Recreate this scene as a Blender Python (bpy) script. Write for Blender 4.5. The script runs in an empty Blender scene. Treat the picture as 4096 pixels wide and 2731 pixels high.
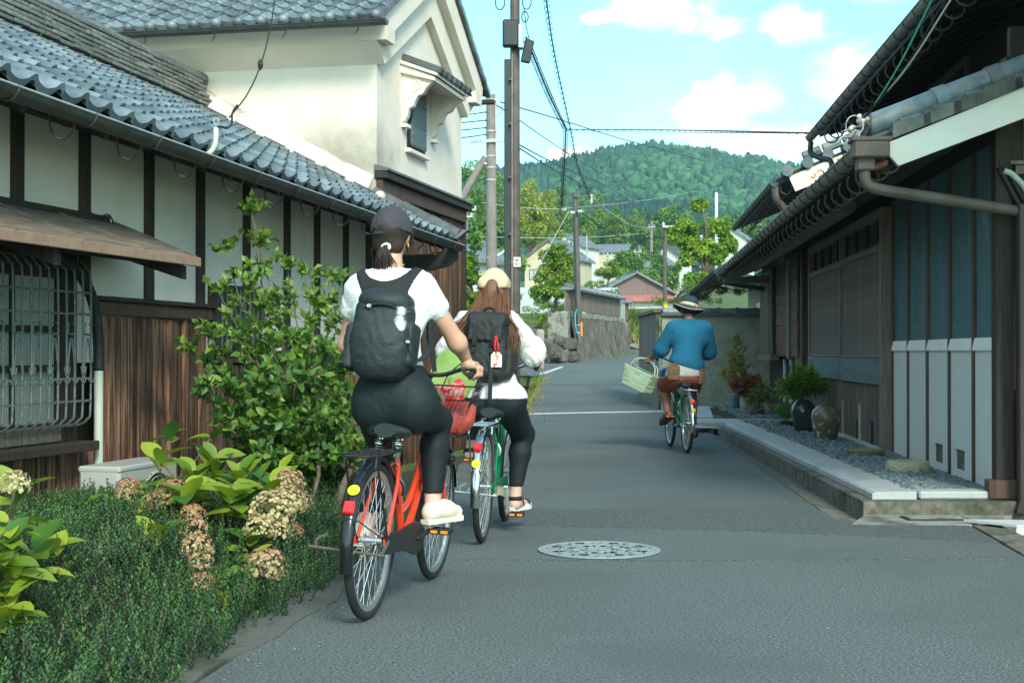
import bpy, math, random
import numpy as np
from mathutils import Vector, Matrix, noise
random.seed(7); RNG = np.random.default_rng(11)
SC = bpy.context.scene; COL = SC.collection
R = math.radians
HC = 1.12
cam = bpy.data.cameras.new('camera'); cam.lens = 50; cam.sensor_width = 36
cam.clip_start = .05; cam.clip_end = 6000
camo = bpy.data.objects.new('camera', cam); COL.objects.link(camo)
camo.location = (0, 0, HC); camo.rotation_euler = (R(90.42), 0, 0)
SC.camera = camo
FP = 5689.
def at(px, py, Y):
	'photograph pixel (4096 wide) at a chosen distance -> world point'
	return Vector(((px-2048)/FP*Y, Y, HC-(py-1407)/FP*Y))
vs = SC.view_settings; vs.view_transform = 'Standard'; vs.look = 'None'; vs.gamma = 1; vs.exposure = 1.5
SC.cycles.use_denoising = True
SC.cycles.max_bounces = 6; SC.cycles.volume_bounces = 0
SUN_EL, SUN_AZ = R(35), R(164)          # behind the camera, a little to its right
sd = bpy.data.lights.new('sun', 'SUN'); sd.energy = 1.5; sd.angle = R(15); sd.color = (1, .93, .8)
so = bpy.data.objects.new('sun', sd); COL.objects.link(so)
to_sun = Vector((math.sin(SUN_AZ)*math.cos(SUN_EL), math.cos(SUN_AZ)*math.cos(SUN_EL), math.sin(SUN_EL)))
so.rotation_euler = to_sun.to_track_quat('Z', 'Y').to_euler()
W = bpy.data.worlds.new('World'); SC.world = W; W.use_nodes = True
def build_sky():
	nt = W.node_tree; N = nt.nodes; L = nt.links
	bg = N['Background']
	sky = N.new('ShaderNodeTexSky'); sky.sky_type = 'NISHITA'; sky.sun_disc = False
	sky.sun_elevation = SUN_EL; sky.sun_rotation = SUN_AZ; sky.air_density = 1.0; sky.dust_density = 1.0; sky.ozone_density = 1.0
	tc = N.new('ShaderNodeTexCoord')
	def m(op, a, b=None, c=None):
		n = N.new('ShaderNodeMath'); n.operation = op
		for i, v in enumerate((a, b, c)):
			if v is None: continue
			if isinstance(v, (int, float)): n.inputs[i].default_value = v
			else: L.new(v, n.inputs[i])
		return n.outputs[0]
	sep = N.new('ShaderNodeSeparateXYZ'); L.new(tc.outputs['Generated'], sep.inputs[0])
	X, Y, Z = sep.outputs
	az = m('ARCTAN2', X, Y); el = m('ARCSINE', Z)
	blobs = []
	for px, py, rx, ry in ((2570, 40, 130, 95), (2720, 75, 200, 120), (2870, 140, 130, 65), (2700, -110, 200, 90),
						   (3180, 145, 150, 95), (3540, 35, 260, 60), (3330, -110, 260, 70), (2890, 470, 190, 160), (3060, 420, 170, 110),
						   (3330, 370, 210, 140), (3120, 575, 480, 90), (2480, 640, 420, 45), (3720, 420, 330, 200), (2380, 95, 70, 30),
						   (1300, -350, 520, 200), (600, 300, 560, 260), (4700, 60, 620, 330)):
		blobs.append(((px-2048)/FP, (1407-py)/FP, rx/FP, ry/FP))
	cmb = N.new('ShaderNodeCombineXYZ'); L.new(az, cmb.inputs[0]); L.new(el, cmb.inputs[1])
	fld = None
	for u, v, ru, rv in blobs:
		q = N.new('ShaderNodeVectorMath'); q.operation = 'MULTIPLY_ADD'; L.new(cmb.outputs[0], q.inputs[0]); q.inputs[1].default_value = (1/ru, 1/rv, 0); q.inputs[2].default_value = (-u/ru, -v/rv, 0)
		ln = N.new('ShaderNodeVectorMath'); ln.operation = 'LENGTH'; L.new(q.outputs[0], ln.inputs[0])
		fld = ln.outputs['Value'] if fld is None else m('SMOOTH_MIN', fld, ln.outputs['Value'], .14)
	fld = m('SUBTRACT', 1.0, fld)
	def nz(scale, detail, off, rough=.58):
		mp = N.new('ShaderNodeMapping'); mp.inputs['Location'].default_value = off; mp.inputs['Scale'].default_value = (1, 1.5, 1); L.new(cmb.outputs[0], mp.inputs[0])
		n = N.new('ShaderNodeTexNoise'); n.inputs['Scale'].default_value = scale; n.inputs['Detail'].default_value = detail; n.inputs['Roughness'].default_value = rough
		L.new(mp.outputs[0], n.inputs[0]); return n.outputs[0]
	away = m('SUBTRACT', 1.0, m('MINIMUM', 1.0, m('MULTIPLY', m('MAXIMUM', 0.0, m('SUBTRACT', .95, m('ABSOLUTE', az))), 4.0)))
	low = m('MULTIPLY', m('SUBTRACT', nz(5, 2, (3, 1, 0)), .47), 5.0)
	fld = m('MAXIMUM', fld, m('SUBTRACT', low, m('MULTIPLY', m('SUBTRACT', 1.0, away), 3.0)))
	fine = nz(15, 7, (1.3, .4, 0), .62)
	dens = m('ADD', fld, m('MULTIPLY', m('SUBTRACT', fine, .5), 3.3))
	mask = N.new('ShaderNodeMapRange'); mask.interpolation_type = 'SMOOTHSTEP'
	L.new(dens, mask.inputs[0]); mask.inputs[1].default_value = -.12; mask.inputs[2].default_value = .62
	veil = N.new('ShaderNodeMapRange'); L.new(nz(4, 3, (7, 2, 0)), veil.inputs[0]); veil.inputs[1].default_value = .45; veil.inputs[2].default_value = .8; veil.inputs[4].default_value = .22
	mk = m('MAXIMUM', mask.outputs[0], veil.outputs[0])
	sh = N.new('ShaderNodeMapRange'); L.new(m('ADD', m('MULTIPLY', nz(15, 5, (1.3, .36, 0), .55), 1.0), m('MULTIPLY', dens, .10)), sh.inputs[0])
	sh.inputs[1].default_value = .35; sh.inputs[2].default_value = .72
	cc = N.new('ShaderNodeMix'); cc.data_type = 'RGBA'; L.new(sh.outputs[0], cc.inputs[0])
	cc.inputs['A'].default_value = (1.7, 2.15, 2.25, 1); cc.inputs['B'].default_value = (5.0, 5.4, 5.3, 1)
	tint = N.new('ShaderNodeMix'); tint.data_type = 'RGBA'; tint.blend_type = 'MULTIPLY'; tint.inputs[0].default_value = 1
	L.new(sky.outputs[0], tint.inputs['A']); tint.inputs['B'].default_value = (.50, .86, .84, 1)
	mx = N.new('ShaderNodeMix'); mx.data_type = 'RGBA'; L.new(mk, mx.inputs[0]); L.new(tint.outputs['Result'], mx.inputs['A']); L.new(cc.outputs['Result'], mx.inputs['B'])
	L.new(mx.outputs['Result'], bg.inputs[0]); bg.inputs[1].default_value = .15
	W.cycles.sampling_method = 'MANUAL'; W.cycles.sample_map_resolution = 512
build_sky()

def tag(o, label, cat, group=None):
	o['label'] = label; o['category'] = cat
	if group: o['group'] = group
	return o
def kind(o, k, label=None):
	o['kind'] = k
	if label: o['label'] = label
	return o
def wmat(o):
	m = o.matrix_basis.copy()
	return wmat(o.parent) @ o.matrix_parent_inverse @ m if o.parent else m
def adopt(o, parent):
	'parent without moving (o is built in world space)'
	o.parent = parent; o.matrix_parent_inverse = wmat(parent).inverted()
def empty(name, loc=(0, 0, 0), rot=(0, 0, 0), label=None, cat=None, group=None):
	o = bpy.data.objects.new(name, None); COL.objects.link(o); o.location = loc; o.rotation_euler = rot; o.empty_display_size = .1
	if label: tag(o, label, cat, group)
	return o
class Frame:
	'u along a facade, d out of it, z up'
	def __init__(s, o, a, n): s.o = Vector(o); s.a = Vector((*a, 0)); s.n = Vector((*n, 0)); s.flip = (s.a.cross(s.n)).z < 0
	def __call__(s, p): return s.o+s.a*p[0]+s.n*p[1]+Vector((0, 0, p[2]))
def perp(t):
	t = Vector(t); h = Vector((0, 0, 1)) if abs(t.z) < .9*t.length else Vector((1, 0, 0))
	a = t.cross(h).normalized(); return a, a.cross(t).normalized()
class MB:
	def __init__(s, F=None): s.v = []; s.f = []; s.F = F; s.c = []
	def add(s, vs, fs, c=None):
		n = len(s.v)
		s.v += [tuple(s.F(p)) if s.F else tuple(p) for p in vs]
		if s.F and s.F.flip: s.f += [tuple(i+n for i in reversed(f)) for f in fs]
		else: s.f += [tuple(i+n for i in f) for f in fs]
		if c is not None: s.c += [c]*len(vs)
		return s
	def box(s, c, d, rz=0, m=None, bev=0):
		x, y, z = d[0]/2, d[1]/2, d[2]/2
		vs = [Vector((i*x, j*y, k*z)) for k in (-1, 1) for j in (-1, 1) for i in (-1, 1)]
		fs = [(0, 2, 3, 1), (4, 5, 7, 6), (0, 1, 5, 4), (2, 6, 7, 3), (0, 4, 6, 2), (1, 3, 7, 5)]
		if bev:
			vs = []; b = bev
			for k in (-1, 1):
				for j in (-1, 1):
					for i in (-1, 1):
						vs += [Vector((i*(x-b), j*(y-b), k*z)), Vector((i*(x-b), j*y, k*(z-b))), Vector((i*x, j*(y-b), k*(z-b)))]
			def q(k, j, i, w): return 3*((k > 0)*4+(j > 0)*2+(i > 0))+w
			fs = []
			for k in (-1, 1): fs.append([q(k, -1, -1, 0), q(k, -1, 1, 0), q(k, 1, 1, 0), q(k, 1, -1, 0)][::k])
			for j in (-1, 1): fs.append([q(-1, j, -1, 1), q(-1, j, 1, 1), q(1, j, 1, 1), q(1, j, -1, 1)][::-j])
			for i in (-1, 1): fs.append([q(-1, -1, i, 2), q(-1, 1, i, 2), q(1, 1, i, 2), q(1, -1, i, 2)][::i])
			for k in (-1, 1):
				for j in (-1, 1): fs.append([q(k, j, -1, 0), q(k, j, 1, 0), q(k, j, 1, 1), q(k, j, -1, 1)][::k*j])
				for i in (-1, 1): fs.append([q(k, -1, i, 0), q(k, 1, i, 0), q(k, 1, i, 2), q(k, -1, i, 2)][::-k*i])
			for j in (-1, 1):
				for i in (-1, 1): fs.append([q(-1, j, i, 1), q(1, j, i, 1), q(1, j, i, 2), q(-1, j, i, 2)][::-i*j])
			for k in (-1, 1):
				for j in (-1, 1):
					for i in (-1, 1): fs.append([q(k, j, i, 0), q(k, j, i, 1), q(k, j, i, 2)][::-i*j*k])
		M_ = m if m is not None else Matrix.Rotation(rz, 3, 'Z')
		c = Vector(c); return s.add([M_@v+c for v in vs], fs)
	def span(s, lo, hi, bev=0):
		return s.box([(a+b)/2 for a, b in zip(lo, hi)], [b-a for a, b in zip(lo, hi)], bev=bev)
	def beam(s, a, b, w, h, up=(0, 0, 1), bev=0):
		a, b = Vector(a), Vector(b); y = (b-a); L = y.length; y.normalize(); x = y.cross(Vector(up))
		if x.length < 1e-5: x = y.cross(Vector((1, 0, 0)))
		x.normalize(); z = x.cross(y)
		return s.box((a+b)/2, (w, L, h), m=Matrix((x, y, z)).transposed(), bev=bev)
	def tube(s, pts, r, n=8, cap=True, closed=False, flat=1.0):
		P = [Vector(p) for p in pts]; m = len(P)
		rr = r if isinstance(r, (list, tuple)) else [r]*m
		T = [((P[(i+1) % m] if (closed or i < m-1) else P[i])-(P[i-1] if (closed or i > 0) else P[i])) for i in range(m)]
		T = [t.normalized() if t.length > 1e-9 else Vector((0, 0, 1)) for t in T]
		a, b = perp(T[0]); vs = []
		for i in range(m):
			if i:
				a = a-T[i]*a.dot(T[i]); a.normalize()
			b = T[i].cross(a)
			for k in range(n):
				w = 2*math.pi*k/n; vs.append(P[i]+(a*math.cos(w)+b*math.sin(w)*flat)*rr[i])
		fs = []
		for i in range(m if closed else m-1):
			j = (i+1) % m
			for k in range(n):
				k2 = (k+1) % n; fs.append((i*n+k, i*n+k2, j*n+k2, j*n+k))
		if cap and not closed: fs += [tuple(range(n))[::-1], tuple((m-1)*n+k for k in range(n))]
		return s.add(vs, fs)
	def lathe(s, prof, n=24, c=(0, 0, 0), m=None):
		vs = []; c = Vector(c); M_ = m or Matrix.Identity(3)
		for r, z in prof:
			for k in range(n):
				w = 2*math.pi*k/n; vs.append(M_@Vector((r*math.cos(w), r*math.sin(w), z))+c)
		fs = [(i*n+k, i*n+(k+1) % n, (i+1)*n+(k+1) % n, (i+1)*n+k) for i in range(len(prof)-1) for k in range(n)]
		if prof[0][0] > 1e-6: fs.append(tuple(range(n))[::-1])
		if prof[-1][0] > 1e-6: fs.append(tuple((len(prof)-1)*n+k for k in range(n)))
		return s.add(vs, fs)
	def prism(s, poly, ext):
		n = len(poly); P = [Vector(p) for p in poly]; e = Vector(ext)
		fs = [tuple(range(n))[::-1], tuple(range(n, 2*n))]+[(i, (i+1) % n, n+(i+1) % n, n+i) for i in range(n)]
		nr = sum(((P[i]).cross(P[(i+1) % n]) for i in range(n)), Vector())
		if nr.dot(e) < 0: fs = [f[::-1] for f in fs]
		return s.add(P+[p+e for p in P], fs)
	def grid(s, rows, c=None):
		m, n = len(rows), len(rows[0])
		return s.add([p for r in rows for p in r], [(i*n+j, i*n+j+1, (i+1)*n+j+1, (i+1)*n+j) for i in range(m-1) for j in range(n-1)], c)
	def mesh(s, name, mat=None, smooth=False):
		me = bpy.data.meshes.new(name); me.from_pydata(s.v, [], s.f); me.validate()
		if mat: me.materials.append(mat)
		if smooth:
			me.polygons.foreach_set('use_smooth', np.ones(len(me.polygons), bool))
			if smooth == 'auto': me.set_sharp_from_angle(angle=R(42))
		if s.c and len(s.c) == len(me.vertices):
			at_ = me.attributes.new('tint', 'FLOAT', 'POINT'); at_.data.foreach_set('value', np.array(s.c, np.float32))
		me.update(); return me
	def obj(s, name, mat, parent=None, smooth=False, local=False):
		o = bpy.data.objects.new(name, s.mesh(name, mat, smooth)); COL.objects.link(o)
		if parent is not None:
			if local: o.parent = parent
			else: adopt(o, parent)
		return o
def inst(name, me, parent=None, mat=None, local=False):
	o = bpy.data.objects.new(name, me); COL.objects.link(o)
	if mat is not None: o.matrix_basis = mat
	if parent is not None:
		if local: o.parent = parent
		else: adopt(o, parent)
	return o
def copytree(o, parent=None):
	c = o.copy(); COL.objects.link(c)
	if parent is not None: c.parent = parent
	for ch in list(o.children): copytree(ch, c)
	return c
def npmesh(name, V, Fq, mat, parent=None, smooth=False, tint=None, local=False, nper=4):
	'many equal-sided faces from numpy arrays'
	me = bpy.data.meshes.new(name); V = np.asarray(V, np.float32).reshape(-1, 3); Fq = np.asarray(Fq, np.int32).reshape(-1, nper)
	me.vertices.add(len(V)); me.vertices.foreach_set('co', V.ravel())
	me.loops.add(Fq.size); me.loops.foreach_set('vertex_index', Fq.ravel())
	me.polygons.add(len(Fq)); me.polygons.foreach_set('loop_start', np.arange(0, Fq.size, nper, dtype=np.int32))
	me.polygons.foreach_set('loop_total', np.full(len(Fq), nper, np.int32))
	if smooth: me.polygons.foreach_set('use_smooth', np.ones(len(Fq), bool))
	if tint is not None:
		a = me.attributes.new('tint', 'FLOAT', 'POINT'); a.data.foreach_set('value', np.asarray(tint, np.float32))
	me.update(calc_edges=True); me.validate()
	if mat: me.materials.append(mat)
	o = bpy.data.objects.new(name, me); COL.objects.link(o)
	if parent is not None:
		if local: o.parent = parent
		else: adopt(o, parent)
	return o
def arc(c, r, a0, a1, n, ax=(1, 0, 0), ay=(0, 0, 1)):
	c, ax, ay = Vector(c), Vector(ax), Vector(ay)
	return [c+ax*(r*math.cos(a0+(a1-a0)*i/n))+ay*(r*math.sin(a0+(a1-a0)*i/n)) for i in range(n+1)]
def bez(pts, n=8):
	'Catmull-Rom through the points'
	P = [Vector(p) for p in pts]; P = [P[0]*2-P[1]]+P+[P[-1]*2-P[-2]]; out = []
	for i in range(1, len(P)-2):
		for k in range(n):
			t = k/n; a, b, c, d = P[i-1:i+3]
			out.append(.5*((2*b)+(c-a)*t+(2*a-5*b+4*c-d)*t*t+(3*b-a-3*c+d)*t**3))
	return out+[P[-2]]
def lin(h):
	h = h.lstrip('#'); return tuple((lambda x: x/12.92 if x <= .04045 else ((x+.055)/1.055)**2.4)(int(h[i:i+2], 16)/255) for i in (0, 2, 4))

MATS = {}
def mat(name, c1, c2=None, rough=.7, scale=6., stretch=(1, 1, 1), detail=5., bump=0., bscale=None, bdist=.01, metal=0., rnd=0., spec=.4, c3=None, s3=2., t3=(.55, .7), trans=0., tint=None, alpha=None, coat=0., bstretch=None, lo=.35, hi=.65, emit=0.):
	m = bpy.data.materials.new(name); m.use_nodes = True; nt = m.node_tree; N = nt.nodes; L = nt.links
	b = N['Principled BSDF']; out = N['Material Output']
	b.inputs['Roughness'].default_value = rough; b.inputs['Metallic'].default_value = metal
	b.inputs['Specular IOR Level'].default_value = spec; b.inputs['Coat Weight'].default_value = coat
	tc = N.new('ShaderNodeTexCoord')
	def vec(st):
		mp = N.new('ShaderNodeMapping'); mp.inputs['Scale'].default_value = st; L.new(tc.outputs['Object'], mp.inputs[0]); return mp.outputs[0]
	def noise_(sc, st, det, rough_=.6):
		n = N.new('ShaderNodeTexNoise'); n.inputs['Scale'].default_value = sc; n.inputs['Detail'].default_value = det; n.inputs['Roughness'].default_value = rough_
		L.new(vec(st), n.inputs[0]); return n.outputs[0]
	def rng(x, a, c):
		r = N.new('ShaderNodeMapRange'); r.inputs[1].default_value = a; r.inputs[2].default_value = c; L.new(x, r.inputs[0]); return r.outputs[0]
	def mix(f, a, c, bt='MIX'):
		x = N.new('ShaderNodeMix'); x.data_type = 'RGBA'; x.blend_type = bt
		for i, v in ((0, f), ('A', a), ('B', c)):
			if isinstance(v, (int, float)): x.inputs[i].default_value = v
			elif isinstance(v, (tuple, list)): x.inputs[i].default_value = (*v[:3], 1)
			else: L.new(v, x.inputs[i])
		return x.outputs['Result']
	col = None
	if c2 is not None:
		col = mix(rng(noise_(scale, stretch, detail), lo, hi), c1, c2)
	if tint is not None:                       # colour that differs from leaf to leaf, stored on the leaves
		a = N.new('ShaderNodeAttribute'); a.attribute_name = 'tint'
		col = mix(a.outputs['Fac'], col if col is not None else c1, tint)
	if c3 is not None:
		col = mix(rng(noise_(s3, (1, 1, 1), 6), *t3), col if col is not None else c1, c3)
	if rnd:
		oi = N.new('ShaderNodeObjectInfo'); h = N.new('ShaderNodeHueSaturation')
		r = N.new('ShaderNodeMapRange'); r.inputs[3].default_value = 1-rnd; r.inputs[4].default_value = 1+rnd; L.new(oi.outputs['Random'], r.inputs[0])
		L.new(r.outputs[0], h.inputs['Value'])
		if col is not None: L.new(col, h.inputs['Color'])
		else: h.inputs['Color'].default_value = (*c1, 1)
		col = h.outputs[0]
	if col is not None: L.new(col, b.inputs['Base Color'])
	else: b.inputs['Base Color'].default_value = (*c1, 1)
	if bump:
		bp = N.new('ShaderNodeBump'); bp.inputs['Strength'].default_value = bump; bp.inputs['Distance'].default_value = bdist
		L.new(noise_(bscale or scale, bstretch or stretch, 6), bp.inputs['Height']); L.new(bp.outputs[0], b.inputs['Normal'])
	if trans:
		t = N.new('ShaderNodeBsdfTranslucent'); ms = N.new('ShaderNodeMixShader'); ms.inputs[0].default_value = trans
		if col is not None:
			L.new(mix(1., col, (1.3, 1.25, .6), 'MULTIPLY'), t.inputs[0])
		else: t.inputs[0].default_value = (*c1, 1)
		L.new(b.outputs[0], ms.inputs[1]); L.new(t.outputs[0], ms.inputs[2]); L.new(ms.outputs[0], out.inputs[0])
	if emit: b.inputs['Emission Color'].default_value = (*c1, 1); b.inputs['Emission Strength'].default_value = emit
	MATS[name] = m; return m
def srgb(*a): return lin('%02x%02x%02x' % a)
mat('asphalt', (.040, .052, .049), (.180, .212, .201), rough=.85, scale=85, detail=6, lo=.38, hi=.64, bump=.8, bscale=150, bdist=.006, c3=(.075, .088, .084), s3=.55, t3=(.46, .74))
mat('asphalt_patch', (.032, .041, .040), (.140, .162, .157), rough=.88, scale=85, detail=6, lo=.38, hi=.64, bump=.8, bscale=150, bdist=.006)
mat('asphalt_old', (.055, .060, .052), (.165, .17, .15), rough=.9, scale=220, detail=3, bump=.7, bscale=200, bdist=.004, c3=(.05, .06, .03), s3=2.2, t3=(.5, .66))
mat('soil', (.035, .03, .02), (.07, .06, .04), rough=.95, scale=18, bump=.8, bdist=.03)
mat('turf', (.05, .09, .015), (.10, .13, .03), rough=.95, scale=3, bump=.6, bdist=.05, c3=(.16, .13, .05), s3=.6)
mat('concrete', (.20, .20, .17), (.30, .29, .25), rough=.9, scale=9, bump=.35, bscale=60, bdist=.006, c3=(.06, .06, .035), s3=3.5, t3=(.5, .66))
mat('concrete_dark', (.085, .083, .065), (.19, .18, .15), rough=.92, scale=14, bump=.5, bscale=50, bdist=.01, c3=(.035, .04, .015), s3=3, t3=(.5, .7))
mat('granite', (.31, .33, .325), (.52, .535, .52), rough=.75, scale=190, detail=3, bump=.25, bscale=150, bdist=.004, c3=(.28, .29, .26), s3=4, t3=(.5, .75))
mat('paint_white', (.62, .63, .6), (.42, .44, .42), rough=.8, scale=40, c3=(.16, .17, .16), s3=24, t3=(.55, .7))
mat('pebble', (.065, .10, .115), (.15, .20, .21), rough=.6, scale=40, bump=.2, tint=(.19, .21, .19))
mat('iron_lid', (.24, .29, .29), (.36, .41, .40), rough=.6, scale=60, metal=.25, bump=.2, bscale=200, bdist=.002, c3=(.16, .12, .08), s3=14, t3=(.6, .75))
mat('iron_dark', (.035, .03, .026), (.08, .06, .045), rough=.8, scale=60)
mat('steel_plate', (.50, .53, .52), (.62, .64, .62), rough=.55, scale=30, metal=.1)
mat('plaster', (.70, .63, .53), (.78, .71, .61), rough=.9, scale=1.6, bump=.06, bscale=90, bdist=.004, c3=(.62, .54, .42), s3=1.1, t3=(.55, .8))
mat('plaster_wall', (.60, .60, .54), (.67, .67, .60), rough=.9, scale=2.2, bump=.08, bscale=110, bdist=.004, c3=(.52, .48, .38), s3=2.4, t3=(.58, .8))
mat('plaster_new', (.78, .77, .70), (.84, .83, .76), rough=.85, scale=3)
mat('roughcast', (.55, .58, .55), (.70, .72, .68), rough=.95, scale=150, bump=.5, bscale=150, bdist=.006)
mat('roughcast_wall', (.20, .22, .17), (.46, .48, .39), rough=.97, scale=70, detail=3, bump=.6, bscale=90, bdist=.01, c3=(.14, .155, .11), s3=1.2, t3=(.5, .75), lo=.4, hi=.62)
mat('teal_plaster', (.055, .125, .140), (.085, .165, .18), rough=.9, scale=2.2, stretch=(1, 1, .25), bump=.1, bscale=90, c3=(.17, .25, .26), s3=3.2, t3=(.60, .74))
mat('wood_dark', (.017, .013, .011), (.042, .030, .023), rough=.75, scale=9, stretch=(6, 6, .5), bump=.3, bscale=14, bdist=.006)
mat('wood_plank', (.040, .021, .015), (.36, .185, .11), rough=.75, lo=.42, hi=.62, scale=5, stretch=(8, 8, .35), detail=7, bump=.45, bscale=9, bstretch=(9, 9, .4), bdist=.008, rnd=.5, c3=(.035, .026, .022), s3=1.8, t3=(.54, .74))
mat('wood_burnt', (.018, .014, .011), (.30, .14, .055), rough=.8, scale=4, stretch=(12, 12, .22), detail=6, bump=.4, bscale=9, bstretch=(9, 9, .4), bdist=.008, rnd=.3, lo=.40, hi=.68, c3=(.02, .017, .014), s3=1.1, t3=(.48, .66))
mat('wood_grey', (.105, .085, .072), (.20, .165, .14), rough=.85, scale=7, stretch=(8, 8, .4), bump=.4, bscale=12, bdist=.006, rnd=.15)
mat('wood_awning', (.10, .085, .065), (.21, .165, .125), rough=.9, scale=6, stretch=(.5, .5, 6), bump=.6, bscale=10, bdist=.01, c3=(.20, .12, .08), s3=2.5, t3=(.56, .76), rnd=.12)
mat('wood_awning_edge', (.24, .15, .105), (.31, .21, .15), rough=.85, scale=10, bump=.4, bdist=.01, c3=(.20, .17, .13), s3=6)
mat('wood_brown', (.055, .032, .022), (.115, .065, .042), rough=.7, scale=5, stretch=(6, 6, .5), bump=.25, bscale=10, bdist=.005, rnd=.12)
mat('wood_red', (.075, .03, .02), (.15, .06, .042), rough=.8, scale=6, stretch=(.6, .6, 8), bump=.3, bdist=.006)
mat('lattice_wood', (.125, .098, .083), (.22, .175, .15), rough=.8, scale=9, stretch=(8, 8, .4), rnd=.12)
mat('blue_board', (.075, .115, .12), (.13, .175, .18), rough=.8, scale=4, stretch=(1, 1, 5), bump=.3, bdist=.006, c3=(.16, .17, .165), s3=5, t3=(.6, .72))
mat('tile', (.080, .112, .128), (.175, .215, .228), rough=.42, scale=7, detail=4, bump=.12, bscale=40, bdist=.004, rnd=.42, c3=(.20, .185, .15), s3=3.2, t3=(.54, .72), spec=.55)
mat('tile_dark', (.062, .075, .078), (.125, .14, .14), rough=.55, scale=7, bump=.15, bscale=40, bdist=.004, rnd=.22, c3=(.17, .16, .13), s3=4, t3=(.56, .74))
mat('tile_noshi', (.085, .095, .09), (.17, .18, .165), rough=.75, scale=9, bump=.3, bscale=40, bdist=.006, rnd=.3, c3=(.23, .22, .18), s3=5, t3=(.54, .72))
mat('mortar_white', (.58, .57, .5), (.70, .68, .6), rough=.9, scale=8, bump=.2, bdist=.01, c3=(.22, .22, .17), s3=2.6, t3=(.5, .7))
mat('gutter', (.030, .036, .034), (.052, .058, .052), rough=.45, scale=8, spec=.5)
mat('gutter_brown', (.075, .062, .05), (.115, .095, .078), rough=.55, scale=6)
mat('gutter_olive', (.15, .15, .115), (.21, .205, .165), rough=.5, scale=6)
mat('downpipe_dark', (.03, .02, .017), (.045, .032, .027), rough=.4, scale=4)
mat('pvc_ivory', (.42, .47, .38), (.50, .54, .45), rough=.5, scale=5, c3=(.33, .36, .28), s3=6)
mat('rubber_black', (.012, .013, .014), (.022, .024, .025), rough=.6, scale=30)
mat('cable', (.01, .012, .012), rough=.55)
mat('cable_green', (.05, .42, .25), rough=.5)
mat('cable_white', (.45, .47, .45), rough=.5)
mat('insulator', (.55, .53, .42), (.68, .66, .58), rough=.35, scale=20)
mat('grille_paint', (.065, .095, .10), (.14, .175, .17), rough=.55, scale=30, metal=.2, c3=(.17, .15, .12), s3=18, t3=(.55, .7))
mat('blind', (.26, .29, .25), (.31, .33, .29), rough=.8, scale=3)
mat('ac_case', (.34, .36, .33), (.39, .41, .37), rough=.5, scale=4)
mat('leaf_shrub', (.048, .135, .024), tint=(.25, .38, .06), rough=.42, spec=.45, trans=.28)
mat('leaf_hydrangea', (.05, .15, .024), tint=(.32, .40, .035), rough=.42, spec=.45, trans=.3)
mat('leaf_heath', (.016, .060, .028), tint=(.115, .22, .055), rough=.55, trans=.15)
mat('leaf_fern', (.04, .12, .025), tint=(.13, .22, .05), rough=.55, trans=.25)
mat('leaf_tree', (.030, .110, .026), tint=(.19, .33, .055), rough=.5, trans=.22)
mat('leaf_maple', (.055, .19, .025), tint=(.40, .44, .045), rough=.5, trans=.3)
mat('leaf_bright', (.045, .15, .015), tint=(.32, .46, .035), rough=.45, trans=.3)
mat('leaf_bamboo', (.055, .15, .025), tint=(.24, .36, .06), rough=.5, trans=.25)
mat('leaf_bamboo_gold', (.10, .18, .02), tint=(.44, .44, .05), rough=.5, trans=.25)
mat('leaf_cedar', (.010, .040, .026), tint=(.030, .080, .040), rough=.7)
mat('hill_forest', (.003, .036, .034), tint=(.062, .175, .075), rough=.85)  # leaf colours shifted to teal: part of the distance haze is painted in
mat('hill_ground', (.012, .035, .022), (.02, .05, .03), rough=.95, scale=.02)
mat('leaf_coleus', (.20, .05, .035), tint=(.27, .22, .06), rough=.5, trans=.2)
mat('leaf_yellow', (.22, .24, .04), tint=(.42, .40, .12), rough=.5, trans=.25)
mat('grass_blade', (.07, .15, .018), tint=(.27, .30, .06), rough=.6, trans=.25)
mat('grass_dry', (.28, .22, .08), tint=(.46, .38, .17), rough=.7, trans=.2)
mat('petal', (.62, .57, .32), tint=(.42, .22, .13), rough=.7, trans=.2)
mat('bark', (.075, .058, .04), (.15, .12, .085), rough=.9, scale=22, stretch=(1, 1, .4), bump=.5, bdist=.01)
mat('twig', (.10, .085, .055), (.18, .15, .10), rough=.9, scale=30)
mat('stone_wall', (.058, .055, .048), (.15, .14, .12), rough=.92, scale=11, bump=.8, bscale=14, bdist=.05, c3=(.03, .035, .02), s3=2, t3=(.5, .7), rnd=.2)
mat('stone_ribbed', (.055, .054, .048), (.145, .14, .122), rough=.95, scale=3.2, stretch=(3, 3, .35), bump=.9, bscale=7, bstretch=(3, 3, .5), bdist=.08, rnd=.15)
mat('block_tan', (.24, .21, .16), (.31, .28, .22), rough=.9, scale=12, rnd=.1)
mat('pole_steel', (.080, .066, .062), (.125, .105, .098), rough=.6, scale=5, c3=(.08, .055, .05), s3=4)
mat('pole_black', (.018, .028, .03), (.03, .04, .042), rough=.5, scale=6)
mat('pole_concrete', (.19, .165, .15), (.26, .235, .215), rough=.85, scale=5)
mat('galv', (.36, .40, .40), (.46, .49, .48), rough=.5, metal=.3, scale=10)
mat('sign_orange', (.78, .26, .03), rough=.5)
mat('sign_white', (.68, .7, .66), rough=.6)
mat('sign_yellow', (.75, .58, .03), rough=.5)
mat('black_ink', (.02, .02, .02), rough=.7)
mat('hose', (.02, .42, .5), rough=.45)
mat('house_cream', (.56, .48, .32), (.63, .55, .38), rough=.9, scale=.8)
mat('house_white', (.62, .62, .58), (.70, .69, .64), rough=.9, scale=.8)
mat('house_brown', (.16, .115, .105), (.20, .15, .135), rough=.85, scale=2, stretch=(6, 6, .5))
mat('house_roof', (.12, .15, .17), (.20, .23, .245), rough=.55, scale=2)
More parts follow.
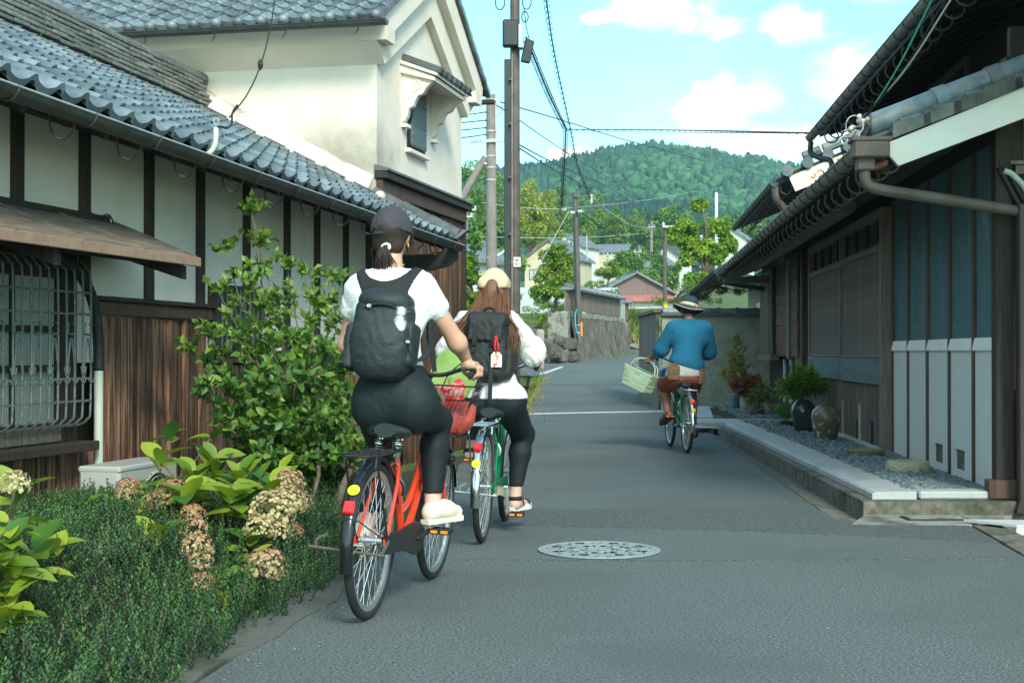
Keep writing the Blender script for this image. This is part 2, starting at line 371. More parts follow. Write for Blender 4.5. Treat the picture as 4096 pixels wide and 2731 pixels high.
mat('roof_red', (.33, .105, .10), (.42, .15, .14), rough=.7, scale=1.5)
mat('glass_dark', (.05, .075, .08), rough=.08, spec=.7)
mat('glass_pale', (.42, .48, .48), rough=.1, spec=.7)
mat('pot_teal', (.014, .028, .034), (.032, .036, .034), rough=.22, scale=4, coat=.4, c3=(.06, .045, .03), s3=5, t3=(.5, .7))
mat('pot_olive', (.075, .066, .036), (.13, .112, .065), rough=.35, scale=6, coat=.2, c3=(.46, .41, .30), s3=11, t3=(.57, .62), bump=.15, bdist=.006)
mat('pot_blue', (.012, .11, .20), (.018, .14, .24), rough=.4, scale=4)
mat('pot_stone', (.24, .24, .19), (.36, .35, .29), rough=.8, scale=9, bump=.4, bdist=.01)
mat('pot_brown', (.06, .045, .034), (.095, .072, .055), rough=.7, scale=9)
mat('clay_figure', (.24, .13, .09), (.33, .19, .135), rough=.8, scale=12, bump=.4, bdist=.01)
mat('stone_tan', (.36, .30, .20), (.50, .43, .31), rough=.9, scale=45, bump=.5, bscale=60, bdist=.01)
mat('stone_bowl', (.15, .125, .075), (.23, .195, .125), rough=.8, scale=40, bump=.3, bdist=.006)
def stain(m, c, r, col):
	nt = m.node_tree; N = nt.nodes; L = nt.links; b = N['Principled BSDF']; src = b.inputs['Base Color'].links[0].from_socket
	g = N.new('ShaderNodeNewGeometry'); d = N.new('ShaderNodeVectorMath'); d.operation = 'SUBTRACT'; L.new(g.outputs['Position'], d.inputs[0]); d.inputs[1].default_value = c
	k = N.new('ShaderNodeVectorMath'); k.operation = 'DIVIDE'; L.new(d.outputs[0], k.inputs[0]); k.inputs[1].default_value = r
	l = N.new('ShaderNodeVectorMath'); l.operation = 'LENGTH'; L.new(k.outputs[0], l.inputs[0])
	n = N.new('ShaderNodeTexNoise'); n.inputs['Scale'].default_value = 3; n.inputs['Detail'].default_value = 8; n.inputs['Roughness'].default_value = .7; L.new(g.outputs['Position'], n.inputs[0])
	a = N.new('ShaderNodeMath'); a.operation = 'MULTIPLY_ADD'; L.new(n.outputs[0], a.inputs[0]); a.inputs[1].default_value = 1.3; L.new(l.outputs['Value'], a.inputs[2])
	q = N.new('ShaderNodeMapRange'); L.new(a.outputs[0], q.inputs[0]); q.inputs[1].default_value = 1.75; q.inputs[2].default_value = .9; q.inputs[3].default_value = 0; q.inputs[4].default_value = .7
	x = N.new('ShaderNodeMix'); x.data_type = 'RGBA'; L.new(q.outputs[0], x.inputs[0]); L.new(src, x.inputs['A']); x.inputs['B'].default_value = (*col, 1); L.new(x.outputs['Result'], b.inputs['Base Color'])
# ================================================================== ground, road, kerb
def sstep(a, b, x):
	t = min(1, max(0, (x-a)/(b-a))); return t*t*(3-2*t)
def grade(y):
	if y < 24: return 0.
	if y < 28: return .045*(y-24)**2/8
	if y < 60: return .045*(y-26)
	return 1.53+.06*(y-60)
def pl(pts, y):
	if y <= pts[0][0]: return pts[0][1]
	for (a, b), (c, d) in zip(pts, pts[1:]):
		if y <= c: return b+(d-b)*(y-a)/(c-a)
	return pts[-1][1]
RL = [(-6, -2.4), (2, -1.45), (4.81, -1.07), (6.85, -.80), (9, -.62), (13, -.35), (18, -.08), (22, .10), (25.2, .22), (30.6, .50), (36.9, .85), (41, 1.15), (43.8, 1.6), (53.5, 4.0), (58, 5.4), (66, 9.)]
RR = [(-6, 1.9), (4, 2.40), (7.79, 2.80), (9.18, 2.95), (9.19, 2.30), (9.54, 2.16), (10.05, 2.20), (16.8, 2.59), (22.4, 2.93), (26, 3.1), (36, 4.6), (44, 6.2), (50, 7.8), (58, 11.), (66, 16.)]
WALLX = lambda y: -2.65+.2247*(y-9.96)
def terrain(x, y):
	z = grade(y)
	xl, xr = pl(RL, y), pl(RR, y)
	if y < 21 and x < xl:                                   # planting strip falls away to the old house
		z -= .04+.21*sstep(0, max(.4, xl-WALLX(y)), xl-x)
	elif y < 44 and x < xl:
		z -= .04+.25*sstep(0.1, .7, xl-x)*(1-sstep(1.6, 2.4, xl-x)) if y < 36 else .04
	elif x > xr:
		z -= .65 if y < 21 else .05
	else: z -= .04
	if y > 44 and x < xl-1: z += 1.1*sstep(1, 3, xl-x)*sstep(44, 46, y)*(1-sstep(70, 90, y))
	if y > 60:
		z += .9*noise.noise(Vector((x*.02, y*.02, 3)))*sstep(60, 110, y)
		z += sstep(55, 160, y)*.05*max(0, abs(x-20)-30)
	return z
def make_ground():
	ys = list(np.arange(-8, 30, .4))+list(np.arange(30, 70, 1.))+list(np.arange(70, 200, 6.))+list(np.arange(200, 1001, 40.))
	xs = list(np.arange(-700, -60, 40.))+list(np.arange(-60, -8, 4.))+list(np.arange(-8, 9, .35))+list(np.arange(9, 61, 4.))+list(np.arange(80, 701, 40.))
	b = MB(); b.grid([[(x, y, terrain(x, y)) for x in xs] for y in ys])
	g = b.obj('ground', MATS['turf'], smooth=True); kind(g, 'structure', 'earth and turf under the street and the fields')
	return g
ground = make_ground()
def strip(name, ml, ya, yb, fl, fr, dz, nx=8, st=.5, label=None):
	ys = list(np.arange(ya, yb, st))+[yb]; b = MB()
	b.grid([[(fl(y), y, grade(y)-.02)]+[(fl(y)+(fr(y)-fl(y))*i/nx, y, grade(y)+dz) for i in range(nx+1)]+[(fr(y), y, grade(y)-.02)] for y in ys])
	o = b.obj(name, MATS[ml], smooth='auto'); kind(o, 'structure')
	if label: o['label'] = label
	return o
rl = lambda y: pl(RL, y); rr = lambda y: pl(RR, y)
road = strip('road', 'asphalt', -6, 64, rl, rr, 0, 6, .25, 'grey asphalt lane curving right uphill')
strip('road_edge', 'asphalt_old', -6, 22, lambda y: rl(y)-.20+.03*math.sin(y*3), lambda y: rl(y)+.02+.035*math.sin(y*2.3)+.02*math.sin(y*7.1), .006, 2, .2, 'worn mossy concrete edge of the lane')
def sheet(name, ml, poly, dz, label=None, k='structure'):
	b = MB(); n = len(poly); b.add([(x, y, grade(y)+dz) for x, y in poly]+[(x, y, grade(y)-.015) for x, y in poly], [tuple(range(n))]+[(i, n+i, n+(i+1) % n, (i+1) % n) for i in range(n)])
	o = b.obj(name, MATS[ml]); kind(o, k)
	if label: o['label'] = label
	return o
sheet('road_patch', 'asphalt_patch', [(-.45, 10.3), (.4, 10.15), (1.3, 10.2), (2.19, 9.95), (2.16, 9.55), (2.31, 9.2), (2.94, 9.17), (2.86, 8.35), (2.2, 8.62), (1.2, 8.95), (.3, 9.1), (-.52, 9.15)][::-1], .004, 'darker resurfaced strip across the lane')
sheet('road_seam', 'asphalt_patch', [(rl(7.66)+.25, 7.66), (1.0, 7.62), (2.7, 7.70), (2.7, 7.715), (1.0, 7.645), (rl(7.66)+.25, 7.68)], .004, 'thin tar seam')
sheet('road_patch', 'asphalt_patch', [(.3, 27.6), (3.2, 28.0), (3.25, 28.8), (.32, 28.3)], .004, 'dark asphalt strip beyond the white line')
sheet('road_patch', 'asphalt_patch', [(.45, 33.2), (3.6, 33.4), (3.7, 34.), (.5, 33.7)], .004, 'narrow dark asphalt strip far up the lane')
sheet('road_marking', 'paint_white', [(.27, 25.3), (1.5, 25.75), (2.98, 26.1), (2.98, 26.27), (1.5, 25.94), (.27, 25.52)], .008, 'thin white line painted across the lane')
sheet('road_marking', 'paint_white', [(.80, 38.2), (1.40, 41.3), (1.50, 41.2), (.95, 38.2)], .008, 'short white line at the side road mouth')
strip('side_road', 'asphalt', 37, 43.2, lambda y: -14, lambda y: rl(y)+.05, -.004, 4, .5, 'side lane leaving to the left before the stone wall')

def manhole():
	c = Vector((.491, 8.03, 0)); t = empty('manhole_cover', c, label='round cast iron manhole cover with floral relief in the asphalt', cat='manhole cover')
	b = MB(); b.lathe([(.345, .004), (.345, .009), (.322, .011), (.318, .004)], 64); b.obj('outer_ring', MATS['iron_lid'], t, local=True)
	b = MB(); b.lathe([(.318, .0045), (0, .0045)], 48); b.obj('base_plate', MATS['iron_dark'], t, local=True)
	b = MB(); Z = .0105
	def flat(poly):
		b.add([(x, y, Z) for x, y in poly]+[(x, y, .005) for x, y in poly], [tuple(range(len(poly)))]+[(i, i+len(poly), (i+1) % len(poly)+len(poly), (i+1) % len(poly)) for i in range(len(poly))])
	def band(r0, r1, a0, a1, n=24):
		for i in range(n):
			p, q = a0+(a1-a0)*i/n, a0+(a1-a0)*(i+1)/n
			flat([(r0*math.cos(p), r0*math.sin(p)), (r1*math.cos(p), r1*math.sin(p)), (r1*math.cos(q), r1*math.sin(q)), (r0*math.cos(q), r0*math.sin(q))])
	band(.302, .318, 0, 2*math.pi, 48); band(.182, .200, 0, 2*math.pi, 40); band(.085, .097, 0, 2*math.pi, 24)
	for k in range(8):
		a = k*math.pi/4
		band(.198, .304, a-.07, a+.07, 1)
		for sgn in (-1, 1):                                  # curled leaves between the spokes
			for r0, da, ln, w in ((.245, .22, .055, .016), (.270, .42, .045, .013), (.225, .36, .04, .012)):
				x, y = r0*math.cos(a+sgn*da), r0*math.sin(a+sgn*da); th = a+sgn*(da+1.0)
				pts = [(ln*math.cos(q), w*math.sin(q)*(1.3 if math.cos(q) > 0 else .8)) for q in np.linspace(0, 2*math.pi, 10)[:-1]]
				flat([(x+p*math.cos(th)-q*math.sin(th), y+p*math.sin(th)+q*math.cos(th)) for p, q in pts])
		for r0, ln, w, off in ((.142, .038, .017, 0), (.13, .03, .010, .32), (.045, .03, .013, .2)):
			th = a+off; x, y = r0*math.cos(th), r0*math.sin(th)
			flat([(x+ln*math.cos(q)*math.cos(th)-w*math.sin(q)*math.sin(th), y+ln*math.cos(q)*math.sin(th)+w*math.sin(q)*math.cos(th)) for q in np.linspace(0, 2*math.pi, 10)[:-1]])
	b.lathe([(.02, .005), (.02, .011), (0, .011)], 16)
	b.obj('relief_pattern', MATS['iron_lid'], t, local=True)
manhole()

KX = lambda y: 2.51+.044*(y-9.9)
def kerb():
	b = MB(); b.grid([[(rr(y)-.02, y, .005), (KX(y)-.07, y, -.05)] for y in np.arange(9.55, 19.9, .3)])
	kind(b.obj('gutter_channel', MATS['concrete_dark'], smooth=True), 'structure', 'mossy concrete gutter beside the lane')
	b = MB()
	b.prism([(KX(9.8)-.09, 9.78, -.5), (3.44, 9.78, -.5), (4.2, 9.9, -.5), (4.2, 9.9+17, -.5), (3.3+.044*10, 26.3, -.5), (KX(22), 22, -.5), (KX(19.7)-.09, 19.7, -.5)], (0, 0, .592))
	kind(b.obj('kerb_base', MATS['concrete_dark'], smooth=False), 'structure', 'stained concrete base under the granite kerb')
	k = empty('kerb', (2.6, 9.9, 0)); kind(k, 'structure', 'pale granite kerb stones bounding the pebble bed')
	y = 9.92
	for n, ln in enumerate((3.35, 3.2, 3.15)):
		y2 = y+ln-.008
		b = MB(); z0, z1 = .094, .150
		P = [(KX(y)+.02, y, z1-.004), (KX(y)+.305, y, z1), (KX(y2)+.305, y2, z1), (KX(y2)+.02, y2, z1-.004)]
		Q = [(KX(y), y, z0), (KX(y)+.31, y, z0), (KX(y2)+.31, y2, z0), (KX(y2), y2, z0)]
		R_ = [(KX(y), y, z1-.018), (KX(y)+.31, y, z1-.008), (KX(y2)+.31, y2, z1-.008), (KX(y2), y2, z1-.018)]
		b.add(P+Q+R_, [(0, 1, 2, 3), (4, 7, 6, 5), (4, 8, 11, 7), (8, 0, 3, 11), (5, 6, 10, 9), (9, 10, 2, 1), (4, 5, 9, 8), (8, 9, 1, 0), (7, 11, 10, 6), (11, 3, 2, 10)])
		b.obj('kerb_stone', MATS['granite'], k); y += ln
	b = MB(); b.span((2.835, 9.90, .094), (3.40, 10.12, .151), bev=.012); b.obj('kerb_stone', MATS['granite'], k)
	b = MB(); b.span((2.52, 19.75, .06), (3.25, 20.75, .15), bev=.012); tag(b.obj('bridge_slab', MATS['granite']), 'pale granite slab bridging the gutter at the entrance', 'stone slab')
	b = MB()
	b.span((3.27, 20.0, .094), (4.1, 20.9, .147), bev=.01)
	kind(b.obj('paving', MATS['concrete']), 'structure', 'concrete step crossing the pebble bed')
	b = MB(); b.prism([(2.62, 21.2, .06), (3.0, 21.2, .06), (3.55, 25.6, .06), (3.15, 25.6, .06)], (0, 0, .088)); kind(b.obj('paving', MATS['granite']), 'structure', 'granite edging farther along the lane')
	b = MB(); b.prism([(2.9, 25.75, .0), (5.3, 25.75, .0), (5.3, 26.4, .0), (2.9, 26.4, .0)], (0, 0, .06)); kind(b.obj('paving', MATS['concrete_dark']), 'structure', 'mossy footing below the rough garden wall')
	b = MB(); b.prism([(2.20, 9.22, -.4), (2.98, 9.22, -.4), (3.42, 9.74, -.4), (2.42, 9.77, -.4)], (0, 0, .405)); kind(b.obj('drain_slab', MATS['concrete']), 'structure', 'concrete slab over the drain')
	t = empty('drain_cover', (2.83, 9.52, .006), label='small rectangular drain lid with black rim in the concrete slab', cat='drain cover')
	b = MB(); b.box((0, 0, .004), (.42, .20, .008), bev=.003); b.obj('rim', MATS['rubber_black'], t, local=True)
	b = MB(); b.box((0, 0, .008), (.37, .16, .008), bev=.003); b.obj('lid', MATS['concrete'], t, local=True)
	b = MB(); b.prism([(2.98, 9.20, -.6), (3.16, 9.28, -.6), (3.03, 7.6, -.6), (2.5, 3.5, -.6), (2.34, 3.5, -.6), (2.82, 7.79, -.6)], (0, 0, .603)); kind(b.obj('ditch_edge', MATS['concrete_dark']), 'structure', 'concrete rim of the open ditch')
	b = MB(); b.span((3.9, 3., -.6), (4.2, 9.85, .0)); kind(b.obj('ditch_wall', MATS['concrete_dark']), 'structure', 'far wall of the open ditch')
	b = MB(); b.span((2.4, 3., -.64), (4.1, 9.78, -.60)); kind(b.obj('ditch_bed', MATS['concrete_dark']), 'structure', 'bed of the open ditch')
	b = MB(); b.prism([(2.94, 9.26, .02), (3.17, 8.94, .02), (3.75, 8.98, .02), (3.75, 9.16, .02), (3.42, 9.20, .02)], (0, 0, .014))
	b.prism([(3.17, 8.945, -.03), (3.75, 8.985, -.03), (3.75, 8.992, -.03), (3.17, 8.952, -.03)], (0, 0, .05))
	tag(b.obj('steel_cover', MATS['steel_plate']), 'pale steel plate laid over the corner of the open ditch', 'plate')
	for i, (x, y) in enumerate(((3.30, 8.6), (3.62, 8.75))):
		b = MB(); b.span((x-.02, y-.02, -.6), (x+.02, y+.02, .0)); b.obj('ditch_post', MATS['galv']); tag(bpy.data.objects[-1] if False else COL.objects[-1], ['slim grey post standing in the ditch below the steel plate', 'second slim grey post in the ditch nearer the wall'][i], 'post')
kerb()
def pebbles():
	t = (1+5**.5)/2
	iv = np.array([(-1, t, 0), (1, t, 0), (-1, -t, 0), (1, -t, 0), (0, -1, t), (0, 1, t), (0, -1, -t), (0, 1, -t), (t, 0, -1), (t, 0, 1), (-t, 0, -1), (-t, 0, 1)])/math.hypot(1, t)
	fa = np.array([(0, 11, 5), (0, 5, 1), (0, 1, 7), (0, 7, 10), (0, 10, 11), (1, 5, 9), (5, 11, 4), (11, 10, 2), (10, 7, 6), (7, 1, 8), (3, 9, 4), (3, 4, 2), (3, 2, 6), (3, 6, 8), (3, 8, 9), (4, 9, 5), (2, 4, 11), (6, 2, 10), (8, 6, 7), (9, 8, 1)])
	Vs, Fs, T = [], [], []; n = 0
	for i in range(7800):
		y = 10.12+(25.6-10.12)*RNG.random()**1.35
		if 19.95 < y < 20.95: continue
		x0, x1 = KX(y)+.30, 3.43+.08*(y-10)-.01
		if y > 21: x0 = KX(y)+.42
		x = x0+(x1-x0)*RNG.random()
		s = RNG.uniform(.016, .034)
		sc = np.array([s*RNG.uniform(1, 1.5), s*RNG.uniform(.8, 1.2), s*RNG.uniform(.5, .8)])
		a = RNG.random()*6.28; ca, sa = math.cos(a), math.sin(a)
		v = iv*sc; v = np.stack([v[:, 0]*ca-v[:, 1]*sa, v[:, 0]*sa+v[:, 1]*ca, v[:, 2]], 1)
		z = .105+.035*sstep(0, .5, x1-x)*RNG.random()+.02
		Vs.append(v+(x, y, z)); Fs.append(fa+n); n += 12; T += [RNG.random()**2]*12
	o = npmesh('pebbles', np.concatenate(Vs), np.concatenate(Fs), MATS['pebble'], smooth=True, tint=T, nper=3)
	kind(o, 'stuff', 'blue grey river pebbles in the bed by the house')
	b = MB(); b.grid([[(KX(y)+.25, y, .107), (3.43+.08*(y-10)+.01, y, .112)] for y in np.arange(10.1, 25.9, .5)]); kind(b.obj('pebble_bed', MATS['soil']), 'structure', 'earth under the pebbles')
pebbles()

def road_wear():
	g = random.Random(15)
	for i, (x, y, n, dx, dy) in enumerate(((1.5, 7.2, 8, .12, -.11), (-.2, 11.5, 10, .05, .25), (1.3, 12.5, 8, .14, .1))):
		P = []
		for k in range(n): P.append((x, y)); x += dx+g.uniform(-.08, .08); y += dy+g.uniform(-.08, .08)
		poly = [(a+g.uniform(.001, .002), b) for a, b in P]+[(a-g.uniform(.001, .002), b+.002) for a, b in P[::-1]]
		b = MB(); m = len(poly); b.add([(a, c, .0015) for a, c in poly], [(k, k+1, m-2-k, m-1-k) for k in range(n-1)]); kind(b.obj('road_crack', MATS['iron_dark']), 'structure', 'hairline crack in the asphalt')
	q = np.random.default_rng(3); V = []
	for i in range(420):
		y = 4.2+12*q.random()**1.6; e = q.random()
		x = rl(y)+.05+.5*q.random()**2 if e < .5 else (rr(y)-.05-.5*q.random()**2 if e < .75 else rl(y)+q.random()*(rr(y)-rl(y)))
		s = q.uniform(.003, .009); a = q.random()*6.3; c, d = math.cos(a)*s, math.sin(a)*s
		V += [(x-c, y-d, .003), (x+d*.7, y-c*.7, .004), (x+c, y+d, .004), (x-d*.7, y+c*.7, .005)]
	o = npmesh('road_grit', V, np.arange(len(V)).reshape(-1, 4), MATS['stone_tan']); kind(o, 'stuff', 'loose grit and leaf crumbs on the asphalt')
road_wear()
# ================================================================== left: long plastered house and the storehouse behind it
LA = (.2192, .9757); LN = (.9757, -.2192)
LF = Frame((-2.65, 9.96, 0), LA, LN)
def uL(x, d=0., F=LF):
	'u on the facade (offset d) under photograph column x of 2352'
	k = (x-1176)/3267; o = F.o+F.n*d
	return (k*o.y-o.x)/(F.a.x-k*F.a.y)
def tile_mesh(name, pitch=.27, expo=.235, lip=.02, ml='tile', pend=0., n=9):
	b = MB(); P = []
	for i in range(n+1):
		t = i/n; x = t*pitch
		z = -.026*math.sin(math.pi*t/.70) if t < .70 else .034*max(0., math.sin(math.pi*(t-.70)/.30))**.8
		P.append((x, z))
	T = .032
	front = [(x, 0, z+T) for x, z in P]; back = [(x, expo+.03, z+.002) for x, z in P]
	low = [(x, .004, z+T-lip-(pend*(.55+.45*math.sin(math.pi*min(1, i/n/.70))) if pend else 0)) for i, (x, z) in enumerate(P)]
	m = n+1
	fs = [(i, i+1, m+i+1, m+i) for i in range(n)]+[(2*m+i, 2*m+i+1, i+1, i) for i in range(n)]
	fs += [(0, m, 2*m), (n, 2*m+n, m+n)]
	b.add(front+back+low, fs); me = b.mesh(name, MATS[ml], 'auto'); return me
TILE = tile_mesh('roof_tile'); TILE_EAVE = tile_mesh('eave_tile', pend=.038)
TILE_D = tile_mesh('roof_tile', ml='tile_dark'); TILE_D_EAVE = tile_mesh('eave_tile', ml='tile_dark', pend=.03)
def tmat(o, x, y):
	x = Vector(x).normalized(); y = Vector(y); y = (y-x*y.dot(x)).normalized(); z = x.cross(y)
	m = Matrix((x, y, z)).transposed().to_4x4(); m.translation = o; return m
def joined(name, me, mats, ml, parent, k='stuff'):
	nv = len(me.vertices); co = np.empty(nv*3, np.float32); me.vertices.foreach_get('co', co); co = co.reshape(-1, 3)
	b = MB(); fs = [tuple(p.vertices) for p in me.polygons]
	for m in mats:
		A = np.array(m.to_3x3()); b.add(co@A.T+np.array(m.translation), fs)
	o = b.obj(name, MATS[ml], parent, 'auto'); o['kind'] = k; return o

house = empty('plaster_house', LF((0, 0, 0)), label='long low house with white plaster wall, dark posts and grey tiled roof on the left', cat='house')
ztilt = lambda u: -.017*u
PITCH = .51; ED, EZ = .62, 2.50
rz_ = lambda d, u: EZ+ztilt(u)+(ED-d)*PITCH
def left_house():
	H = house
	U0, U1 = -5.0, 5.32
	b = MB(LF); b.span((U0, -.12, 1.05), (U1, 0, 2.70)); b.obj('wall', MATS['plaster_wall'], H)
	b = MB(LF); b.span((U0, -.30, -.5), (U1, -.13, 1.2)); b.obj('wall_core', MATS['wood_dark'], H)
	b = MB(LF); b.span((U1-.04, -3.0, -.5), (U1+.08, -.14, 2.45)); b.obj('end_wall', MATS['wood_dark'], H)
	for x in (-130, 40, 195, 343, 461, 567, 660, 729, 795, 848):
		u = uL(x, .02); w = .105 if x < 500 else .095
		b = MB(LF); lo = 1.44 if x > 400 and x < 480 else (1.38 if x > 210 else 1.6)
		if x > 480: lo = 1.1
		if x == 848: lo = -.4; w = .13
		b.span((u-w/2, -.02, lo), (u+w/2, .035, 2.68+ztilt(u)), bev=.004); b.obj('post', MATS['wood_dark'], H)
	b = MB(LF); b.beam((U0, .05, 2.62+ztilt(U0)), (U1+.5, .05, 2.62+ztilt(U1)), .12, .16); b.obj('wall_plate', MATS['wood_dark'], H)
	ue = uL(475, .02)
	for (ua, ub, zt) in ((uL(225, .02), ue, 1.36), (-3.4, uL(222, .02), .48), (ue+.02, U1-.05, 1.02)):
		u = ua; n = 0
		while u < ub-.04:
			w = random.choice((.105, .125, .14)); w = min(w, ub-u)
			dd = .02+.012*(n % 2)
			b = MB(LF); b.span((u+.003, -.005, -.45), (u+w-.003, dd, zt-.003*random.random()), bev=.004); b.obj('plank', MATS['wood_plank'], H)
			b = MB(LF)
			if n % 2 == 0 and w > .1: b.span((u+w-.018, dd-.01, -.45), (u+w+.018, dd+.022, zt-.002), bev=.003); b.obj('batten', MATS['wood_plank'], H)
			u += w; n += 1
	b = MB(LF); b.span((uL(222, .05), -.01, 1.365), (ue+.03, .06, 1.455), bev=.004); b.obj('rail', MATS['wood_brown'], H)
	b = MB(LF); b.span((uL(222, .05), -.01, 1.458), (ue+.06, .085, 1.49), bev=.004); b.obj('cap_board', MATS['wood_dark'], H)
	b = MB(LF); b.span((ue+.0, -.01, 1.03), (U1, .055, 1.10), bev=.004); b.obj('rail', MATS['wood_brown'], H)
	b = MB(LF); b.span((ue+.05, -.01, 1.103), (U1, .085, 1.13), bev=.004); b.obj('cap_board', MATS['wood_dark'], H)
	w2 = MB(LF); w2.span((ue+.08, .002, 1.14), (ue+1.0, .03, 1.64)); wo = w2.obj('window', MATS['glass_dark'], H)
	b = MB(LF)
	for z in (1.15, 1.63): b.span((ue+.06, 0, z-.025), (ue+1.02, .06, z+.025))
	for u in (ue+.08, ue+1.0): b.span((u-.025, 0, 1.18), (u+.025, .058, 1.6))
	b.obj('window_frame', MATS['wood_dark'], wo)
	for i in range(10):
		b = MB(LF); b.tube([(ue+.14+i*.09, .085, 1.16), (ue+.14+i*.09, .085, 1.62)], .008, 6); b.obj('bar', MATS['grille_paint'], wo)
	gu1 = -.95; gu0 = -3.3; G = .20
	b = MB(LF); b.span((gu0, .01, .66), (gu1+.02, .02, 1.70)); win = b.obj('window', MATS['blind'], H)
	b = MB(LF)
	for z in (.64, 1.02, 1.26, 1.62): b.span((gu0, .02, z-.02 if .9 < z < 1.5 else z-.04), (gu1-.1, .05, z+.02 if .9 < z < 1.5 else z+.04))
	for u in (gu1-.62, gu1-1.25, gu1-1.9): b.span((u-.012, .021, .6), (u+.012, .048, 1.66))
	b.span((gu1-.13, .0, .5), (gu1+.06, .07, 1.75)); b.obj('window_frame', MATS['wood_dark'], win)
	b = MB(LF); b.span((gu0, .0, 1.62), (gu1+.06, .075, 1.86)); b.obj('lintel', MATS['wood_dark'], win)
	b = MB(LF); b.span((gu0, .0, .495), (gu1+.12, .20, .555), bev=.006); b.obj('sill', MATS['wood_dark'], win)
	b = MB(LF); b.span((gu0, .03, .56), (gu1+.02, .07, .655), bev=.006); b.obj('sill_board', MATS['wood_grey'], win)
	grille = empty('grille', LF((gu0, 0, .6))); adopt(grille, win)
	n = 24; us = [gu1-i*.0975 for i in range(n)]
	for i, u in enumerate(us):
		b = MB(LF); b.tube(bez([(u, .06, 1.70), (u, .13, 1.69), (u, G-.02, 1.63), (u, G, 1.55), (u, G, .80), (u, G-.02, .70), (u, .12, .66), (u, .06, .66)], 3), .0075, 6); b.obj('bar', MATS['grille_paint'], grille)
	for z in (1.49, 1.355, .955, .815):
		b = MB(LF); b.beam((gu0, G, z), (gu1+.005, G, z), .010, .014); b.obj('cross_bar', MATS['grille_paint'], grille)
	b = MB(LF); b.beam((gu0, .10, .66), (gu1, .10, .66), .012, .014); b.obj('cross_bar', MATS['grille_paint'], grille)
	for i in range(0, n-2, 2):
		u = us[i]-.0487*1.0
		b = MB(LF); c = (u, G+.004, 1.245)
		for sg in (-1, 1):
			b.tube([(u+sg*(.012+.030*math.sin(t)), G+.006, 1.235+.036*(1-math.cos(t))/1.0-.01) for t in np.linspace(.2, 2.9, 9)], .006, 5)
			b.tube([(u+sg*.008, G+.006, 1.205), (u+sg*.0487, G+.006, .99)], .006, 5)
		b.tube([(u-.018, G+.008, 1.228), (u+.018, G+.008, 1.228)], .008, 5)
		b.obj('heart_scroll', MATS['grille_paint'], grille)
		b = MB(LF); uu = us[i+1] if i+1 < n else u
		for sg in (-1, 1): b.tube([(uu+sg*.004, G+.006, .955), (uu+sg*.02, G+.006, .99), (uu+sg*.032, G+.006, 1.03)], .005, 5)
		b.tube([(uu-.02, G+.008, .985), (uu+.02, G+.008, .985)], .006, 5)
		for sg in (-1, 1): b.tube(arc((us[i]+(0 if sg < 0 else -.0975), G+.005, .955), .03, math.pi, 2*math.pi, 6, ax=LF.a*0+Vector((1, 0, 0))), .004, 4)
		b.obj('finial', MATS['grille_paint'], grille)
	aw = empty('awning', LF((-.3, 0, 1.97))); adopt(aw, H)
	aU0, aU1, aD = -3.9, -.29, .61
	for i in range(5):                                        # boards laid down the slope
		u0 = aU0+i*(aU1-aU0)/5; u1 = u0+(aU1-aU0)/5-.006
		b = MB(LF); b.prism([(u0, -.02, 1.985), (u1, -.02, 1.985), (u1, aD, 1.730), (u0, aD, 1.730)], (0, 0, .022)); b.obj('roof_board', MATS['wood_awning'], aw)
		b = MB(LF); b.beam((u1+.003, -.02, 2.012), (u1+.003, aD+.004, 1.757), .035, .012); b.obj('batten', MATS['wood_awning'], aw)
	b = MB(LF); b.span((aU0, aD+.001, 1.690), (aU1+.01, aD+.03, 1.752), bev=.004); b.obj('fascia', MATS['wood_awning_edge'], aw)
	b = MB(LF); b.span((aU0, .0, 1.99), (aU1-.1, .03, 2.03)); b.obj('ledger', MATS['wood_dark'], aw)
	for u in (aU1-.12, aU1-1.7, aU1-3.2):
		b = MB(LF); b.prism([(u-.03, .03, 1.93), (u-.03, aD-.03, 1.688), (u-.03, aD-.03, 1.60), (u-.03, .03, 1.78)], (.06, 0, 0)); b.obj('bracket', MATS['wood_dark'], aw)
	b = MB(LF); b.span((aU0, aD-.22, 1.70), (aU1-.35, aD-.17, 1.76)); b.obj('purlin', MATS['wood_dark'], aw)
	roof = empty('roof', LF((0, 0, 2.5))); adopt(roof, H)
	b = MB(LF); RU0, RU1 = -5.2, 6.36
	pr = []
	for u in (RU0, RU1):
		pr.append([(u, ED-.03, rz_(ED-.03, u)-.035), (u, -2.45, rz_(-2.45, u)-.03), (u, -2.45, rz_(-2.45, u)-.16), (u, ED-.03, rz_(ED-.03, u)-.10)])
	b.add(pr[0]+pr[1], [(0, 1, 5, 4), (1, 2, 6, 5), (2, 3, 7, 6), (3, 0, 4, 7), (3, 2, 1, 0), (4, 5, 6, 7)]); b.obj('roof_deck', MATS['wood_dark'], roof)
	b = MB(LF); b.add([(RU0, -2.45, rz_(-2.45, RU0)-.03), (RU1, -2.45, rz_(-2.45, RU1)-.03), (RU1, -5.4, 2.6), (RU0, -5.4, 2.6)], [(0, 1, 2, 3)]); b.obj('back_slope', MATS['tile_dark'], roof)
	yv = (LF.n*-1+Vector((0, 0, PITCH)))
	xv = LF.a+Vector((0, 0, -.017))
	sl = math.hypot(1, PITCH); rows = 14; tiles = []
	for c in range(43):
		u = RU1-.27*(c+1)
		for r in range(rows+1):
			d = ED-r*.235/sl
			if d < -2.44: continue
			o = LF((u, d, rz_(d, u)))+Vector((random.uniform(-.004, .004), random.uniform(-.004, .004), random.uniform(0, .006)))
			m = tmat(o, xv+Vector((0, 0, random.uniform(-.02, .02))), yv)
			vis = u > -2.8+(ED-d)*1.45
			tiles.append((r == 0, (o-Vector((0, 0, HC))).length+(0 if vis else 50), m))
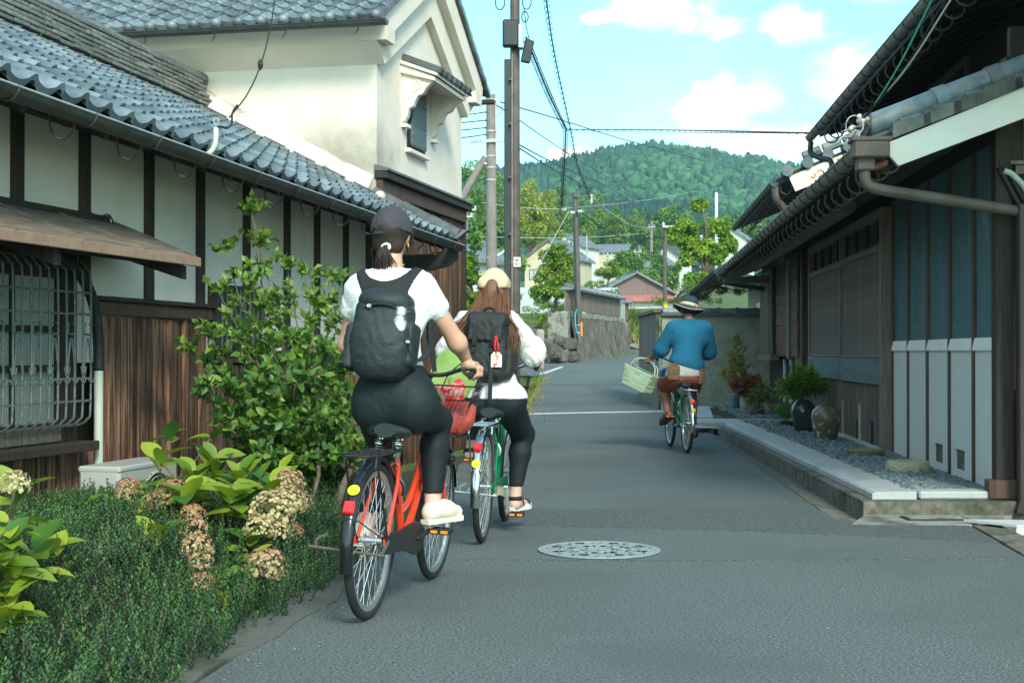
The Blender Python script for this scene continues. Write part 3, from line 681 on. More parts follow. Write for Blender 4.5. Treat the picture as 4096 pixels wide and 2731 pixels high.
	tiles.sort(key=lambda t: t[1])
	single = [t for t in tiles if t[0]]+[t for t in tiles if not t[0]][:258]
	rest = [t for t in tiles if not t[0]][258:]
	for ev, _, m in single: inst('eave_tile' if ev else 'roof_tile', TILE_EAVE if ev else TILE, roof, m)
	joined('roof_tiles', TILE, [t[2] for t in rest], 'tile', roof)
	nm = MB(); nm.box((.125, 0, .022), (.246, .30, .040), bev=.006); NOSHI = nm.mesh('ridge_course_tile', MATS['tile_noshi'])
	cm = MB(); cm.tube([(0, 0, 0), (.30, 0, 0)], .085, 10); CAPT = cm.mesh('ridge_cap_tile', MATS['tile_dark'], 'auto')
	for k in range(7):
		u = 1.2-(k % 2)*.125
		while u < 6.1+.05*(k < 3):
			o = LF((u, -2.45, rz_(-2.45, u)+.02+k*.047)); m = tmat(o+Vector((0, 0, random.uniform(-.004, .004))), xv, LF.n*-1)
			m = m @ Matrix.Scale(1-.10*k/7, 4, (0, 1, 0))
			m = m @ Matrix.Translation((random.uniform(-.006, .006), random.uniform(-.012, .012), 0))
			inst('ridge_course_tile', NOSHI, roof, m); u += .252
	u = 1.2
	while u < 6.1:
		m = tmat(LF((u, -2.45, rz_(-2.45, u)+.345)), xv+Vector((0, 0, random.uniform(-.05, .05))), LF.n*-1); inst('ridge_cap_tile', CAPT, roof, m); u += .27
	b = MB(LF); b.span((RU0, -2.57, 3.98), (1.15, -2.33, 4.55)); b.obj('ridge_end', MATS['tile_dark'], roof)
	b = MB(LF); b.tube([(1.1, -2.32, rz_(-2.32, 1.1)+.03), (6.2, -2.3, rz_(-2.3, 6.2)+.03)], .03, 6); b.obj('bedding_mortar', MATS['tile_noshi'], roof)
	for u in (2.6, 3.5, 4.3, 5.0):
		b = MB(LF); b.tube(bez([(u, -2.30, rz_(-2.3, u)+.05), (u+.05, -2.27, rz_(-2.3, u)+.2), (u-.02, -2.3, rz_(-2.3, u)+.36)], 4), .004, 4); b.obj('tie_wire', MATS['leaf_bamboo'], roof)
	b = MB(LF); v0, v1 = -.34, .66; uv = 6.36
	b.tube([(uv, v0+(v1-v0)*t, rz_(v0+(v1-v0)*t, uv)+.045) for t in (0, .33, .34, .66, .67, 1.)], [.085, .08, .09, .083, .092, .088], 12); b.obj('verge_roll', MATS['tile_dark'], roof, 'auto')
	b = MB(LF); b.prism([(uv-.14, v1-.02, rz_(v1, uv)+.02), (uv+.14, v1-.02, rz_(v1, uv)+.02), (uv+.12, v1+.01, rz_(v1, uv)+.10), (uv+.14, v1+.10, rz_(v1, uv)+.13), (uv-.08, v1+.08, rz_(v1, uv)+.12)], (0, .05, -.012)); b.obj('verge_end_tile', MATS['tile_dark'], roof)
	for k in range(4):
		b = MB(LF); d = v1-.08-k*.235/sl; b.prism([(uv+.07, d, rz_(d, uv)-.01), (uv+.11, d, rz_(d, uv)-.10), (uv+.11, d-.24, rz_(d-.24, uv)-.10), (uv+.07, d-.24, rz_(d-.24, uv)-.01)], (-.05, 0, 0)); b.obj('verge_tile', MATS['tile_dark'], roof)
	prof = bez([(-.46, 2.02), (-.1, 2.0), (.32, 2.01), (.60, 2.06), (.70, 2.16), (.70, 2.34)], 4); top = bez([(-.46, 2.26), (0, 2.20), (.4, 2.20), (.60, 2.27), (.64, 2.36)], 4)
	poly = [(6.30, p.x, p.y) for p in [Vector((q[0], q[1], 0)) for q in prof]]+[(6.30, q[0], q[1]) for q in top[::-1]] if False else None
	pp = [(-.40, 2.08), (0, 2.04), (.35, 2.04), (.56, 2.08), (.66, 2.17), (.68, 2.34), (.60, 2.33), (.52, 2.24), (.35, 2.21), (0, 2.21), (-.40, 2.24)]
	b = MB(LF); b.prism([(6.18, d, z) for d, z in pp], (.20, 0, 0)); b.obj('verge_board', MATS['gutter_olive'] if False else MATS['gutter'], roof, 'auto')
	b = MB(LF); gz = lambda u: EZ-.085+ztilt(u)
	pts = []
	ring = [(.064*math.cos(a), .064*math.sin(a)) for a in np.linspace(math.pi, 2*math.pi, 9)]+[(.058*math.cos(a), .058*math.sin(a)+.004) for a in np.linspace(2*math.pi, math.pi, 9)]
	rows_ = [[(u, ED+.075+y, gz(u)+z) for y, z in ring+ring[:1]] for u in np.linspace(RU0, 6.30, 14)]
	b.grid(rows_); gut = b.obj('gutter', MATS['gutter'], H, 'auto')
	b = MB(LF); b.tube([(RU0, ED+.139, gz(RU0)+.002), (6.3, ED+.139, gz(6.3)+.002)], .007, 6); b.obj('gutter_bead', MATS['galv'], gut)
	for i in range(12):
		u = 5.9-i*.78; c = (u, ED+.075, gz(u))
		b = MB(LF); b.tube([(u, ED+.075+.07*math.cos(a), gz(u)+.07*math.sin(a)) for a in np.linspace(math.pi*.98, math.pi*2.02, 10)], .006, 5); b.obj('gutter_clip', MATS['gutter'], gut)
		b = MB(LF); b.tube(bez([(u+.02, ED-.16, gz(u)+.02), (u+.02, ED-.15, gz(u)-.08), (u+.02, ED-.08, gz(u)-.13), (u+.02, ED-.01, gz(u)-.08), (u+.02, ED+.0, gz(u)+.0)], 4), .008, 5); b.obj('hook', MATS['gutter_brown'], gut)
	for i in range(26):
		u = RU0+.2+i*.45; b = MB(LF); b.beam((u, -.1, rz_(-.1, u)-.15), (u, ED-.06, rz_(ED-.06, u)-.14), .05, .07); b.obj('rafter', MATS['wood_dark'], roof)
left_house()

def house_fittings():
	t = empty('drain_pipe', LF((-.72, .14, 0)), label='ivory drain pipe with black corrugated bend beside the grille window', cat='pipe')
	P = bez([(-1.55, .22, 1.70), (-1.25, .17, 1.69), (-.98, .15, 1.60), (-.80, .14, 1.42), (-.745, .14, 1.2), (-.74, .14, 1.0)], 14)
	b = MB(LF); b.tube(P, [.034+.0045*(i % 2) for i in range(len(P))], 10); b.obj('corrugated_bend', MATS['rubber_black'], t, True)
	b = MB(LF); b.tube([(-.74, .14, 1.02), (-.74, .14, -.12), (-.72, .15, -.26), (-.69, .17, -.4)], .030, 12); b.obj('pipe', MATS['pvc_ivory'], t, 'auto')
	b = MB(LF); b.tube([(-.80, .13, .25), (-.80, .13, -.4)], .012, 8); b.obj('conduit', MATS['galv'], t)
	u0 = -1.10; d0 = .20; W_, D_, H_ = .80, .28, .55; zt = .405
	ac = empty('air_conditioner', LF((u0+W_/2, d0+D_/2, zt-H_)), label='pale outdoor air conditioner unit half hidden by hydrangeas', cat='air conditioner')
	b = MB(LF); b.span((u0, d0, zt-H_), (u0+W_, d0+D_, zt), bev=.018); b.obj('casing', MATS['ac_case'], ac)
	b = MB(LF); b.span((u0-.004, d0-.004, zt-.035), (u0+W_+.004, d0+D_+.006, zt+.006), bev=.012); b.obj('lid', MATS['ac_case'], ac)
	cu, cz = u0+.50, zt-.29
	b = MB(LF); b.tube([(cu+.225*math.cos(a), d0+D_+.003, cz+.225*math.sin(a)) for a in np.linspace(0, 2*math.pi, 33)[:-1]], .010, 6, closed=True); b.obj('fan_ring', MATS['ac_case'], ac, True)
	b = MB(LF); b.add([(cu+.22*math.cos(a), d0+D_+.002, cz+.22*math.sin(a)) for a in np.linspace(0, 2*math.pi, 29)[:-1]], [tuple(range(28))]); b.obj('fan_opening', MATS['rubber_black'], ac)
	b = MB(LF)
	for r in (.05, .09, .13, .17, .20): b.tube([(cu+r*math.cos(a), d0+D_+.01, cz+r*math.sin(a)) for a in np.linspace(0, 2*math.pi, 21)[:-1]], .003, 4, closed=True)
	b.obj('fan_guard', MATS['ac_case'], ac)
	for i in range(9):
		b = MB(LF); b.span((u0+.06, d0+D_, zt-.12-i*.045), (u0+.20, d0+D_+.008, zt-.10-i*.045)); b.obj('louvre', MATS['ac_case'], ac)
	t = empty('service_cable', LF((.75, .75, 2.45)), label='black service cable with clamp dropping to the left eave', cat='cable')
	e0 = at(858, 520, 10.6)
	p = [at(1105, -60, 12.3), at(1080, 110, 12.0), at(1040, 262, 11.5), at(985, 380, 11.1), at(915, 470, 10.85)]
	b = MB(); b.tube(bez(p, 6), .006, 5); b.obj('span_wire', MATS['cable'], t)
	c = at(1040, 258, 11.5); b = MB(); b.lathe([(0, -.05), (.02, -.02), (.024, 0), (.018, .03), (0, .05)], 8, c); b.obj('clamp', MATS['rubber_black'], t)
	b = MB(); b.tube(bez([at(870, 590, 10.1), at(862, 520, 10.15), at(880, 505, 10.2), at(905, 512, 10.4), at(925, 495, 10.7), at(928, 452, 10.85), at(948, 420, 11)], 5), .008, 6); b.obj('drip_loop', MATS['cable'], t)
	b = MB(); b.tube(bez([at(778, 612, 9.9), at(808, 624, 9.75), at(838, 610, 9.72), at(858, 580, 9.75), at(862, 545, 9.85), at(862, 515, 9.9)], 6), .020, 8); b.obj('swan_neck', MATS['pvc_ivory'], t, True)
	b = MB(); cc = at(864, 484, 9.95); b.tube([cc+Vector((.018*math.cos(a), 0, .022*math.sin(a))) for a in np.linspace(0, 6.28, 13)[:-1]], .005, 5, closed=True); b.obj('eye_bolt', MATS['galv'], t)
	b = MB(); b.tube(bez([at(350, 823, 9.35), at(362, 850, 9.35), at(395, 868, 9.4), at(430, 858, 9.5), at(448, 880, 9.55), at(452, 915, 9.6)], 5), .006, 5)
	b.box(at(352, 824, 9.34), (.02, .02, .03)); tag(b.obj('wall_lead', MATS['cable']), 'short black lead looping from a post above the awning', 'cable')
house_fittings()

KU, KD = 6.4, -.31; KW = 3.83
def storehouse():
	K = empty('storehouse', LF((KU, KD, 0)), label='tall white plastered storehouse with tiled gable roof behind the long house', cat='storehouse')
	AP = KW/2; ez, sp = 4.86, .56; eo = .56
	zr = lambda w: ez+sp*(w+eo if w < AP else KW+eo-w)          # tile bed
	P = lambda w, d, z: (KU+w, d, z)
	b = MB(LF)
	b.prism([P(0, KD, 2.30), P(KW, KD, 2.30), P(KW, KD, 4.6), P(AP, KD, zr(AP)-.2), P(0, KD, 4.6)], (0, -7.5, 0)); MATS['plaster_stained'] = MATS['plaster'].copy(); stain(MATS['plaster_stained'], LF((6.4, -.75, 3.25)), (1.0, 1.0, .62), (.17, .17, .12)); b.obj('wall', MATS['plaster_stained'], K)
	b = MB(LF); b.span(P(0.01, -7.8, -.5), P(KW, KD-.01, 2.295)); b.obj('base_wall', MATS['wood_dark'], K)
	for s, w0 in ((1, 0), (-1, KW)):
		b = MB(LF); b.prism([P(w0, KD+.098, 4.41), P(w0-s*.29, KD+.098, 4.62), P(w0-s*.29, KD+.098, 4.66), P(w0, KD+.098, 4.66)], (0, -7.6, 0)); b.obj('corbel', MATS['plaster'], K)
		b = MB(LF); b.prism([P(w0+s*.02, KD+.212, 4.625), P(w0-s*.31, KD+.212, 4.625), P(w0-s*.40, KD+.212, 4.90), P(w0+s*.02, KD+.212, 4.99)], (0, -7.8, 0)); b.obj('eave_band', MATS['plaster'], K)
	def layer(dep, out, nm, wend):
		b = MB(LF)
		for s in (0, 1):
			f = (lambda w: w) if s == 0 else (lambda w: KW-w)
			pts = [(-wend, zr(-wend)-.02), (AP, zr(AP)-.02), (AP, zr(AP)-dep*1.12), (-wend+.0, zr(-wend)-dep)]
			b.prism([P(f(w), KD-.05, z) for w, z in pts], (0, out+.05, 0))
		b.obj(nm, MATS['plaster'], K)
	layer(.76, .10, 'gable_corbel', .0); layer(.385, .215, 'gable_corbel', .30)
	roof = empty('roof', LF(P(AP, -1, 5))); adopt(roof, K)
	for s in (0, 1):
		f = (lambda w: w) if s == 0 else (lambda w: KW-w)
		b = MB(LF); b.prism([P(f(-eo), KD+.24, zr(-eo)-.06), P(f(-eo), KD+.24, zr(-eo)-.005), P(f(AP), KD+.24, zr(AP)-.005), P(f(AP), KD+.24, zr(AP)-.06)], (0, -7.9, 0)); b.obj('roof_deck', MATS['tile_dark'], roof)
	b = MB(LF); b.span(P(AP-.15, KD-7.6, zr(AP)-.05), P(AP+.15, KD+.24, zr(AP)+.3), bev=.05); b.obj('ridge', MATS['tile_dark'], roof)
	sl = math.hypot(1, sp); yv = LF.a+Vector((0, 0, sp)); xv = LF.n
	cm = MB(); cm.lathe([(0, .055), (.03, .05), (.055, .02), (.058, -.03)], 12, m=Matrix(((1, 0, 0), (0, 0, -1), (0, 1, 0)))); DISC = cm.mesh('eave_disc', MATS['tile'], 'auto')
	for r in range(4):
		for c in range(24):
			w = -eo-.06+r*.235/sl; d = KD+.24-.27*(c+1)
			m = tmat(LF(P(w, d, zr(w)+random.uniform(0, .006))), xv, yv); inst('eave_tile' if r == 0 else 'roof_tile', TILE_EAVE if r == 0 else TILE, roof, m)
			if r == 0: inst('eave_disc', DISC, roof, tmat(LF(P(w-.005, d+.225, zr(w)+.005)), xv, LF.a))
	rest = []
	for r in range(4, 12):
		for c in range(26):
			w = -eo-.06+r*.235/sl
			if w > AP: continue
			rest.append(tmat(LF(P(w, KD+.24-.27*(c+1), zr(w))), xv, yv))
	joined('roof_tiles', TILE, rest, 'tile', roof)
	for s in (0, 1):
		for r in range(13):
			w = -eo-.04+r*.235/sl; ww = w if s == 0 else KW-w; w2 = w+.22 if s == 0 else KW-w-.22
			b = MB(LF); z = zr(w)
			b.prism([P(ww, KD+.20, z+.045), P(ww, KD+.20, z-.05), P(w2, KD+.20, zr(w+.22)-.05), P(w2, KD+.20, zr(w+.22)+.018)], (0, .075, 0)); b.obj('verge_tile', MATS['tile_dark'] if s == 0 else MATS['tile'], roof)
	for s, w in ((0, -eo-.09), (1, KW+eo+.09)):
		b = MB(LF); rows_ = [[P(w+(.062)*math.cos(a), d, zr(-eo)-.10+.062*math.sin(a)) for a in np.linspace(math.pi, 2*math.pi, 8)] for d in (KD+.33, -7.9)]
		b.grid(rows_ if s == 0 else rows_); b.add([P(w+.062*math.cos(a), KD+.33, zr(-eo)-.10+.062*math.sin(a)) for a in np.linspace(math.pi, 2*math.pi, 8)], [tuple(range(8))]); b.tube([P(w-.062, KD+.33, zr(-eo)-.1), P(w-.062, -7.9, zr(-eo)-.1)], .008, 6)
		g = b.obj('gutter', MATS['gutter'] if s == 0 else MATS['gutter_brown'], K, 'auto')
		for i in range(5):
			d = KD+.0-i*.85; b = MB(LF); b.tube(bez([P(w-.07, d, zr(-eo)-.08), P(w, d, zr(-eo)-.175), P(w+.05, d-.03, zr(-eo)-.19), P(w+.03, d-.06, zr(-eo)-.24)], 3), .008, 5); b.obj('gutter_hook', MATS['gutter_brown'], g)
	b = MB(LF); b.span(P(-.03, KD-.02, 3.10), P(KW+.10, KD+.13, 3.19), bev=.01); b.obj('ledge', MATS['wood_dark'], K)
	b = MB(LF); b.prism([P(-.03, KD-.02, 3.193), P(-.03, KD+.15, 3.193), P(-.03, KD+.15, 3.22), P(-.03, KD-.02, 3.27)], (KW+.2, 0, 0)); b.obj('ledge_tiles', MATS['tile_dark'], K)
	b = MB(LF); b.span(P(0, KD-.02, 2.93), P(KW+.02, KD+.07, 3.097), bev=.006); b.obj('rail', MATS['wood_brown'], K)
	u = .0; n = 0
	while u < KW:
		w = random.choice((.10, .12, .135)); dd = .02+.01*(n % 2)
		b = MB(LF); b.span(P(u+.003, KD-.01, -.4), P(min(u+w, KW)-.003, KD+dd, 2.93), bev=.004); b.obj('plank', MATS['wood_burnt'], K); u += w; n += 1
	b = MB(LF); b.span(P(KW-.06, KD-.02, -.4), P(KW+.05, KD+.06, 2.93), bev=.006); b.obj('corner_post', MATS['wood_dark'], K)
	b = MB(LF); seg = [(-2.6+2.25*i/12) for i in range(13)]; rows_ = []
	for d in seg:
		h = .24+.14*max(0, 1-abs(d+2.55)/.2)
		rows_.append([P(-.20, d, rz_(d, KU)+.0), P(-.20, d, rz_(d, KU)+.07), P(-.14, d, rz_(d, KU)+.13), P(-.06, d, rz_(d, KU)+.21), P(.01, d, rz_(d, KU)+h+.02)])
	b.grid([r[::-1] for r in rows_]); b.add(rows_[-1], [(0, 1, 2, 3, 4)]); b.obj('mortar_fillet', MATS['mortar_white'], K, True)
	for i in range(6):
		d0 = -2.30+i*.36
		b = MB(LF); b.prism([P(-.26, d0, rz_(d0, KU)+.005), P(-.26, d0, rz_(d0, KU)+.085), P(-.26, d0+.25, rz_(d0+.25, KU)+.085), P(-.26, d0+.25, rz_(d0+.25, KU)+.005)], (.10, 0, 0)); b.obj('flashing_tile', MATS['tile_dark'], K)
		b = MB(LF); c = P(-.23, d0+.305, rz_(d0+.305, KU)+.06); b.lathe([(0, .07), (.04, .06), (.062, .03), (.066, -.01), (.05, -.05)], 10, c); b.obj('mortar_boss', MATS['mortar_white'], K, True)
	w0, w1, z0, z1 = 1.25, 1.88, 3.66, 4.36
	b = MB(LF); b.span(P(w0-.07, KD-.02, z0-.03), P(w1+.07, KD+.012, z1+.05)); win = b.obj('window', MATS['rubber_black'], K)
	b = MB(LF); b.span(P(w0+.03, KD+.013, z0), P(w1, KD+.05, z1), bev=.006); b.obj('shutter', MATS['grille_paint'], win)
	b = MB(LF)
	for z in (z0+.03, z0+.27, z0+.53, z1-.03):
		for i in range(12):
			b.box(P(w0+.06+i*.05, KD+.052, z), (.012, .012, .012))
	for i in range(14):
		for w in (w0+.05, w1-.02): b.box(P(w, KD+.052, z0+.05+i*.055), (.012, .012, .012))
	b.obj('rivets', MATS['grille_paint'], win)
	b = MB(LF); b.span(P(w0-.14, KD-.01, z0-.10), P(w1+.10, KD+.07, z0-.05), bev=.006); b.obj('sill', MATS['plaster'], win)
	hood = empty('window_hood', LF(P(1.6, KD, 4.7))); adopt(hood, K)
	h0, h1 = .92, 2.42; hz, ho = 4.60, .43
	b = MB(LF); b.prism([P(h0, KD-.01, hz), P(h0, KD+ho, hz-.17), P(h0, KD+ho, hz-.22), P(h0, KD-.01, hz-.10)], (h1-h0, 0, 0)); b.obj('soffit', MATS['plaster'], hood)
	b = MB(LF); b.prism([P(h0-.03, KD-.01, hz+.05), P(h0-.03, KD+ho+.03, hz-.13), P(h0-.03, KD+ho+.03, hz-.165), P(h0-.03, KD-.01, hz+.004)], (h1-h0+.06, 0, 0)); b.obj('mortar_bed', MATS['mortar_white'], hood)
	for i in range(7):
		w = h0+.02+i*(h1-h0-.02)/6.6
		b = MB(LF); b.beam(P(w+.09, KD, hz+.10), P(w+.09, KD+ho+.07, hz-.095), .14, .085, bev=.015); b.obj('hood_tile', MATS['tile_dark'], hood)
		b = MB(LF); b.beam(P(w+.2, KD, hz+.05), P(w+.19, KD+ho+.05, hz-.125), .10, .03); b.obj('hood_tile', MATS['tile_dark'], hood)
	for w in (.97, 2.26):
		sc = [(.8*a_, .72*z_) for a_, z_ in [(0, 0), (.50, -.16), (.50, -.22), (.40, -.30), (.33, -.42), (.25, -.45), (.20, -.55), (.18, -.62), (.11, -.66), (.09, -.78), (.05, -.86), (0, -.88)]]
		b = MB(LF); b.prism([P(w, KD+x, hz-.06+z) for x, z in sc], (.10, 0, 0)); b.obj('bracket', MATS['plaster'], hood, 'auto')
		b = MB(LF); b.span(P(w-.03, KD-.01, hz-.76), P(w+.13, KD+.08, hz-.72)); b.obj('bracket_foot', MATS['plaster'], hood)
		b = MB(LF); b.tube(bez([P(w-.004, KD+.08, hz-.42), P(w-.004, KD+.14, hz-.34), P(w-.004, KD+.24, hz-.28), P(w-.004, KD+.21, hz-.20), P(w-.004, KD+.16, hz-.23), P(w-.004, KD+.18, hz-.28)], 4), .012, 5); b.obj('scroll', MATS['plaster'], hood)
storehouse()
# ================================================================== right: dark timber house along the lane
RF = Frame((3.43, 10, 0), (.0797, .9968), (-.9968, .0797))
def uR(sx, d=0.):
	k = (sx-2048)/FP; o = RF.o+RF.n*d
	return (k*o.y-o.x)/(RF.a.x-k*RF.a.y)
def round_eave(parent, F, ua, ub, d, zf, up, mlt=None, step=.27, first=TILE_EAVE):
	n = int((ub-ua)/step); xv = F.a; yv = F.n*-1+Vector((0, 0, up))
	for i in range(n):
		u = ua+i*step
		if F.flip: m = tmat(F((u+step, d, zf(u))), F.a*-1, yv)
		else: m = tmat(F((u, d, zf(u))), F.a, yv)
		inst('eave_tile', first, parent, m)
def gutter_run(parent, F, ua, ub, d, zf, ml='gutter_olive', r=.06, hang=True, clip=.42, nm='gutter'):
	b = MB(F); ring = [(r*math.cos(a), r*math.sin(a)*1.1) for a in np.linspace(0, -math.pi, 9)]
	b.grid([[(u, d+y, zf(u)+z) for y, z in ring] for u in np.linspace(ua, ub, 12)])
	for uu in (ua, ub): b.add([(uu, d+y, zf(uu)+z) for y, z in ring], [tuple(range(9))])
	b.tube([(ua, d+r, zf(ua)), (ub, d+r, zf(ub))], .008, 6)
	g = b.obj(nm, MATS[ml], parent, 'auto')
	n = int((ub-ua)/clip)
	for i in range(n):
		u = ua+.1+i*clip
		b = MB(F); b.tube([(u, d+(r+.006)*math.cos(a), zf(u)+(r+.006)*1.1*math.sin(a)) for a in np.linspace(0, -math.pi, 9)], .007, 5); b.obj('gutter_clip', MATS['gutter'], g)
		if hang:
			b = MB(F); b.tube([(u+.1, d-.20+.085*math.cos(a), zf(u)-.07+.085*math.sin(a)) for a in np.linspace(.6, -math.pi-.6, 10)], .010, 5); b.obj('hook', MATS['gutter_brown'], g)
	return g
rhouse = empty('timber_house', RF((0, 0, 0)), label='dark timber house with teal plaster panels, lattice bay and tiled eaves on the right', cat='house')
def right_house():
	H = rhouse
	UE = uR(3572); UB = uR(3269); TOP = 2.62
	px = (3572, 3634, 3711, 3799, 3896, 3999)
	b = MB(RF); b.span((-.0, -.12, -.7), (18.0, -.05, 3.2)); b.obj('wall_core', MATS['wood_dark'], H)
	for i in range(5):
		ua, ub = sorted((uR(px[i]), uR(px[i+1]))); ua += .035; ub -= .035
		if i == 4: ua = .03
		hole = {2: .52, 3: .60}.get(i)
		b = MB(RF)
		if hole is None: b.span((ua, -.05, .05), (ub, .0, 1.13))
		else:
			uc = ua+(ub-ua)*hole; h = .17
			b.span((ua, -.05, .05), (uc-h, 0, 1.13)); b.span((uc+h, -.05, .05), (ub, 0, 1.13)); b.span((uc-h, -.05, .05), (uc+h, 0, .19)); b.span((uc-h, -.05, .35), (uc+h, 0, 1.13))
			v = MB(RF); v.span((uc-h, -.049, .19), (uc+h, -.02, .35)); v.obj('vent', MATS['concrete_dark'], H)
		b.obj('roughcast_panel', MATS['roughcast'], H)
		b = MB(RF); b.prism([(ua, -.03, 1.13), (ua, .022, 1.13), (ua, .022, 1.150), (ua, .004, 1.225), (ua, -.03, 1.225)], (ub-ua, 0, 0)); b.obj('drip_band', MATS['plaster_new'], H)
		b = MB(RF); b.span((ua, -.05, 1.226), (ub, -.012, TOP)); b.obj('teal_panel', MATS['teal_plaster'], H)
	for x in px[:-1]:
		u = uR(x); w = .075 if x != 3711 else .085
		b = MB(RF); b.span((u-w/2, -.04, .06), (u+w/2, .012, TOP), bev=.004); b.obj('post', MATS['wood_brown'], H)
	b = MB(RF); b.span((-.09, -.06, .12), (.035, .05, TOP+.1), bev=.005); b.obj('corner_post', MATS['wood_dark'], H)
	b = MB(RF); b.span((-.13, -.10, .10), (.0, .11, .23), bev=.006); b.obj('sill_beam_end', MATS['wood_brown'], H)
	ua, ub = UE+.05, UB; um = uR(3372, .08)
	b = MB(RF); b.span((ua, -.05, .15), (ub, .05, 2.60)); bay = b.obj('lattice_bay', MATS['wood_dark'], H)
	for u in (ua, um, ub):
		b = MB(RF); b.span((u-.04, 0, .16), (u+.04, .12, 2.55), bev=.004); b.obj('bay_post', MATS['lattice_wood'], bay)
	n = int((ub-ua)/.058)
	sm = MB(RF); sl_o = RF((0, 0, 0))
	b0 = MB(); b0.box((0, 0, 0), (.030, .022, 1.05)); SLAT = b0.mesh('slat', MATS['lattice_wood'])
	ang = math.atan2(RF.a.y, RF.a.x)
	for i in range(n):
		u = ua+.06+i*(ub-ua-.12)/(n-1)
		if abs(u-um) < .05: continue
		m = Matrix.Translation(RF((u, .082, 1.60))) @ Matrix.Rotation(ang, 4, 'Z'); inst('slat', SLAT, bay, m)
	b = MB(RF); b.span((ua, .055, 1.05), (ub, .078, 2.13)); b.obj('lattice_backing', MATS['wood_dark'], bay)
	for z, h, dd in ((2.16, .07, .115), (1.075, .03, .105), (2.50, .09, .125)):
		b = MB(RF); b.span((ua, .0, z-h/2), (ub, dd, z+h/2), bev=.004); b.obj('bay_rail', MATS['lattice_wood'], bay)
	for i in range(8):
		u = ua+(i+.5)*(ub-ua)/8; b = MB(RF); b.span((u-.02, .05, 2.2), (u+.02, .09, 2.46)); b.obj('transom_bar', MATS['wood_dark'], bay)
	b = MB(RF); b.span((ua+.04, .05, .79), (um-.045, .128, 1.055), bev=.006); b.obj('kick_board', MATS['blue_board'], bay)
	b = MB(RF); b.span((um+.045, .05, .79), (ub-.04, .128, 1.055), bev=.006); b.obj('kick_board', MATS['blue_board'], bay)
	u = ua+.05; i = 0
	while u < ub-.1:
		b = MB(RF); b.span((u, .04, .17), (u+.145, .066+.01*(i % 2), .785), bev=.003); b.obj('board', MATS['wood_grey'], bay)
		b = MB(RF); b.span((u+.135, .05, .17), (u+.165, .092, .785), bev=.003); b.obj('batten', MATS['wood_grey'], bay)
		u += .155; i += 1
	for u in (ua+.62, ua+1.55): b = MB(RF); b.span((u, .06, .17), (u+.05, .10, .40)); b.obj('weep_slot', MATS['rubber_black'], bay)
	for u in (um-.06, um-1.3): b = MB(RF); b.span((u, .05, .15), (u+.10, .10, .56), bev=.004); b.obj('stub_post', MATS['stone_tan'], bay)
	b = MB(RF); b.span((ua-.02, .0, .08), (ub+.02, .14, .168), bev=.01); b.obj('plinth', MATS['granite'], bay)
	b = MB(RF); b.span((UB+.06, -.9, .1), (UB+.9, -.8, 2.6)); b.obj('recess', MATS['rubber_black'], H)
	ent = [(uR(3262), uR(3232), 'teal')]
	b = MB(RF); b.span((UB+.05, -.05, 1.22), (uR(3232), -.02, 2.5)); b.obj('teal_panel', MATS['teal_plaster'], H)
	b = MB(RF); b.span((UB+.05, -.05, 1.12), (uR(3232), .0, 1.215)); b.obj('drip_band', MATS['plaster_new'], H)
	b = MB(RF); b.span((UB+.05, -.05, .1), (uR(3232), .01, 1.11)); b.obj('door_panel', MATS['wood_red'], H)
	b = MB(RF); b.span((uR(3229), -.05, .1), (uR(3200), .08, 2.6), bev=.006); b.obj('post', MATS['wood_brown'], H)
	b = MB(RF); b.span((uR(3196), .02, 1.02), (uR(3189)+.05, .16, 2.55)); b.obj('shutter_frame', MATS['lattice_wood'], H)
	ua2, ub2 = uR(3189, .12), uR(3102, .12)
	for i in range(9):
		b = MB(RF); b.span((ua2, .08, 1.05+i*.166), (ub2, .115+.006*(i % 2), 1.05+i*.166+.162), bev=.003); b.obj('shutter_plank', MATS['wood_red'] if i < 6 else MATS['wood_dark'], H)
	b = MB(RF); b.span((ub2, .05, 1.0), (ub2+.5, .2, 2.55)); b.obj('shutter_frame', MATS['wood_dark'], H)
	ua3, ub3 = uR(3084, .2), uR(3040, .2)
	b = MB(RF); b.span((ua3, .12, 1.08), (ub3, .17, 2.5)); lat = b.obj('lattice_shutter', MATS['wood_dark'], H)
	for i in range(18):
		u = ua3+.05+i*(ub3-ua3-.1)/17; b = MB(RF); b.span((u-.03, .17, 1.08), (u+.03, .2, 2.5)); b.obj('slat', MATS['lattice_wood'], lat)
	b = MB(RF); b.span((ua3-.1, .08, .98), (ub3+.1, .22, 1.07)); b.obj('shutter_rail', MATS['wood_grey'], H)
	b = MB(RF); b.span((uR(3200)+.1, -.5, .1), (ub3+1.5, -.4, 1.0)); b.obj('underfloor_wall', MATS['wood_dark'], H)
	for x, ml in ((3165, 'pvc_ivory'), (3140, 'galv')):
		u = uR(x); b = MB(RF); b.tube([(u, .0, .1), (u, .0, 1.0)], .03, 8); b.obj('pipe', MATS[ml], H)
	for i in range(9):
		u = uR(3178)+i*.16; b = MB(RF); b.span((u, -.12, .12), (u+.13, -.09, .75)); b.obj('board', MATS['wood_grey'], H)
	b = MB(RF); b.tube([(-.3, .30, 2.66), (UE+.4, .30, 2.66)], .085, 12); b.obj('purlin', MATS['wood_dark'], H, 'auto')
	b = MB(RF); b.tube([(UE, .42, 2.56), (14.2, .42, 2.56)], .075, 12); b.obj('purlin', MATS['lattice_wood'], H, 'auto')
	low = empty('lower_roof', RF((0, .9, 2.55))); adopt(low, H)
	ea, eb, ED_, ez = -.42, 14.35, .92, 2.585; sp = .385
	zl = lambda d: ez+(ED_-d)*sp
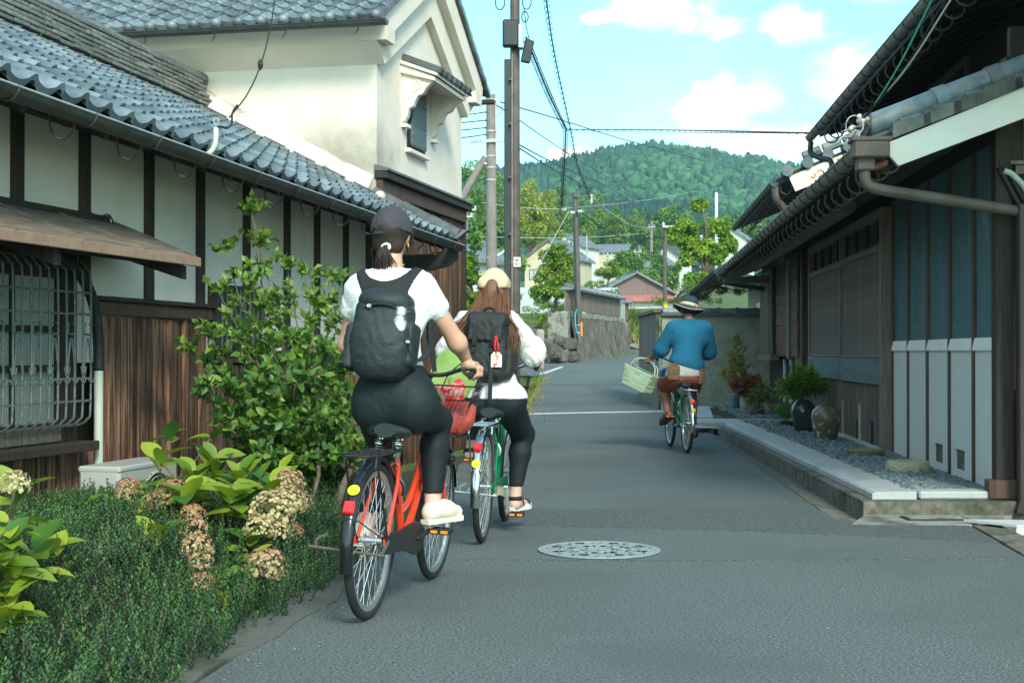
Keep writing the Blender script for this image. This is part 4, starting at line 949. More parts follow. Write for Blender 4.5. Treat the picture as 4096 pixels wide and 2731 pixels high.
	b = MB(RF); b.prism([(ea, ED_, zl(ED_)-.01), (ea, -2.6, zl(-2.6)-.01), (ea, -2.6, zl(-2.6)-.10), (ea, ED_-.02, zl(ED_)-.075)], (eb-ea, 0, 0)); b.obj('roof_deck', MATS['wood_dark'], low)
	round_eave(low, RF, ea+.05, eb, ED_+.03, lambda u: ez, sp)
	rest = []
	for r in range(1, 13):
		for c in range(54):
			d = ED_+.03-r*.235/math.hypot(1, sp); rest.append(tmat(RF((ea+.05+(c+1)*.27, d, zl(d))), RF.a*-1, RF.n*-1+Vector((0, 0, sp))))
	joined('roof_tiles', TILE, rest, 'tile', low)
	for i in range(36):
		u = ea+.2+i*.41; b = MB(RF); b.beam((u, -.1, zl(-.1)-.135), (u, ED_-.08, zl(ED_-.08)-.105), .05, .06); b.obj('rafter', MATS['wood_dark'], low)
	gutter_run(low, RF, ea-.05, eb, ED_+.10, lambda u: 2.505-.002*u, 'gutter_olive', .058)
	b = MB(RF); b.prism([(ea-.03, ED_-.14, zl(ED_-.14)-.26), (ea-.03, ED_-.02, zl(ED_)-.07), (ea-.03, -1.6, zl(-1.6)-.03), (ea-.03, -1.6, zl(-1.6)-.28)], (.05, 0, 0)); b.obj('bargeboard', MATS['plaster_new'], low)
	for i in range(12):
		d = ED_-.10-i*.235/math.hypot(1, sp)*.92
		b = MB(RF); b.prism([(ea-.05, d, zl(d)-.06), (ea-.05, d, zl(d)+.045), (ea-.05, d-.25, zl(d-.25)+.02), (ea-.05, d-.25, zl(d-.25)-.06)], (.16, 0, 0)); b.obj('verge_tile', MATS['tile_noshi'], low)
	b = MB(RF); b.tube([(ea+.16, ED_+.04, zl(ED_)+.085), (ea+.16, -1.7, zl(-1.7)+.085)], .082, 12); b.obj('verge_roll', MATS['tile'], low, 'auto')
	for i in range(5):
		d = ED_-.42-i*.36; b = MB(RF); b.tube([(ea+.16, d, zl(d)+.085), (ea+.16, d-.09, zl(d-.09)+.085)], .102, 12); b.obj('roll_band', MATS['tile'], low, 'auto')
	b = MB(RF); b.lathe([(.10, -.03), (.10, .0), (.07, .02), (.0, .02)], 14, (ea+.16, ED_+.05, zl(ED_)+.085), m=Matrix(((1, 0, 0), (0, 0, 1), (0, -1, 0)))); b.obj('verge_disc', MATS['tile_dark'], low)
	dp = empty('downpipe', RF((-.45, .98, 2.3))); adopt(dp, H)
	b = MB(RF); b.box((ea-.08, ED_+.06, 2.48), (.17, .24, .12), bev=.012); b.box((ea-.08, ED_+.06, 2.545), (.19, .27, .03), bev=.006); b.box((ea-.06, ED_+.09, 2.385), (.11, .12, .09), bev=.01); b.obj('rain_head', MATS['gutter_brown'], dp)
	b = MB(RF); b.tube(bez([(ea-.06, ED_+.09, 2.36), (ea-.06, ED_+.08, 2.26), (ea-.05, ED_-.02, 2.215), (ea+.0, .5, 2.155), (-.2, -.09, 2.085)], 5), .039, 10); b.obj('elbow', MATS['gutter_brown'], dp, 'auto')
	b = MB(RF); b.span((-.26, -.150, .02), (-.17, -.060, 2.14), bev=.012); b.obj('drop', MATS['downpipe_dark'], dp)
	b = MB(RF); b.prism([(-.28, -.17, .02), (-.28, -.04, .02), (-.28, -.06, .10), (-.28, -.15, .10)], (.13, 0, 0)); b.obj('shoe', MATS['downpipe_dark'], dp)
	b = MB(RF); b.span((-.03, -5., -.7), (.06, -.07, 3.4)); b.obj('end_wall', MATS['wood_dark'], H)
	b = MB(RF); b.span((-.045, -4., 2.2), (-.031, -.16, 3.0)); b.obj('end_plaster', MATS['plaster_new'], H)
	b = MB(RF); b.span((-.046, -4., .9), (-.032, -.12, 1.8)); b.obj('end_board', MATS['wood_grey'], H)
	b = MB(RF); b.span((-.06, -4., .2), (-.033, -.10, .86)); b.obj('end_dado', MATS['concrete'], H)
	b = MB(RF); b.span((-.09, -4., 2.36), (-.03, -.09, 2.42)); b.span((-.11, -4., 2.425), (-.03, -.05, 2.45)); b.obj('end_ledge', MATS['wood_grey'], H)
	b = MB(RF); b.span((-4., -1.1, 3.0), (8.4, -.9, 4.25)); b.obj('upper_wall', MATS['wood_dark'], H)
	up = empty('upper_roof', RF((0, .13, 3.9))); adopt(up, H)
	e2, z2, s2 = .13, 4.0, .40; zu = lambda d: z2+(e2-d)*s2
	b = MB(RF); b.prism([(-4., e2, zu(e2)-.01), (-4., -3.5, zu(-3.5)-.01), (-4., -3.5, zu(-3.5)-.14), (-4., e2-.02, zu(e2)-.10)], (12.45, 0, 0)); b.obj('roof_deck', MATS['wood_dark'], up)
	round_eave(up, RF, -4, 8.4, e2+.03, lambda u: z2, s2)
	for i in range(28):
		u = -3.8+i*.44; b = MB(RF); b.beam((u, -.9, zu(-.9)-.17), (u, e2-.08, zu(e2-.08)-.13), .06, .07); b.obj('rafter', MATS['wood_dark'], up)
	gutter_run(up, RF, -4., 8.5, e2+.10, lambda u: 3.91, 'gutter_olive', .058)
	b = MB(RF); b.tube(bez([(8.4, e2+.1, 3.84), (8.42, e2+.1, 3.70), (8.35, e2+.0, 3.62), (8.2, e2-.12, 3.56), (8.18, e2-.14, 3.40)], 4), .035, 8); b.obj('rain_elbow', MATS['gutter'], up, 'auto')
	wf = MB(RF); wf.span((4.7, -.9, 3.5), (6.4, -.875, 4.08)); wn = wf.obj('upper_window', MATS['glass_dark'], H)
	b = MB(RF); b.span((4.62, -.9, 4.08), (6.48, -.85, 4.15)); b.span((4.62, -.9, 3.4), (4.70, -.852, 4.079)); b.obj('window_frame', MATS['wood_grey'], wn)
	for i, dd in enumerate((-3.2, -2.1, -1.2)): pass
	w2 = empty('second_roof', RF((11.4, .3, 3.65))); adopt(w2, H)
	e3, z3, s3_ = .30, 3.76, .40; zw = lambda d: z3+(e3-d)*s3_
	b = MB(RF); b.prism([(11.4, e3, zw(e3)), (11.4, -3.0, zw(-3.)), (11.4, -3.0, zw(-3.)-.14), (11.4, e3-.02, zw(e3)-.10)], (7.8, 0, 0)); b.obj('roof_deck', MATS['wood_dark'], w2)
	b = MB(RF); b.span((11.6, -3.2, 2.7), (19.0, -.4, 3.75)); b.obj('upper_wall', MATS['wood_dark'], w2)
	round_eave(w2, RF, 11.4, 19.2, e3+.03, lambda u: z3, s3_)
	gutter_run(w2, RF, 11.35, 19.2, e3+.1, lambda u: 3.66, 'gutter', .058)
	b = MB(RF); b.prism([(11.36, e3-.22, zw(e3-.22)-.32), (11.36, e3-.12, zw(e3-.12)-.06), (11.36, -2.4, zw(-2.4)-.04), (11.36, -2.4, zw(-2.4)-.34)], (.05, 0, 0)); b.obj('bargeboard', MATS['plaster'], w2)
	for i in range(8):
		d = e3-.1-i*.30; b = MB(RF); b.tube([(11.30, d, zw(d)+.03), (11.62, d, zw(d)+.04)], .085, 10); b.obj('verge_tile', MATS['tile'], w2, 'auto')
	for i in range(7):
		d = e3-.35-i*.3; b = MB(RF); b.tube([(11.5, d, zw(d)+.16), (11.5, d-.26, zw(d-.26)+.16)], .075, 8); b.obj('verge_tile', MATS['tile'], w2, 'auto')
	for i in range(6):
		d = -.9-i*.3; b = MB(RF); b.box((11.6, d, zw(d)+.30), (.35, .28, .12), bev=.02); b.obj('ridge_course_tile', MATS['tile_noshi'], w2)
	gd = mat('gilt', (.55, .33, .08), (.62, .42, .14), rough=.5, scale=20)
	b = MB(RF)
	for (d, z, r, a0, a1) in ((-.30, 3.80, .055, 0, 5.2), (-.46, 3.90, .06, 1, 6.4), (-.62, 3.90, .05, 3, 8.5), (-.40, 3.78, .05, 3.5, 7.5), (-.18, 3.76, .04, 2, 6)):
		b.tube([(11.352, d+r*(1-.5*t)*math.cos(a0+(a1-a0)*t), z+r*(1-.5*t)*math.sin(a0+(a1-a0)*t)) for t in np.linspace(0, 1, 12)], .010, 5)
	b.obj('gilt_scroll', gd, w2)
	b = MB(RF); b.tube(bez([(11.42, e3+.08, 3.60), (11.42, e3+.06, 3.42), (11.5, e3-.02, 3.34), (11.6, e3-.22, 3.10)], 4), .055, 8); b.obj('rain_elbow', MATS['gutter_brown'], w2, 'auto')
	fr = empty('far_roof', RF((14.8, .9, 2.5))); adopt(fr, H)
	e4, z4 = .95, 2.62; z4f = lambda d: z4+(e4-d)*.4
	b = MB(RF); b.prism([(14.7, e4, z4f(e4)), (14.7, -2., z4f(-2)), (14.7, -2., z4f(-2)-.12), (14.7, e4-.02, z4f(e4)-.09)], (10.8, 0, 0)); b.obj('roof_deck', MATS['wood_dark'], fr)
	round_eave(fr, RF, 14.7, 25.4, e4+.03, lambda u: z4, .4)
	gutter_run(fr, RF, 14.7, 25.5, e4+.1, lambda u: 2.535, 'gutter', .058, clip=.5)
	b = MB(RF); b.span((14.5, -.5, .2), (24.8, -.35, 2.9)); b.obj('far_wall', MATS['plaster_wall'], fr)
	b = MB(RF); b.span((17.2, -.36, 1.55), (19.6, -.2, 2.5)); b.obj('far_lattice', MATS['wood_red'], fr)
	b = MB(RF); b.span((21, -.36, 1.6), (22, -.3, 2.2)); b.obj('far_window', MATS['glass_dark'], fr)
	b = MB(RF); b.tube(bez([(14.55, 1.0, 2.52), (14.55, 1.0, 2.38), (14.6, .8, 2.30), (14.9, .2, 2.22)], 4), .045, 8); b.obj('rain_elbow', MATS['gutter'], fr, 'auto')
	b = MB(RF); b.prism([(14.2, .95, 2.30), (14.2, .2, 2.30), (14.2, .2, 2.42), (14.2, .95, 2.38)], (.25, 0, 0)); b.obj('beam_end', MATS['wood_grey'], fr)
right_house()

def right_cables():
	t = empty('cable_entry', RF((-.3, 1., 2.7)), label='tangle of cables with insulators at the right eave corner', cat='cables')
	A = at(3440, 500, 9.75)
	for i, (px, py, Y, ml, r) in enumerate(((3745, -30, 8.6, 'cable_green', .006), (3830, -40, 8.6, 'cable_white', .006), (3820, -20, 8.7, 'cable', .007), (3800, -30, 8.8, 'cable', .006))):
		e = at(3478-i*8, 455+i*6, 9.75); s_ = at(px, py, Y); mid = (e+s_)/2-Vector((0, 0, .04+.01*i))
		b = MB(); b.tube(bez([s_, mid, e], 8), r, 5); b.obj('drop_wire', MATS[ml], t)
	for i, (x, y) in enumerate(((3438, 475), (3452, 492), (3470, 482), (3402, 518), (3412, 508))):
		c = at(x, y, 9.72); b = MB(); b.lathe([(0, -.035), (.014, -.03), (.018, -.008), (.012, 0), (.018, .01), (.014, .032), (0, .035)], 8, c, m=Matrix.Rotation(.5+.3*i, 3, 'X')); b.obj('insulator', MATS['insulator'], t, True)
	for i, (x, y, r) in enumerate(((3426, 535, .022), (3378, 560, .024), (3395, 520, .05), (3420, 500, .06))):
		c = at(x, y, 9.68); b = MB(); b.tube([c+Vector((r*math.cos(a), .01*math.sin(a*2), r*1.1*math.sin(a))) for a in np.linspace(0, 6.28, 17)[:-1]], .004 if i > 1 else .006, 5, closed=True); b.obj('ring', MATS['cable_white' if i != 2 else 'cable'], t)
	b = MB(); b.tube(bez([at(3428, 560, 9.66), at(3418, 610, 9.64), at(3440, 650, 9.62), at(3490, 668, 9.62), at(3545, 650, 9.66)], 8), .026, 8); b.obj('brown_sleeve', MATS['roof_red'] if False else mat('sleeve_brown', (.14, .05, .035), (.18, .075, .05), rough=.5, scale=9), t, True)
	P = bez([at(3475, 510, 9.70), at(3450, 560, 9.69), at(3445, 610, 9.68), at(3475, 655, 9.68), at(3540, 672, 9.72), at(3640, 610, 10.3)], 14)
	b = MB(); b.tube(P, [.022+.003*(i % 2) for i in range(len(P))], 8); b.obj('corrugated_sleeve', MATS['rubber_black'], t, True)
	t = empty('wall_conduits', RF((-.1, -.2, 1)), label='grey conduit and black cables running down the right house end wall', cat='conduit')
	b = MB(RF); b.tube(bez([(-.12, .0, 2.38), (-.12, -.07, 2.34), (-.12, -.165, 2.20), (-.12, -.18, 1.9), (-.12, -.18, 1.0), (-.12, -.20, .72), (-.12, -.3, .6), (-.12, -.5, .55)], 6), .021, 10); b.obj('conduit', MATS['pvc_ivory'], t, True)
	for i, o in enumerate((0, .05)):
		b = MB(RF); b.tube(bez([(-.1, .03-o, 2.40), (-.1, -.05-o, 2.25), (-.1, -.16-o, 2.0), (-.1, -.21-o*.5, 1.6), (-.1, -.21-o*.5, .4)], 6), .022, 8); b.obj('cable', MATS['cable'], t, True)
right_cables()

def garden_wall():
	t = empty('garden_wall', (4., 26.6, .05), label='rough grey green garden wall with tile coping behind the blue-shirted cyclist', cat='wall')
	x0, x1, y0 = 2.80, 5.0, 26.5
	b = MB(); b.span((x0, y0, .0), (x1, y0+.22, 1.79)); b.obj('wall_face', MATS['roughcast_wall'], t)
	b = MB(); b.span((x0-.02, y0-.035, .0), (x1, y0-.002, .86)); b.obj('wall_foot', MATS['roughcast_wall'], t)
	b = MB(); b.span((x0-.03, y0-.08, 1.793), (x1, y0+.30, 1.83)); b.obj('coping_bed', MATS['tile_dark'], t)
	for i in range(6):
		b = MB(); xx = x0+.05+i*.34; b.tube([(xx, y0+.1, 1.865), (xx+.33, y0+.1, 1.865)], .075, 10); b.obj('coping_tile', MATS['tile'], t, 'auto')
		b = MB(); b.tube([(xx-.03, y0+.1, 1.865), (xx+.03, y0+.1, 1.865)], .092, 10); b.obj('coping_band', MATS['tile'], t, 'auto')
	t = empty('side_fence', (2.78, 27, .05), label='weathered board fence end beside the garden wall', cat='fence')
	for i in range(9):
		b = MB(); b.span((2.72, 26.75+i*.42, .05), (2.76, 27.15+i*.42, 1.85)); b.obj('fence_board', MATS['wood_grey'], t)
	b = MB(); b.span((2.66, 26.7, 1.86), (2.86, 30.6, 1.92)); b.obj('fence_cap', MATS['wood_grey'], t)
garden_wall()
# ================================================================== foliage tools
def leafcloud(C, RAD, n, size, flat=.45, up=.35, seed=0, asp=.5, tintpow=1.5, shell=.55, droop=0.):
	'leaf-sized quads through the clumps C (k,3) with radii RAD (k,) -> V, F, tint'
	g = np.random.default_rng(seed); C = np.asarray(C, float); RAD = np.asarray(RAD, float); k = len(C)
	if RAD.ndim == 1: RAD = np.repeat(RAD[:, None], 3, 1)
	w = RAD.prod(1)**(2/3); idx = g.choice(k, n, p=w/w.sum())
	d = g.normal(size=(n, 3)); d /= np.linalg.norm(d, axis=1)[:, None]
	r = shell+(1-shell)*g.random(n)**.6
	P = C[idx]+d*RAD[idx]*r[:, None]
	nr = d+g.normal(size=(n, 3))*.7; nr[:, 2] += up; nr /= np.linalg.norm(nr, axis=1)[:, None]
	t = np.cross(nr, g.normal(size=(n, 3))); t[:, 2] -= droop; t -= nr*(t*nr).sum(1)[:, None]; t /= np.linalg.norm(t, axis=1)[:, None]
	s = np.cross(nr, t); L = size*g.uniform(.65, 1.3, n)[:, None]
	V = np.stack([P, P+t*L*.45+s*L*asp*.5-nr*L*.05, P+t*L-nr*L*.10, P+t*L*.45-s*L*asp*.5-nr*L*.05], 1).reshape(-1, 3)
	F = np.arange(4*n).reshape(-1, 4)
	ct = g.random(k)**tintpow
	T = np.clip(.5*ct[idx]+.5*g.random(n)**tintpow+.12*d[:, 2]*0, 0, 1)
	return V, F, np.repeat(T, 4)
def clumps(c, r, k, cr, seed, low=-1., jit=.85):
	g = np.random.default_rng(seed); c = np.array(c, float); r = np.array(r, float); out = []
	while len(out) < k:
		d = g.normal(size=3); d /= np.linalg.norm(d)
		if d[2] < low: continue
		out.append(c+d*r*(g.random()**.45)*jit)
	return np.array(out), cr*g.uniform(.6, 1.3, k)
def branchy(b, base, tips, r0, bend=.15, seed=0, n=6):
	g = random.Random(seed); base = Vector(base)
	for t in tips:
		t = Vector(t); m = (base+t)/2+Vector((g.uniform(-1, 1), g.uniform(-1, 1), g.uniform(0, 1)))*bend*(t-base).length
		P = bez([base, m, t], 4); b.tube(P, [r0*(1-.8*i/(len(P)-1)) for i in range(len(P))], n)
def tree(name, label, base, H, crown, k, cr, nleaf, size, ml, seed, trunk=.07, cat='tree', group=None, th=.5, lean=(0, 0), asp=.5, low=-1., droop=0., bark='bark', tintpow=1.5):
	'crown: list of (offset from base, radii); trunk with limbs reaching into the clumps'
	base = Vector(base); t = empty(name, base, label=label, cat=cat, group=group)
	CC, RR_ = [], []
	tot = sum(r[0]*r[1]*r[2] for _, r in crown)**1
	for i, (o, r) in enumerate(crown):
		kk = max(3, int(k*(r[0]*r[1]*r[2])/tot)) if len(crown) > 1 else k
		c, rad = clumps(base+Vector(o), r, kk, cr, seed+i, low); CC.append(c); RR_.append(rad)
	CC = np.concatenate(CC); RR_ = np.concatenate(RR_)
	rad3 = np.stack([RR_, RR_, RR_*.75], 1)
	V, F, T = leafcloud(CC, rad3, nleaf, size, seed=seed, asp=asp, droop=droop, tintpow=tintpow)
	npmesh('crown', V, F, MATS[ml], t, tint=T)
	b = MB(); top = base+Vector((lean[0], lean[1], H*th))
	mid = (base+top)/2+Vector((.04*H*math.sin(seed), .03*H*math.cos(seed), 0))
	P = bez([base-Vector((0, 0, .3)), mid, top], 5); b.tube(P, [trunk*(1.25-.6*i/(len(P)-1)) for i in range(len(P))], 8)
	branchy(b, top-Vector((0, 0, H*.04)), [c for c in CC[::max(1, len(CC)//9)]], trunk*.6, seed=seed); b.obj('trunk', MATS[bark], t, True)
	return t

# ================================================================== wooded hill
RIDGE = [(-3000, 700), (-600, 690), (900, 640), (1500, 650), (1850, 690), (2060, 662), (2190, 650), (2300, 625), (2400, 602), (2470, 582), (2540, 578), (2610, 566), (2690, 580), (2760, 588), (2840, 590), (2900, 606), (2960, 632), (3010, 618), (3060, 628), (3150, 655), (3400, 700), (4200, 740), (7000, 700)]
def hill_h(x, y):
	sx = x/y*FP+2048; e = (1407-pl(RIDGE, sx))/FP
	top = HC+e*720-4
	t = sstep(300, 720, y); t2 = 1-.5*sstep(730, 1000, y)
	base = grade(300)-1
	f = (.62*(y-300)/420+.38*t) if y < 720 else 1
	f = max(0, min(1, f))
	return base+(top-base)*f*t2+6*noise.noise(Vector((x*.012, y*.012, 1)))*f*(1-f)*3+3*noise.noise(Vector((x*.03, y*.03, 5)))*min(1, f*3)*(1-f)
def hill():
	xs = np.arange(-560, 760, 12.); ys = np.concatenate([np.arange(285, 740, 10.), np.arange(745, 960, 25.)])
	b = MB(); b.grid([[(x*y/720, y, hill_h(x*y/720, y)) for x in xs] for y in ys]); h = b.obj('hill', MATS['hill_ground'], smooth=True); kind(h, 'structure', 'wooded hill closing the valley')
	t = (1+5**.5)/2
	iv = np.array([(-1, t, 0), (1, t, 0), (-1, -t, 0), (1, -t, 0), (0, -1, t), (0, 1, t), (0, -1, -t), (0, 1, -t), (t, 0, -1), (t, 0, 1), (-t, 0, -1), (-t, 0, 1)])/math.hypot(1, t)
	fa = [(0, 11, 5), (0, 5, 1), (0, 1, 7), (0, 7, 10), (0, 10, 11), (1, 5, 9), (5, 11, 4), (11, 10, 2), (10, 7, 6), (7, 1, 8), (3, 9, 4), (3, 4, 2), (3, 2, 6), (3, 6, 8), (3, 8, 9), (4, 9, 5), (2, 4, 11), (6, 2, 10), (8, 6, 7), (9, 8, 1)]
	S = iv; Fb = np.array(fa); g = np.random.default_rng(5)
	Vs, Fs, T = [], [], []; n = 0
	N_ = 21000
	for i in range(N_):
		sx = g.uniform(1500, 3600) if i < 17500 else g.uniform(-1500, 6200)
		y = 300+425*g.random()**.8; x = (sx-2048)/FP*y
		rv = noise.noise(Vector((x*.011+.35*y*.01, y*.006, 9)))
		z = hill_h(x, y); s = g.uniform(.95, 1.6)+1.5*g.random()**4*(.75+.25*(y-300)/420)
		cone = rv < -.05 or g.random() < .25
		d = S*(1+g.normal(size=(len(S), 1))*.22)
		if cone: d = d*np.array([.8, .8, 1.5]); zz = np.clip((d[:, 2]+1.5)/3, 0, 1)[:, None]; d = d*np.concatenate([1.25-.95*zz, 1.25-.95*zz, np.ones_like(zz)], 1)
		Vs.append(d*s+(x, y, z+s*.7)); Fs.append(Fb+n); n += len(S)
		pt_ = noise.noise(Vector((x*.02, y*.012, 4))); tt = (.0 if cone else .30+.5*pt_)+.55*g.random()**1.6-.3*(rv < -.18); T.append(np.clip(np.full(len(S), tt)+g.normal(size=len(S))*.12, 0, 1))
	o = npmesh('hill_forest', np.concatenate(Vs), np.concatenate(Fs), MATS['hill_forest'], smooth=False, tint=np.concatenate(T), nper=3); kind(o, 'stuff', 'dense mixed forest covering the hill')
	for i, (px, py, h) in enumerate(((2688, 575, 7), (2905, 600, 6), (2992, 612, 7), (2835, 585, 6), (3012, 622, 5), (2770, 590, 5))):
		p = at(px, py+22, 735)-Vector((0, 0, 3.2)); h *= .9; tr = tree('hilltop_cedar', ['slim cedar standing tallest on the hill skyline', 'cedar on the skyline right of the two masts', 'cedar at the right shoulder of the hill', 'cedar just left of the mast on the skyline', 'rounded cedar at the right end of the hill skyline', 'low cedar in the middle of the hill skyline'][i], p, h, [((0, 0, h*.45), (h*.15, h*.15, h*.32)), ((0, 0, h*.85), (h*.07, h*.07, h*.2))], 7, h*.13, 170, h*.22, 'leaf_cedar', 60+i, trunk=.25, group='cedars on the hill skyline', th=.9)
	for i, x in enumerate((2805, 2828)):
		a = at(x, 600, 700); b = MB(); b.tube([a-Vector((0, 0, 4)), at(x, 578+3*i, 700)+Vector((0, 0, 1.5))], .35, 6); tag(b.obj('mast', MATS['galv']), ['left of two pale masts on the hill slope', 'right of two pale masts on the hill slope'][i], 'mast', 'masts on the hill')
hill()

# ================================================================== trees between the village and the hill
def far_trees():
	g = random.Random(3)
	spec = [  # px, py(base), Y, height m, width m, material, label
		(2120, 1010, 150, 8.6, 3.6, 'leaf_bamboo_gold', 'golden green bamboo grove right of the dark pole'),
		(2190, 1000, 165, 8.2, 3.0, 'leaf_bamboo_gold', 'yellowish bamboo top next to the golden grove'),
		(2105, 930, 185, 8.0, 3.2, 'leaf_bamboo', 'pale bamboo standing behind the golden grove'),
		(2245, 1000, 195, 9.6, 2.6, 'leaf_bamboo', 'pointed feathery bamboo left of the middle pole'),
		(2330, 1000, 205, 8.4, 3.2, 'leaf_bamboo', 'green bamboo clump behind the middle pole'),
		(2400, 985, 215, 9.4, 2.6, 'leaf_bamboo', 'tall pointed bamboo just right of the middle pole'),
		(2470, 985, 210, 7.4, 3.0, 'leaf_bamboo', 'bamboo clump above the long white house'),
		(2540, 990, 220, 7.2, 3.4, 'leaf_bamboo', 'bamboo behind the far grey pole'),
		(2610, 1010, 215, 7.0, 3.4, 'leaf_tree', 'round green tree above the hip roofed cream house'),
		(2680, 1000, 225, 7.6, 3.4, 'leaf_tree', 'dark tree behind the bright bare-limbed tree'),
		(2760, 1000, 230, 7.0, 4.0, 'leaf_bamboo', 'pale grove seen through the bright tree'),
		(2850, 1000, 230, 7.4, 4.0, 'leaf_tree', 'green grove to the right of the bright tree'),
		(2950, 1000, 235, 7.0, 4.4, 'leaf_tree', 'grove low above the farthest tiled eave'),
		(3060, 1000, 235, 7.2, 5.0, 'leaf_tree', 'grove mostly hidden by the right house'),
		(1880, 1050, 110, 9.6, 3.0, 'leaf_bamboo', 'tall bright bamboo beside the storehouse corner'),
		(1960, 1050, 120, 9.2, 3.0, 'leaf_tree', 'dense dark tree behind the grey concrete pole'),
		(2030, 1050, 130, 8.2, 3.0, 'leaf_bamboo_gold', 'yellow green tree just left of the dark pole'),
		(1850, 1050, 90, 6.8, 2.4, 'leaf_tree', 'dark green tree low beside the storehouse'),
		(1780, 1000, 130, 9.0, 4.0, 'leaf_tree', 'tree mostly hidden behind the storehouse gable'),
		(1930, 1100, 84, 4.6, 2.0, 'leaf_tree', 'dark bushy tree at the foot of the grey pole'),
		(2010, 1120, 95, 4.4, 2.2, 'leaf_tree', 'dark bushes between the two nearest poles'),
		(2560, 1090, 175, 4.0, 2.6, 'leaf_tree', 'small dark tree right of the long white house'),
		(2500, 1090, 150, 2.8, 2.0, 'leaf_tree', 'low bush in front of the long white house'),
		(2230, 1060, 160, 4.0, 3.2, 'leaf_tree', 'dark hedge trees behind the maple'),
		(2660, 1130, 130, 3.2, 2.4, 'leaf_tree', 'dark shrub right of the hip roofed cream house'),
		(2540, 1130, 125, 2.8, 2.0, 'leaf_tree', 'dark shrub left of the hip roofed cream house')]
	for i, (px, py, Y, h, w, ml, lab) in enumerate(spec):
		p = at(px, py, Y); p.z -= .6; bam = 'bamboo' in ml
		w *= 1.35; cr = [((0, 0, h*.40), (w*.5, w*.5, h*.42)), ((w*.1*math.sin(i), 0, h*.8), (w*(.24 if bam else .34), w*.3, h*.22))]
		tree('bamboo_clump' if bam else 'tree', lab, p, h, cr, 34, w*.20, 3600, .50 if Y > 140 else .34, ml, 100+i, trunk=.12, cat='bamboo' if bam else 'tree', group='trees at the foot of the hill', th=.5, asp=.3 if bam else .55, droop=.9 if bam else 0)
far_trees()
def near_trees():
	tree('maple_tree', 'garden maple turning yellow at the top beside the slatted fence', at(2228, 1300, 53), 3.1, [((0, 0, 1.65), (1.0, .9, .75)), ((.1, 0, 2.5), (.75, .7, .55)), ((-.5, 0, 1.2), (.6, .6, .4))], 50, .28, 11000, .10, 'leaf_maple', 31, trunk=.075, th=.42, asp=.75, tintpow=2.4)
	tree('persimmon_tree', 'bright green tree with heavy bare limbs above the garden wall', at(2800, 1290, 58), 5.2,
		 [((-1.05, 0, 3.6), (.45, .6, .38)), ((-.5, 0, 3.9), (.55, .6, .35)), ((.1, 0, 4.7), (.38, .4, .55)), ((.85, 0, 3.95), (.55, .6, .5)), ((.45, 0, 3.0), (.8, .7, .5)), ((-.55, .1, 2.35), (.4, .5, .55)), ((1.25, 0, 3.3), (.4, .5, .5)), ((-.05, -.2, 1.75), (.9, .5, .33)), ((-.2, 0, 3.2), (.6, .5, .3)), ((.9, .1, 2.6), (.5, .5, .3))],
		 70, .24, 11500, .17, 'leaf_bright', 37, trunk=.15, th=.42, asp=.55, lean=(.25, 0), tintpow=1.1)
	tree('pine_tree', 'clipped dark pine leaning over the garden wall behind the hat', at(2700, 1330, 33), 1.35, [((-.1, 0, .75), (.42, .4, .18)), ((.25, 0, 1.0), (.4, .4, .16)), ((.75, .1, .85), (.5, .4, .22)), ((1.3, .2, 1.0), (.5, .4, .2))], 30, .12, 4200, .055, 'leaf_tree', 41, trunk=.05, th=.6, asp=.25)
	tree('small_tree', 'small fresh green tree with pale trunk between the houses', at(2435, 1180, 75), 1.9, [((0, 0, 1.2), (.85, .7, .35)), ((.1, 0, 1.6), (.5, .5, .25)), ((.75, 0, 1.2), (.35, .3, .25))], 30, .18, 3200, .10, 'leaf_bright', 43, trunk=.06, th=.45)
	tree('hedge_shrub', 'dark round shrub behind the slatted fence', at(2370, 1230, 60), 1.3, [((0, 0, .6), (1.0, .7, .5)), ((.9, 0, .5), (.6, .6, .4))], 26, .22, 3400, .09, 'leaf_tree', 45, trunk=.05, cat='shrub')
	tree('verge_tree', 'leafy pale green bush filling the gap beside the storehouse', at(1890, 1370, 30), 2.3, [((-.1, 0, .55), (.5, .5, .6)), ((-.15, 0, 1.35), (.42, .5, .55)), ((.2, 0, 1.0), (.28, .4, .5)), ((-.1, 0, 1.95), (.3, .4, .35))], 60, .17, 11000, .085, 'leaf_bright', 47, trunk=.03, cat='bush', tintpow=2.2)
	tree('garden_bush', 'small round bush between dark pole and maple', at(2060, 1245, 48), .8, [((0, 0, .4), (.3, .3, .35))], 10, .13, 900, .06, 'leaf_tree', 49, trunk=.02, cat='bush')
	tree('young_tree', 'thin young tree in front of the maple', at(2165, 1335, 46), 1.0, [((0, 0, .55), (.2, .2, .4)), ((.12, 0, .9), (.14, .14, .15))], 12, .09, 700, .075, 'leaf_bright', 51, trunk=.015, cat='tree')
	tree('field_hedge', 'dark low hedge under the maple', at(2215, 1270, 58), 1.0, [((0, 0, .4), (1.5, .5, .35))], 26, .2, 2600, .08, 'leaf_tree', 53, trunk=.03, cat='hedge')
near_trees()

